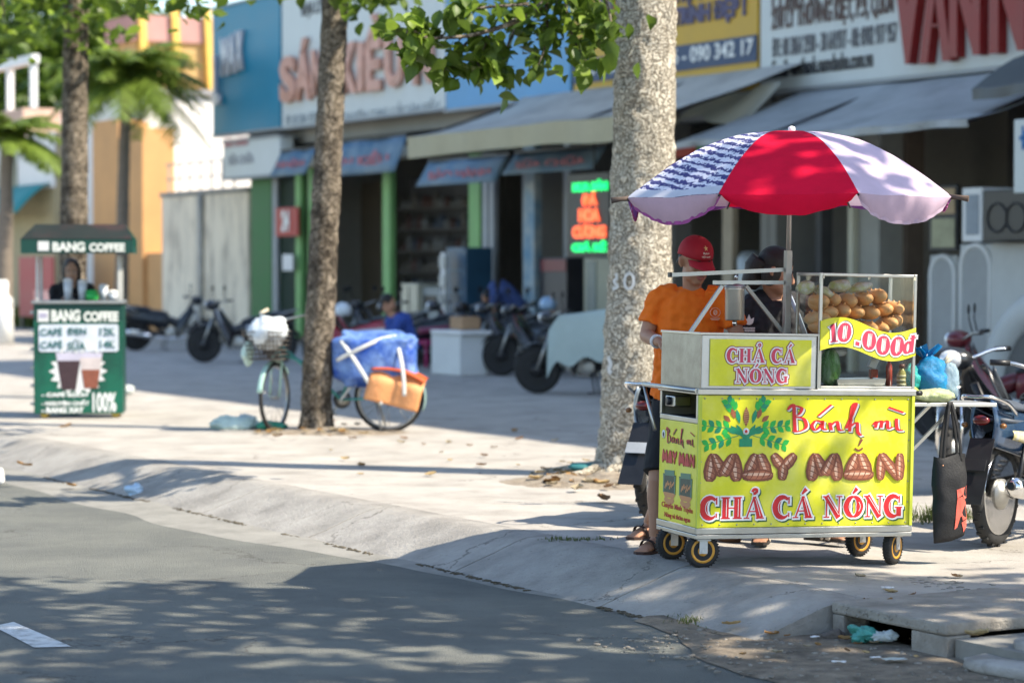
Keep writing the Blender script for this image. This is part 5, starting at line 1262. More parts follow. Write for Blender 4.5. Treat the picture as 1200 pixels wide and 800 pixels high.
# the wavy price banner
def wav(u): return .030*math.sin(u*2*PI*.93 + .35)
xb0, xb1 = x0+.004, x1-.004
mb = MB(); n = 40; vs = []
for i in range(n+1):
    u = i/n; x = xb0+(xb1-xb0)*u; top = 1.232+wav(u)*1.15 - .012*u; bot = 1.082+wav(u)*1.15 - .004*u
    vs += [(x,-.012,top),(x,-.012,bot),(x,-.0085,top),(x,-.0085,bot)]
fs = []
for i in range(n):
    a, b = 4*i, 4*i+4; fs += [(a,a+1,b+1,b),(a+2,b+2,b+3,a+3),(a,b,b+2,a+2),(a+1,a+3,b+3,b+1)]
mb.add(vs, fs); mb.build('price_banner', LIME, cart)
DIG = {'1':[([(.18,.78),(.36,.95),(.36,.05)],[.05,.10,.12]), ([(.16,.04),(.58,.04)],.035)], '0':[(arc(.38,.5,.24,.44,90,450,24),[.05,.12,.15,.12,.05,.12,.15,.12,.05])], '.':[([(.16,.02),(.16,.22)],.11)],
       'd':[(arc(.30,.34,.20,.30,90,450,20),[.05,.10,.12,.10,.05,.10,.12,.10,.05]), ([(.56,.02),(.56,.98)],.10), ([(.36,.82),(.78,.82)],.035), ([(.42,.96),(.62,.96)],.03)]}
price = [('1',.035),('0',.095),('.',.195),('0',.235),('0',.315),('0',.395),('d',.468)]
for grow, mt, yy, dx in ((.011, INK_DARK, -.0132, .003), (.008, INK_WHITE, -.0144, 0), (0, PINK_F, -.0156, 0)):
    mb = MB(); q = 0
    for ch, xx in price:
        hh = .098 if ch != 'd' else .090
        for pts, hw in DIG[ch]:
            def tr(p):
                X = xb0 + xx + p[0]*hh*1.02 + .10*(p[1]-.5)*hh*(-1 if ch=='1' else 1) + dx; u = (xb0+xx+.035-xb0)/(xb1-xb0); return (X, 1.108 + wav(u)*1.1 - .006*u + p[1]*hh + (X-(xb0+xx+.035))*.10*math.cos(u*2*PI*.93+.35)*2.2)
            ribbon(mb, pts, hw, yy - .00006*q, grow/hh, tr); q = (q+1) % 15
    mb.build('lettering', mt, cart)
mb = MB()
for ch, xx in price:
    if ch == '0':
        for dxx in (.27,.37,.47): ribbon(mb, [(xb0+xx+dxx*.098, 1.108+wav((xx+.035)/(xb1-xb0))*1.1+.016), (xb0+xx+dxx*.098+.006, 1.108+wav((xx+.035)/(xb1-xb0))*1.1+.080)], .0018, -.0168)
mb.build('lettering', INK_WHITE, cart)
# pole holder, bars and struts
PX, PY_ = .612, .305
m = MB(); m.box(PX-.017, PX+.017, PY_-.017, PY_+.017, .900, 1.60); m.build('pole_socket', mat('old_steel', (.36,.35,.32), .5, .8, .2, 8), cart, bevel=.002)
m = MB()
a = CP(786,322,.32); b = CP(918,316,.32); m.bar(a, b, .018, .020)
a = CP(836,331,.31); b = CP(918,331,.31); m.bar(a, b, .018, .020); m.build('cross_bar', mat('bar_steel', (.40,.42,.41), .4, .8), cart)
m = MB(); m.cbox(CP(785,322,.32), (.014,.026,.025)); m.build('bar_cap', BLACK, cart)
m = MB()
a = CP(846,335,.33); b = CP(803,398,.33); m.bar(a, b, .016, .018); m.build('strut', MATS['bar_steel'], cart)
m = MB(); a = CP(874,335,.33); b = CP(918,390,.33); m.bar(a, b, .016, .018); m.build('strut', MATS['old_steel'], cart)
m = MB(); m.bar(CP(803,396,.33), Vector((CP(803,396,.33).x, .33, .93)), .02); m.bar(CP(918,388,.33), CP(921,402,.32), .016); m.build('strut_foot', MATS['old_steel'], cart)
can = CP(861,335,.33); pot = thing('steel_canister', 'shiny steel canister hanging below the cross bars over the griddle', 'canister', CM @ can, CROT)
m = MB(); m.lathe([(.005,-.176),(.047,-.176),(.050,-.170),(.050,-.022),(.053,-.016),(.053,-.008)], (0,0,0), 24); m.build('body', mat('canister_steel', (.62,.58,.50), .36, .75, .1, 5), pot)
m = MB(); m.lathe([(.054,-.008),(.054,.0),(.03,.012),(.006,.016),(.006,.03)], (0,0,0), 24); m.build('lid', STEEL, pot)
m = MB(); m.tube([(0,0,.03),(0,-.01,.055),(.012,-.01,.06),(.012,0,.03)], .004, 6); m.build('hook', CHROME, pot)
m = MB(); m.lathe([(.012,-.176),(.012,-.20),(.006,-.205)], (0,0,0), 12); m.build('spout', CHROME, pot)
# side shelf at the right
m = MB(); m.box(L_+.014, L_+.50, .02, .30, .812, .832); m.build('side_shelf', mat('shelf_top', (.55,.55,.52), .4, .7, .12, 6), cart, bevel=.003)
for y_ in (.035, .285):
    m = MB(); m.bar((L_+.004, y_, .575), (L_+.26, y_, .811), .016); m.build('shelf_brace', STEEL, cart)
m = MB(); m.tube([(L_+.01,-.004,.882),(L_+.045,-.004,.882)], .013, 10); m.build('shelf_hinge', BLACK, cart)

# food in the case: every loaf and bag lies there by itself
CRUST = mat('bread_crust', (.70,.38,.15), .5, 0, .25, 14, col2=(.82,.57,.32), c2amt=.42, c2s=7, bump=.15, bs=30, spec=.3)
def loaf_mesh(seed):
    mb = MB(); mb.ell((0,0,0), (.040+.003*(seed%2),.108,.038), 20, 16, fn=lambda v: Vector((v.x*(1+.10*noise.noise(v*14+Vector((seed,0,0)))), v.y, v.z*(1+.08*noise.noise(v*14+Vector((0,seed,0)))) - .006*max(0, 1-abs(v.x)/.012)*max(0, 1-abs(v.y)/.08)*(v.z > 0))))
    for k in range(3):
        y0 = -.06+.055*k; mb.tube([(-.012,y0-.02,.0325),(0,y0,.0365),(.012,y0+.02,.0325)], [.002,.006,.002], 6)
    return mb.mesh('bread_roll', CRUST)
LO = [loaf_mesh(q) for q in range(4)]
rows = []
spots = [(943,352,'left loaf seen through the side pane'),(941,373,'lower left loaf seen through the side pane'),(959,356,'top row loaf right behind the front left post'),(966,366,'second row loaf behind the left end of the banner'),(973,351,'top row loaf under the leftmost salad bag'),(983,364,'second row loaf beneath the widest salad bag'),(991,352,'top row loaf under the middle of the salad bags'),(1000,365,'second row loaf above the second zero'),(1009,350,'large top row loaf left of the highest one'),(1016,366,'second row loaf above the third zero'),(1025,347,'highest loaf of the heap near the rear post'),(1032,362,'loaf below the highest one right of middle'),(1047,361,'lone tall loaf at the right end of the heap'),(1039,378,'loaf half hidden by the banner under the lone tall one'),(1055,375,'rightmost loaf half hidden by the banner'),
         (958,382,'bottom loaf hidden behind banner at left'),(976,382,'bottom loaf hidden behind banner left of middle'),(994,383,'bottom loaf hidden behind banner in the middle'),(1012,384,'bottom loaf hidden behind banner right of middle'),(1028,385,'bottom loaf hidden behind banner at right')]
for i, (px, py, lb) in enumerate(spots):
    v = CP(px, py, .145); v.y = .138 + .006*((i*7) % 5 - 2); v.x = min(max(v.x, x0+.058), x1-.058); v.z = max(v.z, SHZ+.036)
    o = bpy.data.objects.new('bread_roll', LO[i % 4]); COL.objects.link(o); o.matrix_world = CM @ Matrix.Translation(v) @ Euler((rnd.uniform(-.05,.05), rnd.uniform(-.5,.5), rnd.uniform(-.14,.14))).to_matrix().to_4x4()
    tag(o, 'crusty brown bread roll: ' + lb, 'bread', 'bread rolls heaped in the glass case')
SALB = mat('salad_bag', (.72,.72,.64), .25, 0, .15, 8, alpha=.62, col2=(.55,.55,.12), c2amt=.5, c2s=14, bump=.6, bs=45)
for px, py, sz, rz_, lb in ((943,337,(.045,.06,.035),.2,'clear bag of sliced salad at the left behind the side pane'),(964,343,(.055,.06,.030),-.5,'clear bag of sliced salad tipping down the left of the heap'),(983,335,(.060,.06,.032),.1,'widest clear bag of sliced salad on top of the loaves'),(1007,337,(.062,.05,.026),.25,'rightmost clear bag of sliced salad on top of the loaves')):
    v = CP(px, py, .13); mb = MB(); mb.ell((0,0,0), sz, 22, 14, fn=lambda q: q*(1+.25*noise.noise(q*30+Vector((px,0,0)))))
    o = mb.build('salad_bag', SALB); o.matrix_world = CM @ Matrix.Translation((min(v.x, x1-.09), .12, v.z)) @ Euler((0,-rz_,0)).to_matrix().to_4x4(); tag(o, lb, 'bag', 'salad bags on the bread')
HERB = mat('herb_bag', (.35,.46,.30), .25, 0, .2, 10, alpha=.75, col2=(.09,.22,.04), c2amt=.55, c2s=9, stretch=(3,3,.6), bump=.6, bs=30)
def herb(v):
    r_ = 1+.18*noise.noise(v*22)+.1*noise.noise(v*60); k = 1 - .35*sm(.02,.11,v.z); return Vector((v.x*r_*k, v.y*r_*k, v.z))
v = CP(971,431,.12); mb = MB(); mb.ell((0,0,0), (.058,.06,.112), 26, 18, fn=herb)
o = mb.build('herb_bag', HERB); o.matrix_world = CM @ Matrix.Translation((v.x, .11, .902+.112)); tag(o, 'clear bag of green herbs standing in the lower left of the case', 'bag')
tr = thing('steel_tray', 'shallow steel tray at the bottom of the glass case', 'tray', CM @ Vector((.915,.12,.9005)), CROT)
m = MB(); m.box(-.125,.125,-.07,.07,0,.004); m.build('base', STEEL, tr)
m = MB()
for (a, b) in (((-.128,-.074),(.128,-.074)),((.128,-.074),(.128,.074)),((.128,.074),(-.128,.074)),((-.128,.074),(-.128,-.074))):
    m.add([(a[0],a[1],.0),(b[0],b[1],.0),(b[0]*1.08,b[1]*1.08,.05),(a[0]*1.08,a[1]*1.08,.05)], [(0,1,2,3)])
m.build('rim', STEEL, tr, solid=.003)
for (px, hh, r_, c, lb) in ((1042,.15,.017,(.34,.05,.03),'slim red sauce bottle behind the tray in the case'),(1057,.105,.026,(.30,.28,.08),'squat jar with banded label at the right of the case')):
    v = CP(px, 440, .13); bt = thing('sauce_bottle' if hh > .12 else 'jar', lb, 'bottle' if hh > .12 else 'jar', CM @ Vector((v.x, .13, .9005)), CROT)
    m = MB(); m.lathe([(.002,0),(r_,.002),(r_,hh*.72),(r_*.5,hh*.9),(r_*.45,hh)], (0,0,0), 16); m.build('body', mat('bottle_'+str(px), c, .25, 0, .15, 20, coat=.3), bt)
    m = MB(); m.lathe([(r_*.6,hh),(r_*.6,hh+.02),(.002,hh+.021)], (0,0,0), 14); m.build('cap', mat('cap_dark', (.10,.03,.02), .4), bt)
    if hh < .12:
        for k in range(3):
            m = MB(); m.lathe([(r_+.0006,.014+.022*k),(r_+.0006,.026+.022*k)], (0,0,0), 16); m.build('band', mat('band_pale', (.55,.52,.30), .5), bt)
v = CP(1029,424,.15); mb = MB(); mb.T = Matrix.Rotation(.4,4,'Y'); mb.box(-.022,.022,-.015,.015,-.035,.035)
o = mb.build('napkin_pack', WHITE, None, bevel=.004); o.matrix_world = CM @ Matrix.Translation((v.x,.20,v.z)); tag(o, 'white paper pack propped behind the tray in the case', 'packet')
for dz in (0,):
    mb = MB(); mb.box(-.02,.02,-.012,.012,0,max(.02, v.z-.04-.9005)); o = mb.build('sauce_box', mat('sauce_red', (.35,.06,.03), .4)); o.matrix_world = CM @ Matrix.Translation((v.x,.20,.9005)); tag(o, 'small red carton under the white paper pack', 'carton')
mb = MB(); mb.ell((0,0,0), (.042,.02,.022), 16, 10); o = mb.build('wrapped_roll', mat('clear_wrap', (.6,.6,.58), .2, 0, .1, 9, alpha=.6)); v = CP(984,405,.1); o.matrix_world = CM @ Matrix.Translation((v.x,.10,SHZ-.03)); tag(o, 'clear wrapped bundle hanging under the case shelf behind the banner', 'bundle')
lump('clay_pot', 'brown rounded pot on the pavement seen under the cart', G(857,633)+Vector((0,.09,.062)), (.075,.075,.07), 0, 4, mat('brown_clay', (.16,.085,.05), .7, 0, .2, 8))

# ------------------------------------------------------------------ umbrella over the cart
UB = CM @ Vector((PX, PY_, 1.60)); APEX = P(925, 156, UB.y); UZ = APEX.z
um = thing('market_umbrella', 'patchwork market umbrella in red, lilac and navy print over the food cart', 'umbrella', (UB.x, UB.y, 0), 0)
def ul(px, py, Y): v = P(px, py, Y); return Vector((v.x-UB.x, v.y-UB.y, v.z))
m = MB(); m.tube([(0,0,1.50),(.012,0,UZ-.02)], .0125, 12); m.build('pole', mat('pale_pole', (.55,.54,.50), .4, .5), um)
m = MB(); m.lathe([(.010,UZ+.0),(.020,UZ+.005),(.018,UZ+.03),(.004,UZ+.036)], (.015,0,0), 14); m.build('finial', WHITE, um)
RR = .875; RIM = 1.845; rot0 = math.atan2(UB.x, UB.y)
cor = []
for k in range(8):
    a = -PI/2 - rot0 + (k+.5)*PI/4 - PI/4; tiltz = .02*math.cos(a)
    cor.append(Vector((math.cos(a)*RR, math.sin(a)*RR*1.0, RIM - UZ + .012*math.sin(a)*-1)))
REDC = mat('red_canvas', (.74,.008,.045), .8, 0, .10, 5, bump=.12, bs=60, trans=.22, spec=.1)
LILC = mat('lilac_canvas', (.72,.58,.73), .75, 0, .10, 4, bump=.12, bs=60, trans=.22)
PURC = mat('purple_canvas', (.22,.08,.33), .75, 0, .1, 4, trans=.25)
PNKC = mat('pink_lining', (.58,.40,.47), .8, 0, .08, 8, bump=.1, bs=70, trans=.25)
# navy cloth printed with pale ragged bands
PAT = bpy.data.materials.new('navy_print_canvas'); PAT.use_nodes = True
N = PAT.node_tree.nodes; Lk = PAT.node_tree.links; tc = N.new('ShaderNodeTexCoord'); 
mp = N.new('ShaderNodeMapping'); mp.inputs['Rotation'].default_value = (0, R(-20), 0); mp.inputs['Scale'].default_value = (1,.6,1); Lk.new(tc.outputs['Object'], mp.inputs['Vector'])
wv_ = N.new('ShaderNodeTexWave'); wv_.bands_direction = 'Z'; wv_.inputs['Scale'].default_value = 8.0; wv_.inputs['Distortion'].default_value = 7; wv_.inputs['Detail'].default_value = 4; wv_.inputs['Detail Scale'].default_value = 4.5; wv_.inputs['Detail Roughness'].default_value = .75; Lk.new(mp.outputs['Vector'], wv_.inputs['Vector'])
nz_ = N.new('ShaderNodeTexNoise'); nz_.inputs['Scale'].default_value = 26; nz_.inputs['Detail'].default_value = 5; nz_.inputs['Roughness'].default_value = .7; Lk.new(mp.outputs['Vector'], nz_.inputs['Vector'])
ad_ = N.new('ShaderNodeMath'); ad_.operation = 'ADD'; Lk.new(wv_.outputs['Fac'], ad_.inputs[0]); Lk.new(nz_.outputs['Fac'], ad_.inputs[1])
rp = N.new('ShaderNodeValToRGB'); rp.color_ramp.elements[0].color = (.035,.035,.16,1); rp.color_ramp.elements[0].position = .99; rp.color_ramp.elements[1].color = (.68,.66,.74,1); rp.color_ramp.elements[1].position = 1.0
Lk.new(ad_.outputs['Value'], rp.inputs['Fac']); Lk.new(rp.outputs['Color'], N['Principled BSDF'].inputs['Base Color']); N['Principled BSDF'].inputs['Roughness'].default_value = .8
WHC = mat('white_canvas', (.66,.66,.72), .8, 0, .08, 6, trans=.25)
def canopy_pt(k, a, b):          # a across 0..1 between ribs, b from the apex 0 to the rim 1
    c0, c1 = cor[k % 8], cor[(k+1) % 8]; r_ = c0.lerp(c1, a)
    h = (r_.z) * (b**1.5); sagv = .055*math.sin(PI*a)*b*b*(1.15-b)*1.3
    p = Vector((r_.x*b, r_.y*b, UZ + h - sagv*.6 + .055*math.sin(PI*b)*(1 if True else 0)))
    p.z += .006*noise.noise(Vector((p.x*7,p.y*7,k)))
    return p
cols = {0: REDC, 1: LILC, 7: PAT, 2: PURC, 6: PURC, 3: LILC, 4: REDC, 5: PNKC}
drops = {0: .10, 1: .13, 7: .125, 2: .05, 3: .03, 4: .02, 5: .03, 6: .09}
for k in range(8):
    mb = MB(); mb.grid(lambda a, b: tuple(canopy_pt(k, a, .012+.988*b)), 14, 14); pn = mb.build('canopy_panel', cols[k], um)
    if k == 7:
        mb = MB(); mb.grid(lambda a, b: tuple(canopy_pt(k, a*(1-.0) , .945+.058*b) + Vector((0,0,.004))), 14, 4); q = mb.build('white_hem', WHC, pn)
    def valance(a, b, k=k):
        p = canopy_pt(k, a, 1.0); dn = drops[k]*(math.sin(PI*min(1,max(0,a)))**.55)*b
        out = Vector((p.x,p.y,0)).normalized(); return tuple(p + out*(.012*b - .03*b*b) - Vector((0,0,dn + .006*b*noise.noise(Vector((a*9,k,1))))))
    mb = MB(); mb.grid(valance, 24, 5); vl = mb.build('valance', {7: PNKC, 1: mat('lilac_valance', (.60,.46,.57), .8, 0, .08, 8, bump=.1, bs=70, trans=.3), 0: REDC}.get(k, PURC), pn)
    if k in (7, 1, 6, 2):
        mb = MB()
        mb.grid(lambda a, b: tuple(Vector(valance(a,1)) + Vector((.004*math.sin(a*70), -.005+.006*math.sin(a*55), .008-.018*b+.006*noise.noise(Vector((a*40,k,b)))))), 40, 2)
        mb.build('hem_frill', mat('magenta_hem', (.32,.06,.22), .8, 0, .3, 30) if k != 1 else MATS['lilac_valance'], pn)
for k in range(8):
    mb = MB(); mb.tube([tuple(canopy_pt(k, 0, b) - Vector((0,0,.012))) for b in np.linspace(.03,1.0,10)], .005, 6); rb = mb.build('rib', DARKM, um)
    p = canopy_pt(k, 0, 1.0); out = Vector((p.x,p.y,0)).normalized()
    mid_ = canopy_pt(k, 0, .5) - Vector((0,0,.014)); mb = MB(); mb.tube([tuple(mid_), (.004,0,UZ-.28)], .004, 6); mb.build('stretcher', DARKM, rb)
    if k in (7, 2): 
        mb = MB(); mb.tube([tuple(p-out*.02), tuple(p+out*.03+Vector((0,0,-.004))), tuple(p+out*.085+Vector((0,0,-.012)))], [.014,.011,.016], 8, sy=.5); mb.build('rib_tip', mat('brown_tip', (.10,.07,.055), .8, 0, .3, 20), rb)
mb = MB()
for q in range(7): 
    a = q*.9; mb.tube([(.015,0,UZ+.004),(.015+.05*math.cos(a),.05*math.sin(a),UZ+.008*math.sin(q)),(.015+.06*math.cos(a+.3),.06*math.sin(a+.3),UZ-.004)], .005, 5)
mb.build('tie_cord', BLACK, um)
mb = MB(); mb.lathe([(.015,UZ-.30),(.02,UZ-.29),(.02,UZ-.265),(.015,UZ-.26)], (.004,0,0), 12); mb.build('runner', BLACK, um)

# bags on and under the side shelf
def ctop(px, py, yl): return CM @ CP(px, py, yl)
BLUEB = mat('blue_film', (.02,.30,.62), .2, 0, .2, 7, alpha=.72, bump=.9, bs=26)
CLRB = mat('clear_film', (.50,.66,.74), .15, 0, .15, 9, alpha=.5, bump=.8, bs=30)
shz = (CM @ Vector((L_+.2,.15,.832))).z
bg_ = thing('tied_bag', 'knotted blue plastic bag of magenta goods on the side shelf', 'bag', CM @ Vector((1.355,.15,.833)), CROT)
mb = MB(); mb.ell((.02,0,.115), (.095,.085,.115), 30, 22, fn=lambda v: v*(1+.2*noise.noise(v*14)+.22*abs(noise.noise(v*26))-.12*abs(noise.noise(Vector((math.atan2(v.y,v.x)*5, v.z*6, 2)))))); mb.build('film', BLUEB, bg_)
mb = MB()
for q in range(9):
    a = q*.72; r_ = .06+.03*rnd.random(); up_ = .05+.04*rnd.random(); base = Vector((-.015,0,.215)); d = Vector((math.cos(a), math.sin(a)*.6, 0)); sd = Vector((-d.y, d.x, 0))*.03
    mb.add([base, base+d*r_*.5+sd+Vector((0,0,up_*.6)), base+d*r_+sd*.7+Vector((0,0,up_)), base+d*r_*1.05-sd*.6+Vector((0,0,up_*.85)), base+d*r_*.5-sd+Vector((0,0,up_*.4))], [(0,1,2,3,4)], 0, False)
kn = mb.build('knot_ears', mat('blue_knot', (.01,.25,.55), .22, 0, .2, 9, trans=.35), bg_, solid=.002)
mb = MB(); mb.ell((.02,0,.085), (.075,.062,.075), 16, 12, fn=lambda v: v*(1+.15*noise.noise(v*18))); mb.build('contents', mat('magenta_goods', (.28,.03,.14), .6, 0, .4, 22), bg_)
mb = MB(); mb.tube([(.09,0,.20),(.13,0,.245)], .008, 8); mb.tube([(.10,.02,.185),(.155,.02,.225)], .009, 8); mb.build('sticks', mat('pale_sticks', (.55,.48,.36), .6), bg_)
o = crumple('clear_bag', 'clear blue tinted plastic sack right of the knotted bag', (0,0,0), (.055,.06,.10), CLRB, 33, 'bag', 0, .2); o.matrix_world = CM @ Matrix.Translation((1.455,.12,.833+.098))
o = crumple('vegetable_bag', 'pale green bag of vegetables lying at the front of the side shelf', (0,0,0), (.125,.055,.038), mat('veg_bag', (.40,.46,.20), .35, 0, .25, 9, col2=(.55,.55,.36), c2amt=.5, c2s=10, bump=.5, bs=30), 41, 'bag', 0, .25); o.matrix_world = CM @ Matrix.Translation((1.345,.055,.833+.036))
o = crumple('plastic_bag', 'teal crinkled bag between the glass case and the knotted bag', (0,0,0), (.045,.05,.07), mat('teal_film', (.03,.36,.33), .25, 0, .3, 8, alpha=.85, bump=.9, bs=24), 47, 'bag', 0, .3); o.matrix_world = CM @ Matrix.Translation((1.245,.13,.833+.11))
o = crumple('vegetable_bag', 'small yellow green bag under the teal crinkled bag', (0,0,0), (.04,.05,.045), mat('veg_bag2', (.42,.50,.10), .35, 0, .25, 9), 49, 'bag', 0, .2); o.matrix_world = CM @ Matrix.Translation((1.238,.12,.833+.042))
tb = thing('tote_bag', 'black tote bag with coral red print hanging from the side shelf', 'bag', CM @ Vector((1.40,-.005,.833)), CROT)
TOTE = mat('black_canvas', (.012,.012,.013), .65, 0, .3, 8, bump=.2, bs=90)
zt_ = -.27; zb_ = -.71
def tote(u, v):           # v 0 top .. 1 bottom, u round the bag
    a = 2*PI*u; w_ = .095 - .010*v; dp = .022 + .028*math.sin(PI*min(1,v*1.05))**.7
    x = w_*math.copysign(abs(math.cos(a))**.6, math.cos(a)); y = dp*math.copysign(abs(math.sin(a))**.8, math.sin(a))
    z = zt_ + (zb_-zt_)*v + .035*(x/.1)*v*(1 if x > 0 else .35) + .012*math.sin(x*30)*(v < .05); return (x + .012*noise.noise(Vector((x*14,y*14,v*5))), y + .010*noise.noise(Vector((x*12,3,v*6))), z)
mb = MB(); mb.grid(tote, 40, 18); o_ = len(mb.V); mb.F.append(tuple(18*41+i for i in range(40))); mb.M.append(0); mb.S.append(False); mb.build('body', TOTE, tb)
mb = MB()
for xx in (-.045, .055):
    for yy in (-.02, .018): mb.tube(cat([(.0+xx*.1,yy*.3,.004),(xx*.5,yy*.8,-.09),(xx*.85,yy,-.20),(xx,yy*1.1,zt_-.03)],4), .009, 6, sy=.3)
mb.build('straps', TOTE, tb)
mb = MB()
def front(x, v): 
    w_ = .095-.010*v; c_ = min(1,abs(x)/w_)**(1/.6); a = math.acos(c_ if x > 0 else -c_); p = Vector(tote(-a/(2*PI) % 1.0, v)); p.y -= .003; return tuple(p)
for pts in ([(.015,.40),(.088,.38),(.088,.52),(.055,.53),(.05,.47),(.015,.50)], [(.015,.50),(.045,.49),(.085,.62),(.085,.78),(.06,.80),(.06,.74),(.03,.74),(.03,.86),(.012,.87)], [(.055,.82),(.085,.79),(.083,.88),(.062,.95)]):
    c = np.mean(pts, 0); n = len(pts); vs = [front(*c)]; 
    for i in range(n):
        a, b = np.array(pts[i]), np.array(pts[(i+1)%n])
        for k in range(3): q = a+(b-a)*k/3; vs.append(front(*q))
    mb.add(vs, [(0, 1+i, 1+(i+1)%(3*n)) for i in range(3*n)])
mb.build('print', mat('coral_print', (.70,.13,.09), .6, 0, .08, 10), tb)
mb = MB(); mb.ell((-.055,-.03,zt_-.05),(.006,.004,.006),8,6); mb.ell((-.035,-.03,zt_-.05),(.006,.004,.006),8,6); mb.build('studs', mat('brass', (.45,.22,.12), .4, .7), tb)

# ------------------------------------------------------------------ people
SKIN = mat('skin', (.40,.21,.13), .55, 0, .06, 8, spec=.35); SKIN2 = mat('skin_fair', (.55,.34,.25), .55, 0, .06, 8, spec=.35)
HAIR = mat('black_hair', (.012,.010,.009), .5, 0, .3, 30, bump=.4, bs=90, stretch=(3,3,.4))
def limb(mb, pts, rad, n=14, sy=1.0, ref=None):
    pp = cat([tuple(p) for p in pts], 5); rr = list(np.interp(np.linspace(0,1,len(pp)), np.linspace(0,1,len(rad)), rad))
    mb.tube(pp, rr, n, sy=sy, ref=ref); 
    mb.ell(pp[0], (rr[0],)*3, n, 8); mb.ell(pp[-1], (rr[-1],)*3, n, 8)
def hand(mb, wrist, d, nrm, side, s=1.0):
    """Palm, four unequal bent fingers and a thumb from the side of the palm."""
    d = Vector(d).normalized(); n = Vector(nrm); n = (n - d*n.dot(d)).normalized(); x = d.cross(n)*side
    M = Matrix((x, d, n)).transposed().to_4x4(); M.translation = wrist; old = mb.T; mb.T = (old @ M) if old is not None else M
    mb.ell((0,.045*s,0), (.041*s,.052*s,.016*s), 14, 10)
    for i, (fx, ln) in enumerate(((-.031,.066),(-.010,.076),(.011,.071),(.031,.056))):
        b = Vector((fx*s, .085*s, .0)); c1 = b + Vector((fx*.10, ln*.45*s, -.010*s)); c2 = c1 + Vector((fx*.05, ln*.30*s, -.020*s)); c3 = c2 + Vector((0, ln*.14*s, -.022*s))
        mb.tube([b, c1, c2, c3], [.0088*s,.0085*s,.0078*s,.006*s], 8); mb.ell(c3, (.006*s,)*3, 8, 6)
    b = Vector((-.034*s,.025*s,-.004*s)); c1 = b + Vector((-.026*s,.026*s,-.014*s)); c2 = c1 + Vector((-.008*s,.030*s,-.010*s))
    mb.tube([b, c1, c2], [.013*s,.0105*s,.008*s], 8); mb.ell(c2, (.008*s,)*3, 8, 6)
    mb.T = old
def foot(mb, ankle, ang, s=1.0):
    f = Matrix.Translation((ankle[0], ankle[1], 0)) @ Matrix.Rotation(ang, 4, 'Z'); old = mb.T; mb.T = f    # toes towards local -y
    az = ankle[2]
    mb.tube([(0,.035,.030),(0,.0,.042),(0,-.06,.036),(0,-.12,.026),(0,-.155,.020)], [(.030,.026),(.036,.036),(.040,.030),(.044,.020),(.036,.014)], 12, ref=(1,0,0))
    mb.ell((0,.035,.030), (.030,.028,.028), 10, 8); mb.tube([(0,.015,.04),(0,.01,az)], [.036,.034], 12)
    for i, (tx, tl) in enumerate(((-.030,.030),(-.012,.030),(.004,.027),(.018,.022),(.030,.016))):
        mb.ell((tx,-.158-tl*.35,.016), (.0095 if i else .013, tl*.72, .011), 8, 6)
    mb.T = old; return f
def sandal(parent, f, m_, strap_m, origin):
    mb = MB(); mb.T = Matrix.Translation(-Vector(origin)) @ f
    out = [(-.040,.065),(.038,.065),(.044,0),(.050,-.09),(.046,-.16),(.022,-.195),(-.018,-.20),(-.046,-.175),(-.050,-.09),(-.042,0)]
    n = len(out); mb.add([(x,y,.001) for x,y in out] + [(x,y,.016) for x,y in out], [tuple(range(n,2*n)), tuple(reversed(range(n)))] + [(i,(i+1)%n,n+(i+1)%n,n+i) for i in range(n)])
    s_ = mb.build('sandal', m_, parent)
    mb = MB(); mb.T = Matrix.Translation(-Vector(origin)) @ f
    mb.tube(cat([(-.05,-.09,.012),(-.030,-.10,.060),(.0,-.105,.070),(.032,-.10,.058),(.05,-.09,.012)],4), .016, 8, sy=.28, ref=(0,1,0))
    mb.tube(cat([(-.05,-.06,.012),(-.02,-.02,.075),(.0,-.005,.085),(.02,-.02,.075),(.05,-.06,.012)],4), .010, 8, sy=.35, ref=(0,1,0))
    mb.build('sandal_strap', strap_m, s_)
def head_T(pos, yaw, pitch, roll=0): return Matrix.Translation(pos) @ Matrix.Rotation(yaw, 4, 'Z') @ Matrix.Rotation(pitch, 4, 'X') @ Matrix.Rotation(roll, 4, 'Y')
def head(mb, T):
    old = mb.T; mb.T = (old @ T) if old is not None else T
    mb.ell((0,.012,.035), (.075,.092,.092), 22, 16)
    mb.ell((0,-.028,-.028), (.063,.062,.088), 20, 14)
    mb.ell((0,-.050,-.088), (.036,.034,.030), 14, 10); mb.ell((-.030,-.020,-.062), (.034,.050,.040), 12, 8); mb.ell((.030,-.020,-.062), (.034,.050,.040), 12, 8)
    mb.tube([(0,-.084,.008),(0,-.096,-.012),(0,-.106,-.030)], [.010,.012,.015], 10); mb.ell((0,-.104,-.032), (.015,.013,.011), 10, 8)
    mb.ell((-.013,-.096,-.036), (.008,.009,.008), 8, 6); mb.ell((.013,-.096,-.036), (.008,.009,.008), 8, 6)
    mb.ell((-.030,-.076,.018), (.026,.012,.010), 10, 8); mb.ell((.030,-.076,.018), (.026,.012,.010), 10, 8)
    mb.ell((-.040,-.062,-.026), (.024,.022,.022), 10, 8); mb.ell((.040,-.062,-.026), (.024,.022,.022), 10, 8)
    for sg in (-1,1): mb.tube([(sg*.070,.010,.016),(sg*.082,.020,.010),(sg*.080,.018,-.016),(sg*.072,.004,-.036)], [.010,.014,.013,.008], 8)
    mb.T = old
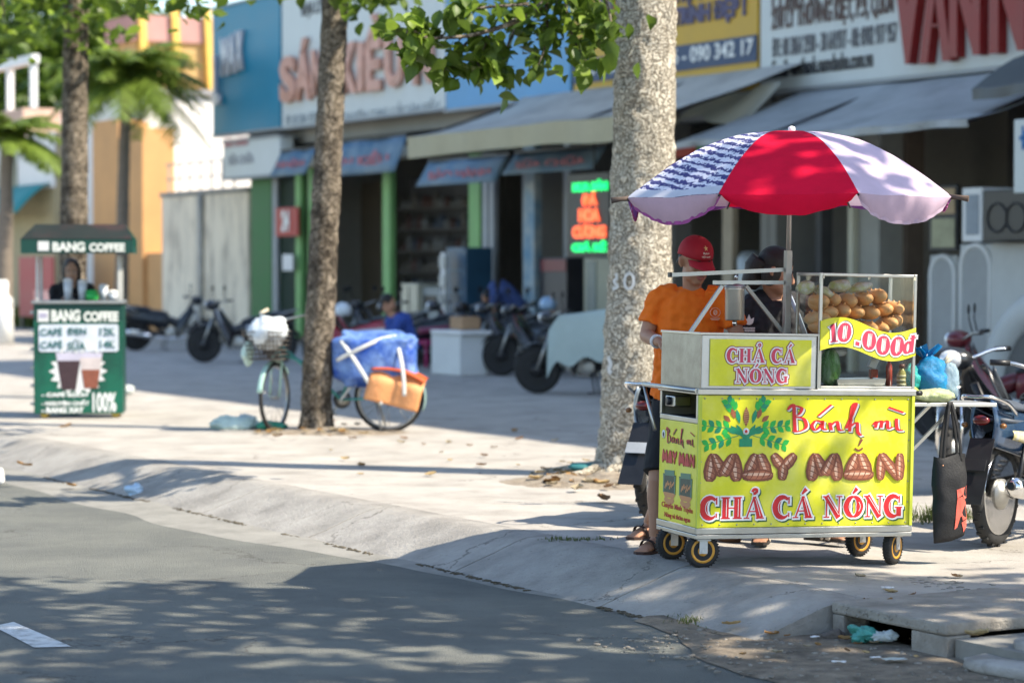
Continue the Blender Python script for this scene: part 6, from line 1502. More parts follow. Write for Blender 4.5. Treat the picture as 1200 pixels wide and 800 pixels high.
def face_bits(par, T, origin, lip=(.30,.10,.08)):
    Q = Matrix.Translation(-Vector(origin)) @ T
    for sg in (-1,1):
        m = MB(); m.T = Q; m.ell((sg*.030,-.080,.0), (.015,.008,.0085), 12, 8); ey = m.build('eye', mat('eye_white', (.7,.68,.64), .2), par)
        m = MB(); m.T = Q; m.ell((sg*.030,-.0865,-.001), (.0068,.003,.0068), 10, 6); m.build('iris', mat('iris', (.015,.01,.008), .15), ey)
        m = MB(); m.T = Q; m.tube(cat([(sg*.013,-.088,.022),(sg*.030,-.087,.028),(sg*.047,-.075,.021)],4), .0042, 6, sy=.6); m.build('eyebrow', HAIR, par)
    m = MB(); m.T = Q; m.tube(cat([(-.024,-.076,-.063),(-.010,-.0895,-.059),(0,-.091,-.061),(.010,-.0895,-.059),(.024,-.076,-.063)],3), [.003]+[.0058]*11+[.003], 8); m.tube(cat([(-.020,-.077,-.066),(0,-.089,-.071),(.020,-.077,-.066)],3), [.003]+[.0062]*5+[.003], 8); m.build('lips', mat('lips', lip, .4), par)
def fold(sc, amp, seed): return lambda co: amp*noise.noise(Vector((co.x*sc, co.y*sc, co.z*sc*.55+seed))) + amp*.5*noise.noise(co*sc*2.4+Vector((seed,0,0)))
def person(label, O, J, skin=SKIN, top=None, top_m=None, top_len=None, sleeve=.55, low_m=None, shorts=None, hs=1.0, barefoot=True, face=True, slim=1.0, voxel=.0065, rings=None):
    """Joints J are world points; everything is stored relative to the thing at O."""
    O = Vector(O); o = thing('person', label, 'person', O)
    K = {k: (v - O if isinstance(v, Vector) else v) for k, v in J.items()}
    T = head_T(K['head'], J['yaw'], J['pitch'], J.get('roll', 0))
    mb = MB(); head(mb, T)
    nb = T @ Vector((0,.020,-.055)); limb(mb, [nb, nb.lerp(K['neck'], .6), K['neck'] - Vector((0,0,.03))], [.050,.050,.066])
    mb.tube(cat([tuple(K['neck']-Vector((0,0,.02))), tuple(K['chest']), tuple(K['waist']), tuple(K['hip'])],4), [(.09*slim,.07)]*2+[(.135*slim,.09)]*4+[(.12*slim,.085)]*4+[(.13*slim,.09)]*3, 16, ref=(1,0,0))
    fts = []
    for sd in ('L','R'):
        sg = -1 if sd == 'L' else 1
        limb(mb, [K['sh'+sd], K['el'+sd].lerp(K['sh'+sd], .5), K['el'+sd]], [.047,.046,.036]); limb(mb, [K['el'+sd], K['el'+sd].lerp(K['wr'+sd], .35), K['wr'+sd]], [.036,.038,.024])
        d = K['wr'+sd] - K['el'+sd]; hd = J.get('hd'+sd, d); hand(mb, K['wr'+sd], hd, J.get('hn'+sd, (0,0,1)), sg*J.get('hs'+sd, 1), .98)
        limb(mb, [K['hp'+sd], K['kn'+sd].lerp(K['hp'+sd], .5), K['kn'+sd]], [.083,.072,.052]); kn = K['kn'+sd]; an = K['an'+sd]
        limb(mb, [kn, kn.lerp(an, .3) + Vector((0,.012,0)), kn.lerp(an, .7), an], [.050,.055,.040,.034])
        old = mb.T; f = Matrix.Translation((0,0,-0)) ; 
        mb.T = None
        f = foot(mb, (K['an'+sd].x, K['an'+sd].y, K['an'+sd].z), J['ft'+sd]) if abs(O.z) < .5 else None
        fts.append(f)
    merged(mb, 'body', skin, o, voxel, 3)
    if face: face_bits(o, T, (0,0,0))
    # shirt
    mb = MB()
    if rings is None:
        rings = [(K['neck']-Vector((0,0,.005)), .075*slim, .070), (K['neck']-Vector((0,0,.035)), .13*slim, .088), (K['chest'].lerp(K['neck'],.55), .178*slim, .108), (K['chest'], .178*slim, .122), (K['waist'], .165*slim, .112), (K['hip'], .178*slim, .118)]
        if top_len: rings.append((K['hip'] + Vector((0,0,-top_len)), .185*slim, .125))
    else: rings = [(r_[0]-O, r_[1], r_[2]) for r_ in rings]
    c_ = cat([tuple(r_[0]) for r_ in rings], 5); m_ = len(c_); tt = np.linspace(0,1,m_); t0 = np.linspace(0,1,len(rings))
    mb.tube(c_, list(zip(np.interp(tt,t0,[r_[1] for r_ in rings]), np.interp(tt,t0,[r_[2] for r_ in rings]))), 28, ref=(1,0,0))
    for sd in ('L','R'):
        a = K['sh'+sd]; b = K['el'+sd]; inn = a.lerp(K['neck'], .55)
        if sleeve <= 1: e = a.lerp(b, sleeve+.05); mb.tube(cat([tuple(inn), tuple(a+Vector((0,0,.0))), tuple(a.lerp(e,.5)), tuple(e)],5), [.070]*3+[.068]*4+[.070]*4+[.066]*3+[.066]*2, 20)
        else: limb(mb, [inn, a, a.lerp(b,.5), b], [.068,.066,.060,.054], 18); limb(mb, [b, b.lerp(K['wr'+sd],.5), b.lerp(K['wr'+sd],.93)], [.054,.050,.038], 16)
    sh = merged(mb, top or 'shirt', top_m, o, voxel, 2, fold(12, .020, 3))
    # legs
    mb = MB()
    mb.tube([tuple(K['hip']+Vector((0,0,.07))), tuple(K['hip']), tuple(K['hip']-Vector((0,0,.10)))], [(.150*slim,.105),(.165*slim,.115),(.150*slim,.110)], 20, ref=(1,0,0))
    for sd in ('L','R'):
        a = K['hp'+sd]; b = K['kn'+sd]; c = K['an'+sd]
        if shorts: e = a.lerp(b, shorts) if shorts <= 1 else b.lerp(c, shorts-1); mb.tube(cat([tuple(a+Vector((0,0,.04))), tuple(a), tuple(a.lerp(e,.6)), tuple(e)],4), [.095]*3+[.100]*4+[.094]*4+[.090]*2, 18)
        else: limb(mb, [a, a.lerp(b,.5), b], [.098,.088,.070], 16); limb(mb, [b, b.lerp(c,.4), c+Vector((0,0,.02))], [.070,.070,.058], 16)
    merged(mb, 'shorts' if shorts else 'trousers', low_m, o, voxel, 2, fold(9, .008, 7))
    return o, T, fts, sh
def PJ(px, py, Y): return P(px, py, Y)

# the seller
O = Vector((.86, 12.86, 0))
J = dict(head=PJ(815,306,12.76), yaw=R(27), pitch=R(20), neck=PJ(811,346,12.84), chest=PJ(808,378,12.84), waist=PJ(804,425,12.88), hip=PJ(802,462,12.92),
         shL=PJ(772,353,12.86), elL=PJ(757,393,12.84), wrL=PJ(772,401,12.64), hdL=Vector((.8,-.5,-.1)), hnL=(.1,-.2,1),
         shR=PJ(850,352,12.80), elR=PJ(866,398,12.74), wrR=PJ(848,399,12.60), hdR=Vector((-.8,-.25,.12)), hnR=(.1,-.5,.9),
         hpL=PJ(786,474,12.90), knL=PJ(771,562,12.74), anL=PJ(768,632,12.74), ftL=R(-28),
         hpR=PJ(812,474,12.96), knR=PJ(788,552,13.06), anR=PJ(761,611,13.42), ftR=R(-35))
J['anL'].z = .085; J['anR'].z = .085
ORANGE = mat('orange_cotton', (.86,.17,.008), .85, 0, .06, 7, bump=.15, bs=80)
BLKC = mat('black_cotton', (.012,.012,.014), .85, 0, .2, 7)
sel, T, fts, sh = person('seller in a bright orange t-shirt and red cap looking down behind the cart', O, J, SKIN, 'shirt', ORANGE, .10, .62, BLKC, .92,
    rings=[(PJ(811,339,12.86),.062,.064),(PJ(810,347,12.85),.125,.088),(PJ(809,360,12.84),.176,.112),(PJ(808,383,12.84),.180,.124),(PJ(804,425,12.88),.172,.118),(PJ(801,466,12.92),.182,.124)])
for f in fts: sandal(sel, f, mat('brown_sandal', (.05,.025,.02), .7), mat('dark_strap', (.03,.018,.016), .6), (0,0,0))
CAPM = mat('red_cap', (.36,.012,.025), .75, 0, .08, 9, bump=.12, bs=90)
mb = MB(); mb.T = T
def capf(a, b):
    th = 2*PI*a; ph = (PI/2)*(b); x = .088*math.sin(ph)*math.cos(th); y = .013+.106*math.sin(ph)*math.sin(th); z = .034 + .098*math.cos(ph)**.8
    return (x, y, z - .030*max(0, math.sin(th))*b**3)
mb.grid(capf, 32, 12); cp = mb.build('cap', CAPM, sel, solid=.003)
mb = MB(); mb.T = T
def brim(a, b):
    x = -.074 + .148*a; f = math.sqrt(max(0,1-(x/.076)**2)); y0 = .013-.104*math.sqrt(max(.0,1-(x/.088)**2)); return (x*(1-.06*b), y0 + .004 - (.078*f+.004)*b, .036 - .030*b - .10*abs(x)**1.25*1.9 - .004)
mb.grid(brim, 18, 6); mb.build('brim', CAPM, cp, solid=.003)
mb = MB(); mb.T = T; mb.ell((0,.013,.133),(.008,.008,.005),8,6); mb.build('button', CAPM, cp)
def on_cap(x, z):                    # a point of the cap front, a little proud
    ph = math.acos(min(1,max(0,(z-.034)/.098))**(1/.8)); s_ = .106*math.sin(ph); y = .013 - s_*math.sqrt(max(0,1-(x/(.088*max(.2,math.sin(ph))))**2)); return Vector((x, y-.004, z))
GOLD = mat('gold_thread', (.75,.52,.22), .6)
mb = MB(); mb.T = T
vs = [on_cap(0,.098)] + [on_cap(.0135*(1 if i%2==0 else .42)*math.sin(i*PI/5), .098+.0135*(1 if i%2==0 else .42)*math.cos(i*PI/5)) for i in range(10)]
mb.add(vs, [(0,i+1,(i+1)%10+1) for i in range(10)]); mb.build('cap_star', GOLD, cp)
for tx, z0, wd, ht in (('Made in',.070,.036,.010),('VIỆT NAM',.050,.052,.013)):
    ob = text(None, 'cap_lettering', tx, -wd/2, 0, wd, ht, 0, mat('cream_thread', (.75,.66,.56), .6), .001, .02)
    for v in ob.data.vertices: v.co = T @ (on_cap(v.co.x, z0+v.co.z) + Vector((0, v.co.y*.5, 0)))
    ob.parent = cp
mb = MB(); mb.T = T; mb.tube(cat([(-.066,.03,.03),(-.070,.04,-.005),(-.060,.065,-.030),(0,.092,-.035),(.060,.065,-.030),(.070,.04,-.005),(.066,.03,.03)],4), .013, 8); mb.ell((0,.045,.0),(.074,.064,.05),14,10); mb.build('hair', HAIR, sel)
wl_ = J['wrL'] - O; ab = (J['elL']-J['wrL']).normalized(); c = wl_ + ab*.025; e1 = ab.orthogonal().normalized(); e2 = ab.cross(e1)
mb = MB(); mb.tube([c + e1*math.cos(a)*.031 + e2*math.sin(a)*.031 for a in np.linspace(0,2*PI,18)][:-1], .007, 8, closed=True); mb.tube([c + ab*.015 + e1*math.cos(a)*.032 + e2*math.sin(a)*.032 for a in np.linspace(0,2*PI,18)][:-1], .005, 8, closed=True); mb.build('bracelet', mat('pale_bracelet', (.66,.62,.60), .4), sel)
mb = MB(); nk = PJ(811,342,12.84) - O; mb.tube([nk + Vector((.060*math.cos(a), .060*math.sin(a), .004 - .020*max(0,-math.sin(a)))) for a in np.linspace(0,2*PI,28)][:-1], .009, 8, closed=True, sx=1.0, sy=1.0); mb.build('collar', mat('orange_rib', (.74,.17,.01), .9, 0, .06, 30), sel)
def on_front(o, x, z, ypad=.004):    # drop a point on to the front of a shirt by scanning its vertices
    best = min((v.co for v in o.data.vertices if abs(v.co.x-x) < .014 and abs(v.co.z-z) < .014), key=lambda c: c.y, default=None)
    return best.y - ypad if best is not None else -.13
em = PJ(838,366,12.72) - O
mb = MB(); yy = min(on_front(sh, em.x+dx, em.z+dz) for dx in (-.03,0,.03) for dz in (-.02,.02))
rot = Matrix.Translation((em.x, yy, em.z)) @ Matrix.Rotation(R(22),4,'Z'); mb.T = rot
for rr, a0, a1 in ((.030, 0, 360),):
    pts = [(rr*math.cos(R(a)), 0, rr*.8*math.sin(R(a))) for a in range(a0, a1, 18)]; mb.tube(pts, .0016, 5, closed=True)
ribbon(mb, arc(0,0,.009,.012,90,450,12), .003, -.001); ribbon(mb, [(-.010,-.009),(.010,.009)], .0025, -.0012); ribbon(mb, [(-.028,-.032),(.028,-.032)], .0022, -.001); ribbon(mb, [(-.022,-.039),(.022,-.039)], .0016, -.001)
mb.build('shirt_emblem', mat('pale_orange_print', (.80,.50,.36), .7), sel)

# the customer standing behind the cart
O = Vector((1.42, 13.35, 0))
J = dict(head=PJ(910,318,13.3), yaw=R(80), pitch=R(20), neck=PJ(908,350,13.36), chest=PJ(906,385,13.34), waist=PJ(908,430,13.36), hip=PJ(912,468,13.36),
         shL=PJ(878,360,13.34), elL=PJ(868,412,13.30), wrL=PJ(884,445,13.14), hdL=Vector((.5,-.8,.1)),
         shR=PJ(943,360,13.36), elR=PJ(956,412,13.36), wrR=PJ(936,447,13.16), hdR=Vector((-.4,-.8,.1)),
         hpL=PJ(897,478,13.36), knL=PJ(893,555,13.28), anL=PJ(893,628,13.20), ftL=R(-10),
         hpR=PJ(930,478,13.38), knR=PJ(945,555,13.34), anR=PJ(958,626,13.26), ftR=R(52))
J['anL'].z = .085; J['anR'].z = .085
JACK = mat('black_jacket', (.014,.015,.018), .75, 0, .2, 6)
cus, T, fts, shc = person('customer in a black jacket with a white leaf shaped logo behind the cart', O, J, SKIN, 'jacket', JACK, .08, 1.5, mat('dark_trousers', (.016,.018,.03), .85, 0, .2, 7))
for f in fts: sandal(cus, f, mat('dark_sole', (.03,.027,.025), .7), mat('pale_strap', (.46,.40,.33), .6), (0,0,0))
mb = MB(); mb.T = T; mb.ell((0,.022,.045),(.083,.100,.092),20,14); mb.tube(cat([(0,.09,.03),(0,.11,-.05),(0,.10,-.14)],4), [.075]*4+[.06]*3+[.04,.03], 12); mb.ell((-.060,.02,-.02),(.025,.055,.07),12,8); mb.ell((.060,.02,-.02),(.025,.055,.07),12,8); mb.build('hair', HAIR, cus)
v = PJ(876,380,13.2) - O
yy = on_front(shc, v.x, v.z)-.006
mb = MB(); mb.T = Matrix.Translation((v.x+.012, yy-.006, v.z)) @ Matrix.Rotation(R(-24),4,'Z')
for a, ln in ((0,.058),(.62,.050),(-.62,.050)):
    n = 10; pp = [(math.sin(a)*ln*i/n, -.004+math.cos(a)*ln*i/n) for i in range(n+1)]; ribbon(mb, pp, [max(.0004,.0115*math.sin(PI*(i/n)**.8)) for i in range(n+1)], -.001-.0005*abs(a))
for q in range(3): ribbon(mb, [(-.034,-.020-.009*q),(.034,-.020-.009*q)], .0025, -.0004)
mb.build('jacket_logo', INK_WHITE, cus)
mb = MB(); a_ = PJ(925,345,13.24)-O; b_ = PJ(944,392,13.2)-O
for off, mt in ((0,'jacket_stripe'),): mb.tube([tuple(a_), tuple(a_.lerp(b_,.5)+Vector((0,-.03,0))), tuple(b_)], .014, 8, sy=.4)
mb.build('jacket_stripe', mat('pale_blue_stripe', (.42,.52,.62), .7), cus)

# the woman at the coffee cart
O = Vector((-4.42, 24.85, 0))
J = dict(head=PJ(84,318,24.75), yaw=R(6), pitch=R(10), neck=PJ(85,337,24.8), chest=PJ(85,356,24.8), waist=PJ(85,380,24.82), hip=PJ(85,402,24.84),
         shL=PJ(66,340,24.8), elL=PJ(62,364,24.7), wrL=PJ(74,352,24.55), hdL=Vector((.5,-.3,.5)), shR=PJ(104,340,24.8), elR=PJ(107,364,24.76), wrR=PJ(95,360,24.55), hdR=Vector((-.5,-.6,.1)),
         hpL=PJ(78,405,24.84), knL=PJ(79,445,24.8), anL=PJ(79,484,24.8), ftL=R(-10), hpR=PJ(92,405,24.84), knR=PJ(90,445,24.8), anR=PJ(88,484,24.8), ftR=R(10))
J['anL'].z = .085; J['anR'].z = .085
wom, T, fts, shw = person('woman with long black hair in a dark top behind the green coffee cart', O, J, SKIN2, 'blouse', BLKC, .05, 1.5, mat('dark_trousers', (.016,.018,.03), .85), slim=.92, voxel=.011)
mb = MB(); mb.T = T; mb.ell((0,.026,.042),(.086,.098,.094),18,12); mb.ell((-.066,.02,-.04),(.030,.062,.11),12,8); mb.ell((.066,.02,-.04),(.030,.062,.11),12,8); mb.tube([(0,.085,0),(0,.11,-.15),(0,.10,-.30)], [.085,.09,.05], 12); mb.build('hair', HAIR, wom)
mb = MB(); a_ = J['neck']-O; mb.tube([tuple(a_+Vector((0,-.09,-.06))), tuple(a_+Vector((0,-.135,-.20)))], [.045,.02], 8, sy=.3); mb.build('collar', mat('grey_collar', (.4,.4,.4), .7), wom)
for f in fts: sandal(wom, f, BLACK, BLACK, (0,0,0))

# two blurred figures by the shops
O = P(470,313,31.2); O.z = 0
def bj(px, py, dY=0): return P(px, py, 31.2+dY)
J = dict(head=bj(455,356), yaw=R(70), pitch=R(12), neck=bj(462,371), chest=bj(469,384), waist=bj(475,402), hip=bj(478,412), shL=bj(463,376,.18), elL=bj(452,395,.1), wrL=bj(440,405,-.1), shR=bj(470,376,-.18), elR=bj(456,398,-.3), wrR=bj(442,406,-.25),
         hpL=bj(476,413,.1), knL=bj(448,415,.1), anL=bj(450,447,.1), ftL=R(-80), hpR=bj(478,413,-.1), knR=bj(450,416,-.14), anR=bj(453,448,-.14), ftR=R(-80))
J['anL'].z = .085; J['anR'].z = .085
st, T, fts, _ = person('person in a royal blue shirt sitting low before the green pillar', O, J, SKIN, 'shirt', mat('blue_shirt', (.03,.07,.30), .8), None, .6, BLKC, None, face=False, voxel=.014)
mb = MB(); mb.T = T; mb.ell((0,.024,.042),(.084,.098,.092),14,10); mb.build('hair', HAIR, st)
hz = J['hip'].z - .12
so = thing('stool', 'low dark stool under the person in royal blue', 'stool', Vector((O.x+.10, 31.2, 0)), 0)
mb = MB(); mb.lathe([(.17,hz-.04),(.18,hz-.02),(.17,hz)], (0,0,0), 16); mb.build('seat', BLACK, so)
for q in range(4): mb = MB(); mb.bar((.11*math.cos(q*PI/2+.8),.11*math.sin(q*PI/2+.8),hz-.04),(.15*math.cos(q*PI/2+.8),.15*math.sin(q*PI/2+.8),0), .025); mb.build('leg', BLACK, so)
O = P(592,313,36.6); O.z = 0.1
def bj(px, py, dY=0): return P(px, py, 36.6+dY)
J = dict(head=bj(572,350), yaw=R(-70), pitch=R(30), neck=bj(579,343), chest=bj(586,341), waist=bj(598,350), hip=bj(606,364), shL=bj(580,346,-.18), elL=bj(576,368,-.2), wrL=bj(572,386,-.2), shR=bj(582,346,.18), elR=bj(579,366,.2), wrR=bj(574,384,.2),
         hpL=bj(606,366,-.09), knL=bj(604,390,-.1), anL=bj(607,414,-.1), ftL=R(-80), hpR=bj(607,366,.09), knR=bj(606,390,.1), anR=bj(609,413,.1), ftR=R(-80))
J['anL'].z = .19; J['anR'].z = .19
bp_, T, fts, _ = person('person in a dark blue shirt bending over behind the dark motorbike', O, J, SKIN, 'shirt', mat('navy_shirt', (.04,.07,.20), .8), None, .6, BLKC, None, face=False, voxel=.014)
mb = MB(); mb.T = T; mb.ell((0,.024,.042),(.084,.098,.092),14,10); mb.build('hair', HAIR, bp_)

# ------------------------------------------------------------------ motorbikes; local x points forward, z up, wheels on the ground
def motorbike(label, loc, rz, body, accent, seat_m=None, detail=1, group=None, plate=False, basket=False, spokes=True, steer=0.0, mirrors=True):
    o = thing('motorbike', label, 'motorbike', loc, rz, group)
    bm = body if not isinstance(body, tuple) else mat('bike_%d%d%d' % tuple(int(c*99) for c in body), body, .3, .1, .08, 6, coat=.5)
    am = accent if not isinstance(accent, tuple) else mat('bikea_%d%d%d' % tuple(int(c*99) for c in accent), accent, .3, .2, .1, 8, coat=.4)
    n = 36 if detail else 22; WB = .61; r_ = .285
    for wx, fr in ((-WB, False), (WB, True)):
        c = (wx, 0, r_); Tm = Matrix.Identity(4)
        if fr and steer: Tm = Matrix.Translation((WB,0,0)) @ Matrix.Rotation(steer,4,'Z') @ Matrix.Translation((-WB,0,0))
        m = MB(); m.T = Tm; m.lathe([(r_-.062,-.024),(r_-.040,-.036),(r_-.015,-.030),(r_,-.010),(r_,.010),(r_-.015,.030),(r_-.040,.036),(r_-.062,.024)], c, n, axis='y')
        if detail:
            for k in range(40): a = 2*PI*k/40; m.cbox((c[0]+math.cos(a)*(r_-.002), (.012 if k%2 else -.012), r_+math.sin(a)*(r_-.002)), (.012,.030,.016), 0, Euler((0,-a,.3 if k%2 else -.3)))
        ty = m.build('tyre', RUBBER, o)
        m = MB(); m.T = Tm; m.lathe([(r_-.062,-.030),(r_-.085,-.022),(r_-.085,.022),(r_-.062,.030),(r_-.058,.020),(r_-.058,-.020),(r_-.062,-.030)], c, n, axis='y')
        hb2 = MB(); hb2.T = Tm; hb2.lathe([(.012,-.08),(.04,-.07),(.085,-.045),(.088,.045),(.04,.07),(.012,.08)], c, 18, axis='y'); hb2.build('hub', STEEL_D if detail else DARKM, ty)
        for k in range(18 if detail else 10):
            a = 2*PI*k/(18 if detail else 10); m.tube([(c[0]+.045*math.cos(a), .03*(-1)**k, r_+.045*math.sin(a)), (c[0]+(r_-.083)*math.cos(a+.18), 0, r_+(r_-.083)*math.sin(a+.18))], .0035, 5)
        m.build('wheel_rim', CHROME if detail else DARKM, ty)
        m = MB(); m.T = Tm; a0, a1 = ((PI*.16, PI*1.02) if fr else (PI*.28, PI*.95))
        m.grid(lambda u, v: (c[0]+(r_+.028)*math.cos(a0+(a1-a0)*u), -.055+.11*v, r_+(r_+.028)*math.sin(a0+(a1-a0)*u)+.014*math.sin(PI*v)), 16, 6); m.build('mudguard', bm if fr else BLACK, o, solid=.006)
    m = MB(); TS = Matrix.Translation((WB,0,0)) @ Matrix.Rotation(steer,4,'Z') @ Matrix.Translation((-WB,0,0)); m.T = TS
    for y_ in (-.075,.075): m.tube([(WB,y_,r_),(WB-.16,y_*.9,.70)], [.022,.026], 10)
    m.tube([(WB-.16,-.07,.70),(WB-.16,.07,.70)], .02, 8); m.build('fork', CHROME if detail else STEEL_D, o)
    m = MB(); m.tube([(WB-.19,0,.74),(.28,0,.46),(.0,0,.34),(-.15,0,.36),(-.42,0,.58),(-.72,0,.66)], .032, 8)
    for y_ in (-.095,.095): m.tube([(-.10,y_,.32),(-WB,y_,r_)], .020, 8)
    m.tube([(-.05,-.24,.235),(-.05,.24,.235)], .012, 6); m.build('frame', DARKM, o)
    for y_ in (-.115,.115):
        m = MB(); m.tube([(-WB+.02,y_,r_+.02),(-.44,y_,.60)], .014, 8)
        m.tube([(-WB+.05+.013*i/1.0*.9*(1) , y_+.028*math.cos(i*1.5), r_+.06+.0052*i*1.0 + .0 + 0.028*math.sin(i*1.5)*.4) for i in range(44)], .006, 5); m.build('shock_absorber', DARKM, o)
    m = MB(); m.cbox((.10,0,.34), (.28,.16,.16), 0, Euler((0,R(-8),0))); m.tube([(.18,0,.36),(.34,0,.40)], [.075,.065], 12)
    for k in range(5): m.cbox((.22+.026*k,0,.375+.006*k), (.008,.17,.15))
    m.lathe([(.03,-.125),(.085,-.115),(.085,.115),(.03,.125)], (.0,0,.32), 16, axis='y'); m.build('engine', STEEL_D, o, bevel=.008)
    m = MB(); m.tube(cat([(.30,-.06,.36),(.24,-.11,.24),(.0,-.15,.22),(-.30,-.16,.25)],4), .020, 8); m.tube([(-.28,-.165,.245),(-.36,-.170,.27),(-.80,-.185,.345),(-.825,-.186,.35),(-.845,-.187,.353)], [.024,.050,.056,.050,.022], 16); m.build('exhaust', CHROME, o)
    m = MB(); m.tube([(-.835,-.187,.351),(-.868,-.1885,.358)], [.024,.020], 12); m.build('exhaust_tip', DARKM, o)
    m = MB(); m.tube([(-.45,-.226,.33),(-.70,-.240,.372)], .012, 6, sx=2.4, sy=.5); m.build('heat_shield', mat('brushed', (.62,.62,.60), .3, 1), o)
    # body shell: leg shields, tunnel, tail
    m = MB()
    for sg in (-1,1):
        m.grid(lambda u, v: ((WB-.20)-.27*u-.05*math.sin(PI*v)*u, sg*(.05+.15*v**.8+.035*math.sin(PI*u)), .86-.55*u*(.55+.45*v)-.10*v+.05*math.sin(PI*v)), 8, 8)
    m.build('leg_shield', bm, o, solid=.008)
    m = MB(); m.ell((.10,0,.50), (.30,.085,.085), 14, 8, rot=Euler((0,R(22),0))); m.build('tunnel', bm, o)
    m = MB()
    for sg in (-1,1):
        m.grid(lambda u, v: (-.02-.78*u, sg*(.105+.045*math.sin(PI*v)*(1-.5*u)-.06*u*u), .44+.20*v+.12*u+.05*u*v-.06*(1-u)*(1-v)), 14, 6)
    tp = m.build('tail_fairing', bm, o, solid=.008)
    m = MB()
    for sg in (-1,1):
        m.grid(lambda u, v: (-.12-.55*u, sg*(.155+.010*math.sin(PI*v)-.035*u), .49+.10*v*(1-u*.5)+.10*u), 10, 3)
        m.grid(lambda u, v: ((WB-.24)-.20*u, sg*(.155+.04*math.sin(PI*u)), .78-.36*u+.10*v*(1-u)), 8, 3)
    m.build('decal', am, o, solid=.004)
    m = MB(); m.grid(lambda u, v: (-.02-.72*u, -.13*(1-.25*u)+.26*(1-.25*u)*v, .655+.075*u+.045*math.sin(PI*v)+.04*sm(.42,.52,u)-.03*(1-min(1,u*6))), 18, 10); 
    m.grid(lambda u, v: (-.02-.72*u, -.13*(1-.25*u)+.26*(1-.25*u)*v, .625+.075*u), 4, 4); m.build('seat', seat_m or BLACK, o, solid=.02)
    m = MB(); m.tube(cat([(-.58,-.11,.72),(-.74,-.12,.79),(-.88,-.08,.83),(-.90,0,.83),(-.88,.08,.83),(-.74,.12,.79),(-.58,.11,.72)],4), .011, 8); m.build('grab_rail', CHROME if detail else STEEL_D, o)
    m = MB(); m.ell((-.82,0,.70), (.03,.05,.028), 12, 8); m.build('tail_light', mat('tail_red', (.12,.008,.008), .2, 0, .05, 5, coat=.5), o)
    for sg in (-1,1):
        m = MB(); m.ell((-.78,sg*.11,.67), (.022,.02,.016), 10, 6); m.build('turn_signal', mat('amber_lens', (.22,.09,.02), .2, coat=.4), o)
    m = MB(); m.add([(-.80,-.07,.60),(-.80,.07,.60),(-1.00,.075,.26),(-1.00,-.075,.26)], [(0,1,2,3)]); m.build('rear_flap', BLACK, o, solid=.008)
    m = MB(); m.T = Matrix.Translation((-.905,0,.46)) @ Matrix.Rotation(R(32),4,'Y'); m.box(-.010,-.004,-.065,.065,-.035,.035); pl = m.build('number_plate', mat('grey_plate', (.45,.47,.48), .5) if plate else BLACK, o, bevel=.002)
    if False:
        Tp = Matrix.Translation((-.905,0,.46)) @ Matrix.Rotation(R(32),4,'Y') @ Matrix(((0,1,0,-.011),(-1,0,0,0),(0,0,1,0),(0,0,0,1)))
        text(pl, 'plate_lettering', '59-X1', -.055, .008, .11, .040, 0, INK_DARK, .001, .02, T=Tp); text(pl, 'plate_lettering', '246.17', -.065, -.050, .13, .045, 0, INK_DARK, .001, .02, T=Tp)
    m = MB(); m.T = TS; m.tube(cat([(WB-.33,-.36,.97),(WB-.27,-.26,.96),(WB-.18,-.10,.90),(WB-.17,.10,.90),(WB-.27,.26,.96),(WB-.33,.36,.97)],4), .012, 8); hb_ = m.build('handlebar', CHROME if detail else STEEL_D, o)
    m = MB(); m.T = TS
    for sg in (-1,1): m.tube([(WB-.36,sg*.38,.97),(WB-.30,sg*.28,.965)], .018, 8)
    m.build('grips', BLACK, hb_)
    m = MB(); m.T = TS; m.ell((WB-.13,0,.90), (.115,.15,.085), 16, 10); m.build('headset', bm, o)
    m = MB(); m.T = TS; m.ell((WB-.055,0,.90), (.05,.085,.065), 14, 8); m.build('headlight', mat('lens', (.72,.75,.78), .08, .3), o)
    for sg in ((-1,1) if mirrors else ()):
        m = MB(); m.T = TS; m.tube([(WB-.27,sg*.26,.965),(WB-.24,sg*.30,1.08),(WB-.24,sg*.33,1.14)], .006, 6); m.ell((WB-.24,sg*.35,1.17), (.012,.065,.045), 12, 8); m.build('mirror', BLACK, o)
    m = MB(); m.tube([(-.10,.12,.26),(-.16,.26,.02)], .010, 6); m.tube([(-.05,.10,.22),(-.10,.20,.02),(-.02,.22,.02)], .010, 6); m.build('kick_stand', DARKM, o)
    m = MB(); m.lathe([(.02,-.11),(.075,-.105),(.075,-.095),(.02,-.09)], (-.02,0,.31), 12, axis='y'); m.box(-WB,-.02,-.112,-.098,.27,.36); m.build('chain_case', DARKM, o)
    return o
def bike_at(px, py, z=-.027): v = G(px, py, z); return v
# rear wheel at the pixel given: place the thing so that its rear wheel meets the ground there
def bike_rear(px, py, head, z=0.0): v = G(px, py, z); d = Vector((math.cos(head), math.sin(head), 0)); return v + d*.61
NAVYB = mat('bike_navy', (.035,.075,.15), .22, .3, .15, 5, col2=(.10,.16,.22), c2amt=.42, c2s=4, coat=.7)
YELB = mat('bike_yellow', (.62,.50,.16), .3, .1, .15, 6, col2=(.5,.55,.55), c2amt=.45, c2s=9)
h_ = R(57); motorbike('dark blue motorbike with yellow decals and chrome exhaust at the right edge', bike_rear(1166,639,h_,-.027), h_, NAVYB, YELB, mat('grey_seat', (.07,.085,.11), .55, 0, .1, 8), 1, None, False, mirrors=False)
h_ = R(62); motorbike('silver and blue motorbike parked right behind the orange shirted seller', bike_rear(771,613,h_,0), h_, mat('bike_silver', (.30,.38,.46), .25, .4, .1, 6, coat=.6), mat('bike_white', (.6,.62,.63), .3, .1), None, 1, None, True)
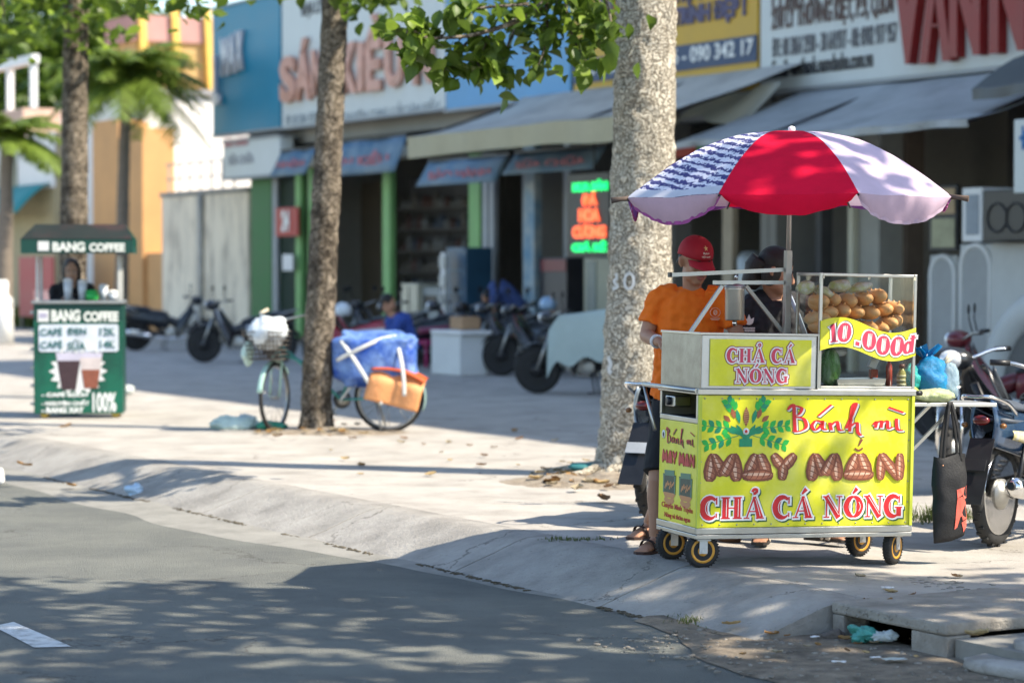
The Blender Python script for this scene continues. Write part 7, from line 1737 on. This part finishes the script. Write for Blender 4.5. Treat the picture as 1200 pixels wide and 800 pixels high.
h_ = R(200); v = G(1112,577,-.027); d = Vector((math.cos(h_), math.sin(h_), 0)); motorbike('black motorbike whose front wheel shows behind the black tote bag', v - d*.61, h_, (.02,.022,.026), (.06,.065,.07), None, 1, None, False, steer=R(55), mirrors=False)
h_ = R(200); v = G(1120,462,-.027); d = Vector((math.cos(h_), math.sin(h_), 0)); motorbike('dark red motorbike parked before the stone arches at the right', Vector((P(1190,313,20.8).x, 20.8, -.027)), R(165), (.13,.015,.02), (.05,.05,.055), None, 0)
def midbike(label, px, Y, rz, body, acc, z=0): v = P(px,313,Y); v.z = z; return motorbike(label, v, rz, body, acc, None, 0)
midbike('black motorbike parked across the front of the middle shop', 606, 34.6, R(168), (.02,.02,.024), (.10,.13,.16))
midbike('black cargo motorbike in front of the stained wall at far left', 199, 43.5, R(8), (.014,.016,.02), (.03,.04,.05))
midbike('black motorbike with pale silver front fairing left of the bicycle', 283, 38.0, R(172), (.02,.02,.025), (.42,.46,.52))
midbike('red motorbike in front of the first green pole beside the slim tree', 414, 35.0, R(150), (.34,.03,.05), (.45,.5,.52))
midbike('dark motorbike half hidden by the white chest', 545, 37.4, R(185), (.03,.03,.035), (.2,.06,.06))
v = P(690,313,28.6); v.z = 0; cb = motorbike('motorbike hidden under a pale cloth left of the thick tree', v, R(170), (.03,.03,.03), (.1,.1,.1), None, 0)
mb = MB()
def cl_(a, b):
    x = -.85+1.30*a; y = -.42+.84*b; top = .98+.10*math.sin(a*5)*.4; e = max(0, abs(y)-.20); d = e*2.6 + .05*math.sin(a*22+b*3)*sm(.1,.25,e) + max(0, x-.30)*1.2*sm(0,.2,x-.25); return (x, y*(1-.25*sm(.05,.25,e)), top - d)
mb.grid(cl_, 36, 24); clo = mb.build('cloth_cover', mat('pale_green_cloth', (.42,.50,.47), .85, 0, .08, 3), None); clo.location = v; clo.rotation_euler = (0,0,R(170)); tag(clo, 'pale green grey cloth draped over the parked motorbike', 'cloth')
def helmet(label, p, m_):
    mb = MB(); mb.ell((0,0,0), (.13,.16,.125), 16, 12, fn=lambda q: Vector((q.x,q.y,max(q.z,-.07)))); o = one(mb.build('helmet', m_), p); return tag(o, label, 'helmet')
midbike('added black motorbike parked behind the white chest', 574, 35.6, R(150), (.015,.015,.018), (.03,.03,.04))  # this and the next four bikes are added to darken the shaded shop front
midbike('added black motorbike right of the white chest with dark red decals', 636, 33.2, R(158), (.016,.016,.018), (.10,.015,.02))
midbike('added dark grey motorbike before the blue and white post', 648, 36.6, R(175), (.03,.032,.036), (.05,.05,.06))
midbike('added black motorbike left of the white chest behind the blue bundle', 486, 36.4, R(160), (.016,.016,.02), (.25,.05,.10))
midbike('added dark motorbike before the shelving of the green pillared shop', 448, 37.6, R(150), (.02,.02,.024), (.12,.13,.15))
helmet('pale blue helmet on the black motorbike before the middle shop', P(642,357,34.5), mat('helmet_blue', (.30,.45,.62), .25, coat=.5))
helmet('white helmet beside the slim tree on the red motorbike seat', P(402,364,34.9), mat('helmet_white', (.62,.68,.72), .25, coat=.5))

# ------------------------------------------------------------------ the loaded bicycle by the slim tree
bz = R(3); rear = G(456,504); bk = thing('bicycle', 'old bicycle with blue and orange bundles leaning by the slim tree', 'bicycle', rear, R(177))      # local x forward = to the left
MINT = mat('mint_paint', (.42,.62,.54), .45, .1, .15, 8); r_ = .305; WB = 1.06
def bwheel(x, steer, nm='wheel'):
    Tm = Matrix.Translation((x,0,0)) @ Matrix.Rotation(steer,4,'Z')
    m = MB(); m.T = Tm; m.tube([(r_*math.cos(a), 0, r_+r_*math.sin(a)) for a in np.linspace(0,2*PI,41)][:-1], .018, 8, closed=True); ty = m.build('tyre', RUBBER, bk)
    m = MB(); m.T = Tm; m.tube([((r_-.022)*math.cos(a), 0, r_+(r_-.022)*math.sin(a)) for a in np.linspace(0,2*PI,41)][:-1], .012, 6, closed=True); m.lathe([(.012,-.04),(.02,-.035),(.02,.035),(.012,.04)], (0,0,r_), 12, axis='y')
    for k in range(28): a = 2*PI*k/28; m.tube([(.02*math.cos(a), .03*(-1)**k, r_+.02*math.sin(a)), ((r_-.024)*math.cos(a+.25*(-1)**(k//2)), 0, r_+(r_-.024)*math.sin(a+.25*(-1)**(k//2)))], .0016, 4)
    m.build('wheel_rim', STEEL, ty); return Tm
bwheel(0, 0); ST_ = R(74); Tf = bwheel(WB, ST_)
m = MB(); m.tube([((r_+.03)*math.cos(a), 0, r_+(r_+.03)*math.sin(a)) for a in np.linspace(PI*.22, PI*1.12, 20)], .028, 8, sy=1.0, sx=.25); m.build('mudguard', MINT, bk)
m = MB(); m.T = Tf; m.tube([((r_+.03)*math.cos(a), 0, r_+(r_+.03)*math.sin(a)) for a in np.linspace(PI*.05, PI*.80, 20)], .026, 8, sx=.25); m.build('mudguard', MINT, bk)
m = MB(); m.T = Tf
for y_ in (-.05,.05): m.tube([(0,y_,r_),(-.06,y_,.66),(-.08,0,.72)], [.011,.013,.014], 8)
m.tube([(-.08,0,.70),(-.12,0,1.0)], .015, 8); m.build('fork', MINT, bk)
m = MB(); hx = Vector((WB,0,0)) + (Matrix.Rotation(ST_,3,'Z') @ Vector((-.09,0,0))); head_ = Vector((hx.x, hx.y, .80)); bb = Vector((.44,0,.28)); st_ = Vector((.30,0,.70))
m.tube([tuple(head_), tuple(bb)], .017, 8); m.tube([tuple(bb), tuple(st_)], .016, 8); m.tube([tuple(head_-Vector((0,0,.10))), tuple((bb+st_)/2)], .014, 8)
for y_ in (-.05,.05): m.tube([(bb.x,y_*.6,bb.z),(0,y_,r_)], .011, 8); m.tube([(st_.x,y_*.3,st_.z-.05),(0,y_,r_)], .010, 8)
m.build('frame', mat('old_teal_frame', (.10,.35,.32), .5, .1, .2, 8), bk)
m = MB(); m.lathe([(.02,-.055),(.085,-.05),(.085,-.045),(.02,-.04)], tuple(bb), 18, axis='y'); m.bar((bb.x,-.07,bb.z),(bb.x+.10,-.07,bb.z-.13),.018); m.bar((bb.x,.07,bb.z),(bb.x-.10,.07,bb.z+.13),.018); m.box(bb.x+.06,bb.x+.16,-.14,-.06,bb.z-.145,bb.z-.125); m.box(bb.x-.16,bb.x-.06,.06,.14,bb.z+.125,bb.z+.145); m.build('pedals', STEEL_D, bk)
m = MB(); m.T = Tf; m.tube(cat([(-.34,-.24,1.09),(-.24,-.25,1.07),(-.14,-.16,1.04),(-.12,0,1.01),(-.14,.16,1.04),(-.24,.25,1.07),(-.34,.24,1.09)],4), .011, 8); hb_ = m.build('handlebar', mat('pale_bar', (.60,.58,.50), .5, .3), bk)
m = MB(); m.T = Tf; m.tube([(-.24,-.25,1.07),(-.37,-.24,1.10)], .017, 8); m.tube([(-.24,.25,1.07),(-.37,.24,1.10)], .017, 8); m.build('grips', mat('cream_grip', (.62,.55,.42), .6), hb_)
m = MB(); m.grid(lambda u, v: (.20+.24*u, (-.09+.18*v)*(1-.6*u), .80+.03*math.sin(PI*v)-.02*u), 8, 6); m.build('saddle', BLACK, bk, solid=.03)
m = MB(); m.box(-.24,.24,-.07,.07,.655,.668); m.tube([(-.2,-.06,.655),(0,-.055,r_)], .007, 6); m.tube([(-.2,.06,.655),(0,.055,r_)], .007, 6); m.build('rack', STEEL_D, bk)
m = MB(); m.tube([(.12,-.06,.30),(.05,-.22,.012)], .010, 6); m.tube([(.12,.06,.30),(.05,.22,.012)], .010, 6); m.build('stand', STEEL_D, bk)
BMx = Matrix.Translation(rear) @ Matrix.Rotation(R(177),4,'Z')
m = MB(); m.T = Tf
for k in range(7):
    z_ = .66+.042*k; e_ = .013*k; m.tube([(-.00-.0,-.14-e_*.6,z_),(.24+e_,-.14-e_*.6,z_),(.24+e_,.14+e_*.6,z_),(-.0,.14+e_*.6,z_)], .005, 5, closed=True)
for k in range(9): y_ = -.14+.035*k; m.tube([(.24,y_,.66),(.318,y_*1.25,.912)], .004, 4); m.tube([(.0,y_,.66),(.0,y_*1.25,.912)], .004, 4)
m.box(0,.24,-.14,.14,.652,.66); m.build('basket', mat('dark_basket', (.10,.085,.07), .7), bk)
o = crumple('basket_bag', 'white plastic bundle stuffed in the bicycle front basket', (0,0,0), (.17,.19,.15), mat('white_bundle', (.62,.67,.70), .35, 0, .2, 5, col2=(.20,.24,.30), c2amt=.36, c2s=5, bump=.7, bs=14), 61, 'bundle', 0, .25); o.matrix_world = BMx @ Tf @ Matrix.Translation((.15,0,.90))
o = crumple('plastic_bag', 'mint coloured plastic bag hanging at the side of the bicycle basket', (0,0,0), (.07,.05,.10), mat('mint_bag', (.36,.66,.54), .35), 63, 'bag', 0, .3); o.matrix_world = BMx @ Tf @ Matrix.Translation((.05,-.25,.70))
BLT = mat('blue_tarpaulin', (.015,.07,.36), .4, 0, .3, 6, col2=(.18,.31,.62), c2amt=.50, c2s=5, bump=.9, bs=14)
def bundle(v, s): return Vector((math.copysign(abs(v.x/s[0])**.38*s[0], v.x), math.copysign(abs(v.y/s[1])**.5*s[1], v.y), math.copysign(abs(v.z/s[2])**.42*s[2], v.z)))*(.94+.16*noise.noise(v*6)+.10*abs(noise.noise(v*15)))
bl = thing('bundle', 'big blue tarpaulin bundle with white straps on the bicycle rack', 'bundle', BMx @ Vector((.12,0,.67)), R(177))
s_ = (.39,.27,.265); m = MB(); m.ell((0,-.06,-.02), s_, 56, 36, fn=lambda v: bundle(v, s_)); m.build('tarpaulin', BLT, bl)
m = MB(); m.ell((-.21,-.12,.05), (.15,.20,.16), 22, 16, fn=lambda v: bundle(v, (.15,.20,.16))); m.build('pale_bundle', mat('pale_blue_tarp', (.26,.38,.68), .4, 0, .2, 5, bump=.6, bs=12), bl)
STR = mat('white_strap', (.66,.66,.62), .6, 0, .1, 8); yf = .235; m = MB()
def strap(pts): m.tube(cat(pts,4), .022, 6, sy=.22, ref=(0,0,1))
BLo = Matrix.Translation(Vector((0,0,0)))
for pts in ([(.30,yf-.05,.16),(.18,yf,.0),(.05,yf+.04,-.20),(-.08,yf+.05,-.42)], [(.34,yf-.03,-.02),(.10,yf,.10),(-.08,yf-.05,.18),(-.20,yf-.12,.20)], [(-.18,yf-.10,.21),(-.24,yf-.02,.05),(-.28,yf+.04,-.16),(-.29,yf+.06,-.34)]):
    m.tube(cat(pts,4), .018, 8, sx=1, sy=.25, ref=(1,0,.3))
m.build('strap', STR, bl)
m = MB()
ob = thing('bundle', 'orange tarpaulin flap hanging over the bicycle rear wheel', 'bundle', BMx @ Vector((-.08,.15,.40)), R(177))
ORT = mat('orange_tarp', (.74,.33,.13), .6, 0, .2, 7, bump=.6, bs=16); m = MB()
m.T = Matrix.Rotation(R(-14),4,'Y'); m.grid(lambda u, v: (.25-.50*u, .02+.10*sm(0,.4,v)+.02*math.sin(u*9), .13-.29*v+.03*math.sin(PI*u)*(1-v)), 16, 12); m.build('flap', ORT, ob, solid=.02)
m = MB(); m.T = Matrix.Rotation(R(-14),4,'Y'); m.grid(lambda u, v: (.25-.50*u, .025+.09*v-.24*(1-v), .135+.045*math.sin(PI*u)+.01*math.sin(v*3)-.02*v), 16, 6); m.build('top_fold', mat('deep_orange', (.58,.10,.02), .5, 0, .12, 5), ob, solid=.015)

# ------------------------------------------------------------------ the green coffee cart
CF = G(40,490); cc = thing('coffee_cart', 'green roofed coffee cart with a menu board at the left', 'coffee cart', CF, R(6))
DG = mat('coffee_green', (.005,.12,.07), .45, 0, .1, 2, col2=(.008,.055,.04), c2amt=.46, c2s=2.2); DKG = mat('coffee_dark_green', (.006,.055,.042), .45, 0, .1, 3)
W_ = .875; D2 = .55
CCM = Matrix.Translation(CF) @ Matrix.Rotation(R(6),4,'Z'); CCI = CCM.inverted()
def cz(py): return CAM_H + (313-py)/FPX*24.0 + .0
zt = cz(356); zb_ = cz(485)
m = MB(); m.box(0, W_, 0, .03, zb_, zt-.17); m.build('front_panel', DG, cc, bevel=.004)
m = MB(); m.box(0, W_, 0, .031, zt-.168, zt); m.build('head_panel', DKG, cc, bevel=.004)
m = MB(); m.box(0, .03, .033, D2, zb_, zt-.01); m.build('side_panel', mat('dull_side', (.10,.14,.14), .5, 0, .3, 4, col2=(.35,.38,.37), c2amt=.55, c2s=5), cc)
m = MB(); m.box(W_-.03, W_, .033, D2, zb_, zt-.01); m.build('side_panel', DKG, cc)
m = MB(); m.box(-.02, W_+.02, -.02, D2, zt+.002, zt+.03); m.build('counter', STEEL_D, cc, bevel=.004)
for k, zz in enumerate(np.linspace(zb_+.08, zt-.1, 6)):
    m = MB(); m.box(-.04, -.002, .06, .20, zz, zz+.03); m.build('side_hook', STEEL_D, cc)
for x_ in (.02, W_-.05):
    for y_ in (.04, D2-.06):
        m = MB(); m.box(x_, x_+.028, y_, y_+.028, zt+.031, cz(300)); m.build('roof_post', mat('white_post', (.6,.6,.56), .5), cc)
zr0 = cz(297); zr1 = cz(281); zr2 = cz(263)
m = MB(); m.box(-.11, W_+.11, -.12, -.10, zr0, zr1); m.build('fascia', DKG, cc)
m = MB(); 
m.add([(-.11,-.12,zr1+.002),(W_+.11,-.12,zr1+.002),(W_+.02,.26,zr2),(.0,.26,zr2)], [(0,1,2,3)]); m.build('roof', mat('roof_film', (.010,.016,.014), .7, 0, .3, 5, col2=(.05,.018,.018), c2amt=.40, c2s=3), cc, solid=.012)
m = MB(); m.add([(-.11,.64,zr1),(W_+.11,.64,zr1),(W_+.02,.262,zr2),(.0,.262,zr2)], [(3,2,1,0)]); m.build('roof', DKG, cc, solid=.012)
m = MB(); m.add([(-.11,-.12,zr0),(-.11,.64,zr0),(-.11,.64,zr1),(.0,.26,zr2-.006),(-.11,-.12,zr1)], [(0,1,2,3,4)]); m.build('roof_end', mat('pale_end', (.20,.20,.20), .6), cc)
m = MB(); m.add([(W_+.11,-.12,zr0),(W_+.11,.64,zr0),(W_+.11,.64,zr1),(W_+.02,.26,zr2-.006),(W_+.11,-.12,zr1)], [(4,3,2,1,0)]); m.build('roof_end', DKG, cc)
for x_ in (.10, .80): 
    for y_ in (.05,.42):
        m = MB(); m.lathe([(.02,-.016),(.042,-.014),(.042,.014),(.02,.016)], (x_, y_, .042), 14, axis='y'); m.box(x_-.03, x_+.03, y_-.02, y_+.02, .075, zb_); m.build('caster', mat('yellow_wheel', (.60,.42,.08), .5), cc)
LETC = mat('cream_letters', (.78,.80,.74), .5, var=0)
kx = W_/105.0
def tx_(s_, a_, b_, y0, y1, yy=-.001, m_=LETC, b=.012): text(cc, 'lettering', s_, (a_-38)*kx, cz(y1), (b_-a_)*kx, cz(y0)-cz(y1), yy, m_, .006, b)
tx_('BANG', 59, 93, 363, 377, b=.05); tx_('COFFEE', 97, 138, 365, 377, b=.05)
m = MB(); m.box((43-38)*kx, (56-38)*kx, -.006, -.001, cz(377), cz(363)); lg = m.build('logo_panel', WHITE, cc)
m = MB(); m.box((45-38)*kx, (54-38)*kx, -.009, -.0065, cz(372), cz(367)); m.build('logo_mark', mat('lilac_ink', (.45,.42,.55), .5), lg)
text(cc, 'lettering', 'BANG', (62-38)*kx, cz(295), 38*kx, .095, -.121, LETC, .006, .05); text(cc, 'lettering', 'COFFEE', (105-38)*kx, cz(295), 42*kx, .085, -.121, LETC, .006, .05)
m = MB(); m.box((45-38)*kx, (58-38)*kx, -.127, -.121, cz(294), cz(283)); m.build('logo_panel', WHITE, cc)
tx_('•', 70, 92, 268, 276, m_=mat('roof_print', (.5,.5,.5), .5)) if False else None
mb = MB(); x0_, x1_, z0_, z1_ = (44-38)*kx, (138-38)*kx, cz(412), cz(380); rr = .025
poly = []
for cx_, cz_, a0 in ((x1_-rr, z1_-rr, 0),(x0_+rr, z1_-rr, 90),(x0_+rr, z0_+rr, 180),(x1_-rr, z0_+rr, 270)): poly += [(cx_+rr*math.cos(R(a0+t)), cz_+rr*math.sin(R(a0+t))) for t in (0,30,60,90)]
mb.prism(poly[::-1], -.006, -.001); mb.build('menu_board', mat('menu_white', (.66,.70,.76), .45), cc)
MG = mat('menu_green', (.01,.12,.10), .5, var=0)
tx_('CAFÉ', 46, 72, 383, 393, -.007, MG); tx_('ĐEN', 78, 100, 384, 392, -.007, MG); tx_('12K', 116, 134, 384, 393, -.007, MG)
tx_('CAFÉ', 46, 72, 398, 408, -.007, MG); tx_('SỮA', 78, 99, 398, 410, -.007, MG); tx_('14K', 116, 134, 399, 408, -.007, MG)
# burst and two printed cups
def qx(px): return (px-38)*kx
mb = MB(); c_ = (qx(90), cz(435)); vs = []
for i in range(32): rr_ = (.29 if i % 2 == 0 else .225); a = 2*PI*i/32; vs.append((c_[0]+rr_*math.cos(a), -.0015, c_[1]+rr_*.82*math.sin(a)))
mb.add(vs, [tuple(reversed(range(32)))]); mb.build('burst', WHITE, cc)
def cup(x0, x1, y0, y1, yy, cols_):
    for i, (f0, f1, mt) in enumerate(cols_):
        mb = MB(); za = cz(y0)+(cz(y1)-cz(y0))*f0; zb2 = cz(y0)+(cz(y1)-cz(y0))*f1; w0 = .22*f0; w1 = .22*f1
        a0, a1 = qx(x0)+(qx(x1)-qx(x0))*w0, qx(x1)-(qx(x1)-qx(x0))*w0; b0, b1 = qx(x0)+(qx(x1)-qx(x0))*w1, qx(x1)-(qx(x1)-qx(x0))*w1
        mb.add([(a0,yy,za),(a1,yy,za),(b1,yy,zb2),(b0,yy,zb2)], [(0,3,2,1)]); mb.build('cup_print', mt, cc)
CUPL = mat('cup_lid_ink', (.55,.52,.62), .5); COF = mat('coffee_ink', (.055,.030,.035), .5, 0, .2, 20); CRM = mat('cream_ink', (.62,.54,.52), .5); BRC = mat('milk_coffee_ink', (.26,.085,.05), .5, 0, .2, 20)
cup(64, 94, 413, 457, -.003, [(0,.22,CUPL),(.22,1,COF)]); cup(91, 119, 413, 455, -.0045, [(0,.15,CUPL),(.15,.48,CRM),(.48,1,BRC)])
mb = MB(); 
for a_, b_ in (((79,413),(83,402)),((104,413),(108,402))): ribbon(mb, [(qx(a_[0]),cz(a_[1])),(qx(b_[0]),cz(b_[1]))], .006, -.0085); 
for x_ in (79,104): ribbon(mb, arc(qx(x_), cz(414), .075, .06, 0, 180), .012, -.0078)
mb.build('cup_print', WHITE, cc)
WSG = mat('white_slogan', (.80,.82,.80), .5, var=0)
tx_('- CAFÉ SẠCH', 47, 101, 459, 466, b=.05, m_=WSG); tx_('- NGUYÊN CHẤT', 47, 103, 468, 475, b=.05, m_=WSG); tx_('- RANG XAY', 47, 97, 477, 484, b=.05, m_=WSG)
tx_('100%', 107, 135, 460, 483, b=.03, m_=WSG)
def on_counter(name, label, px, build, cat_='cup', y_=.2, group=None):
    x_ = (px-38)*kx; o = thing(name, label, cat_, CCM @ Vector((x_, y_, zt+.031)), R(6), group); build(o); return o
def c1(hh, rr_, mt, lid=None):
    def f(o):
        m = MB(); m.lathe([(rr_*.78,0),(rr_,hh)], (0,0,0), 14); m.build('cup', mt, o)
        m = MB(); m.lathe([(rr_*1.06,hh),(rr_*1.06,hh+.01),(rr_*.8,hh+.03),(.005,hh+.035)], (0,0,0), 14); m.build('lid', lid or WHITE, o)
    return f
PAPC = mat('pale_cups', (.66,.70,.74), .4)
on_counter('cup_stack', 'tall left stack of white paper cups on the coffee cart', 77, c1(.19,.045,PAPC), 'cups'); on_counter('cup_stack', 'second tall stack of white paper cups before the woman', 94, c1(.175,.045,PAPC), 'cups')
def tub(o):
    m = MB(); m.lathe([(.05,0),(.062,.02),(.062,.07),(.05,.085)], (0,0,0), 14); m.build('tub', mat('bright_green', (.02,.42,.08), .35), o)
    m = MB(); m.lathe([(.064,.0855),(.064,.10),(.004,.105)], (0,0,0), 14); m.build('lid', MATS['bright_green'], o)
on_counter('tub', 'bright green plastic tub on the coffee cart counter', 106, tub, 'tub', .12)
on_counter('cup_stack', 'short stack of pale cups right of the green tub', 119, c1(.13,.045,PAPC), 'cups'); on_counter('cup_stack', 'lowest pale cups at the right end of the coffee counter', 130, c1(.07,.05,PAPC), 'cups')
crumple('plastic_bag', 'white bag lying on the pavement right of the coffee cart', G(147,462)+Vector((0,0,.05)), (.10,.08,.06), PALEB, 71, 'bag')
lump('round_mirror', 'pale round bump stone at the left edge of the kerb', G(0,561,-.12)+Vector((-.02,0,.02)), (.05,.03,.06), 0, 77, WHITE)
SC.render.film_transparent = False
bpy.data.scenes.remove(TMP)
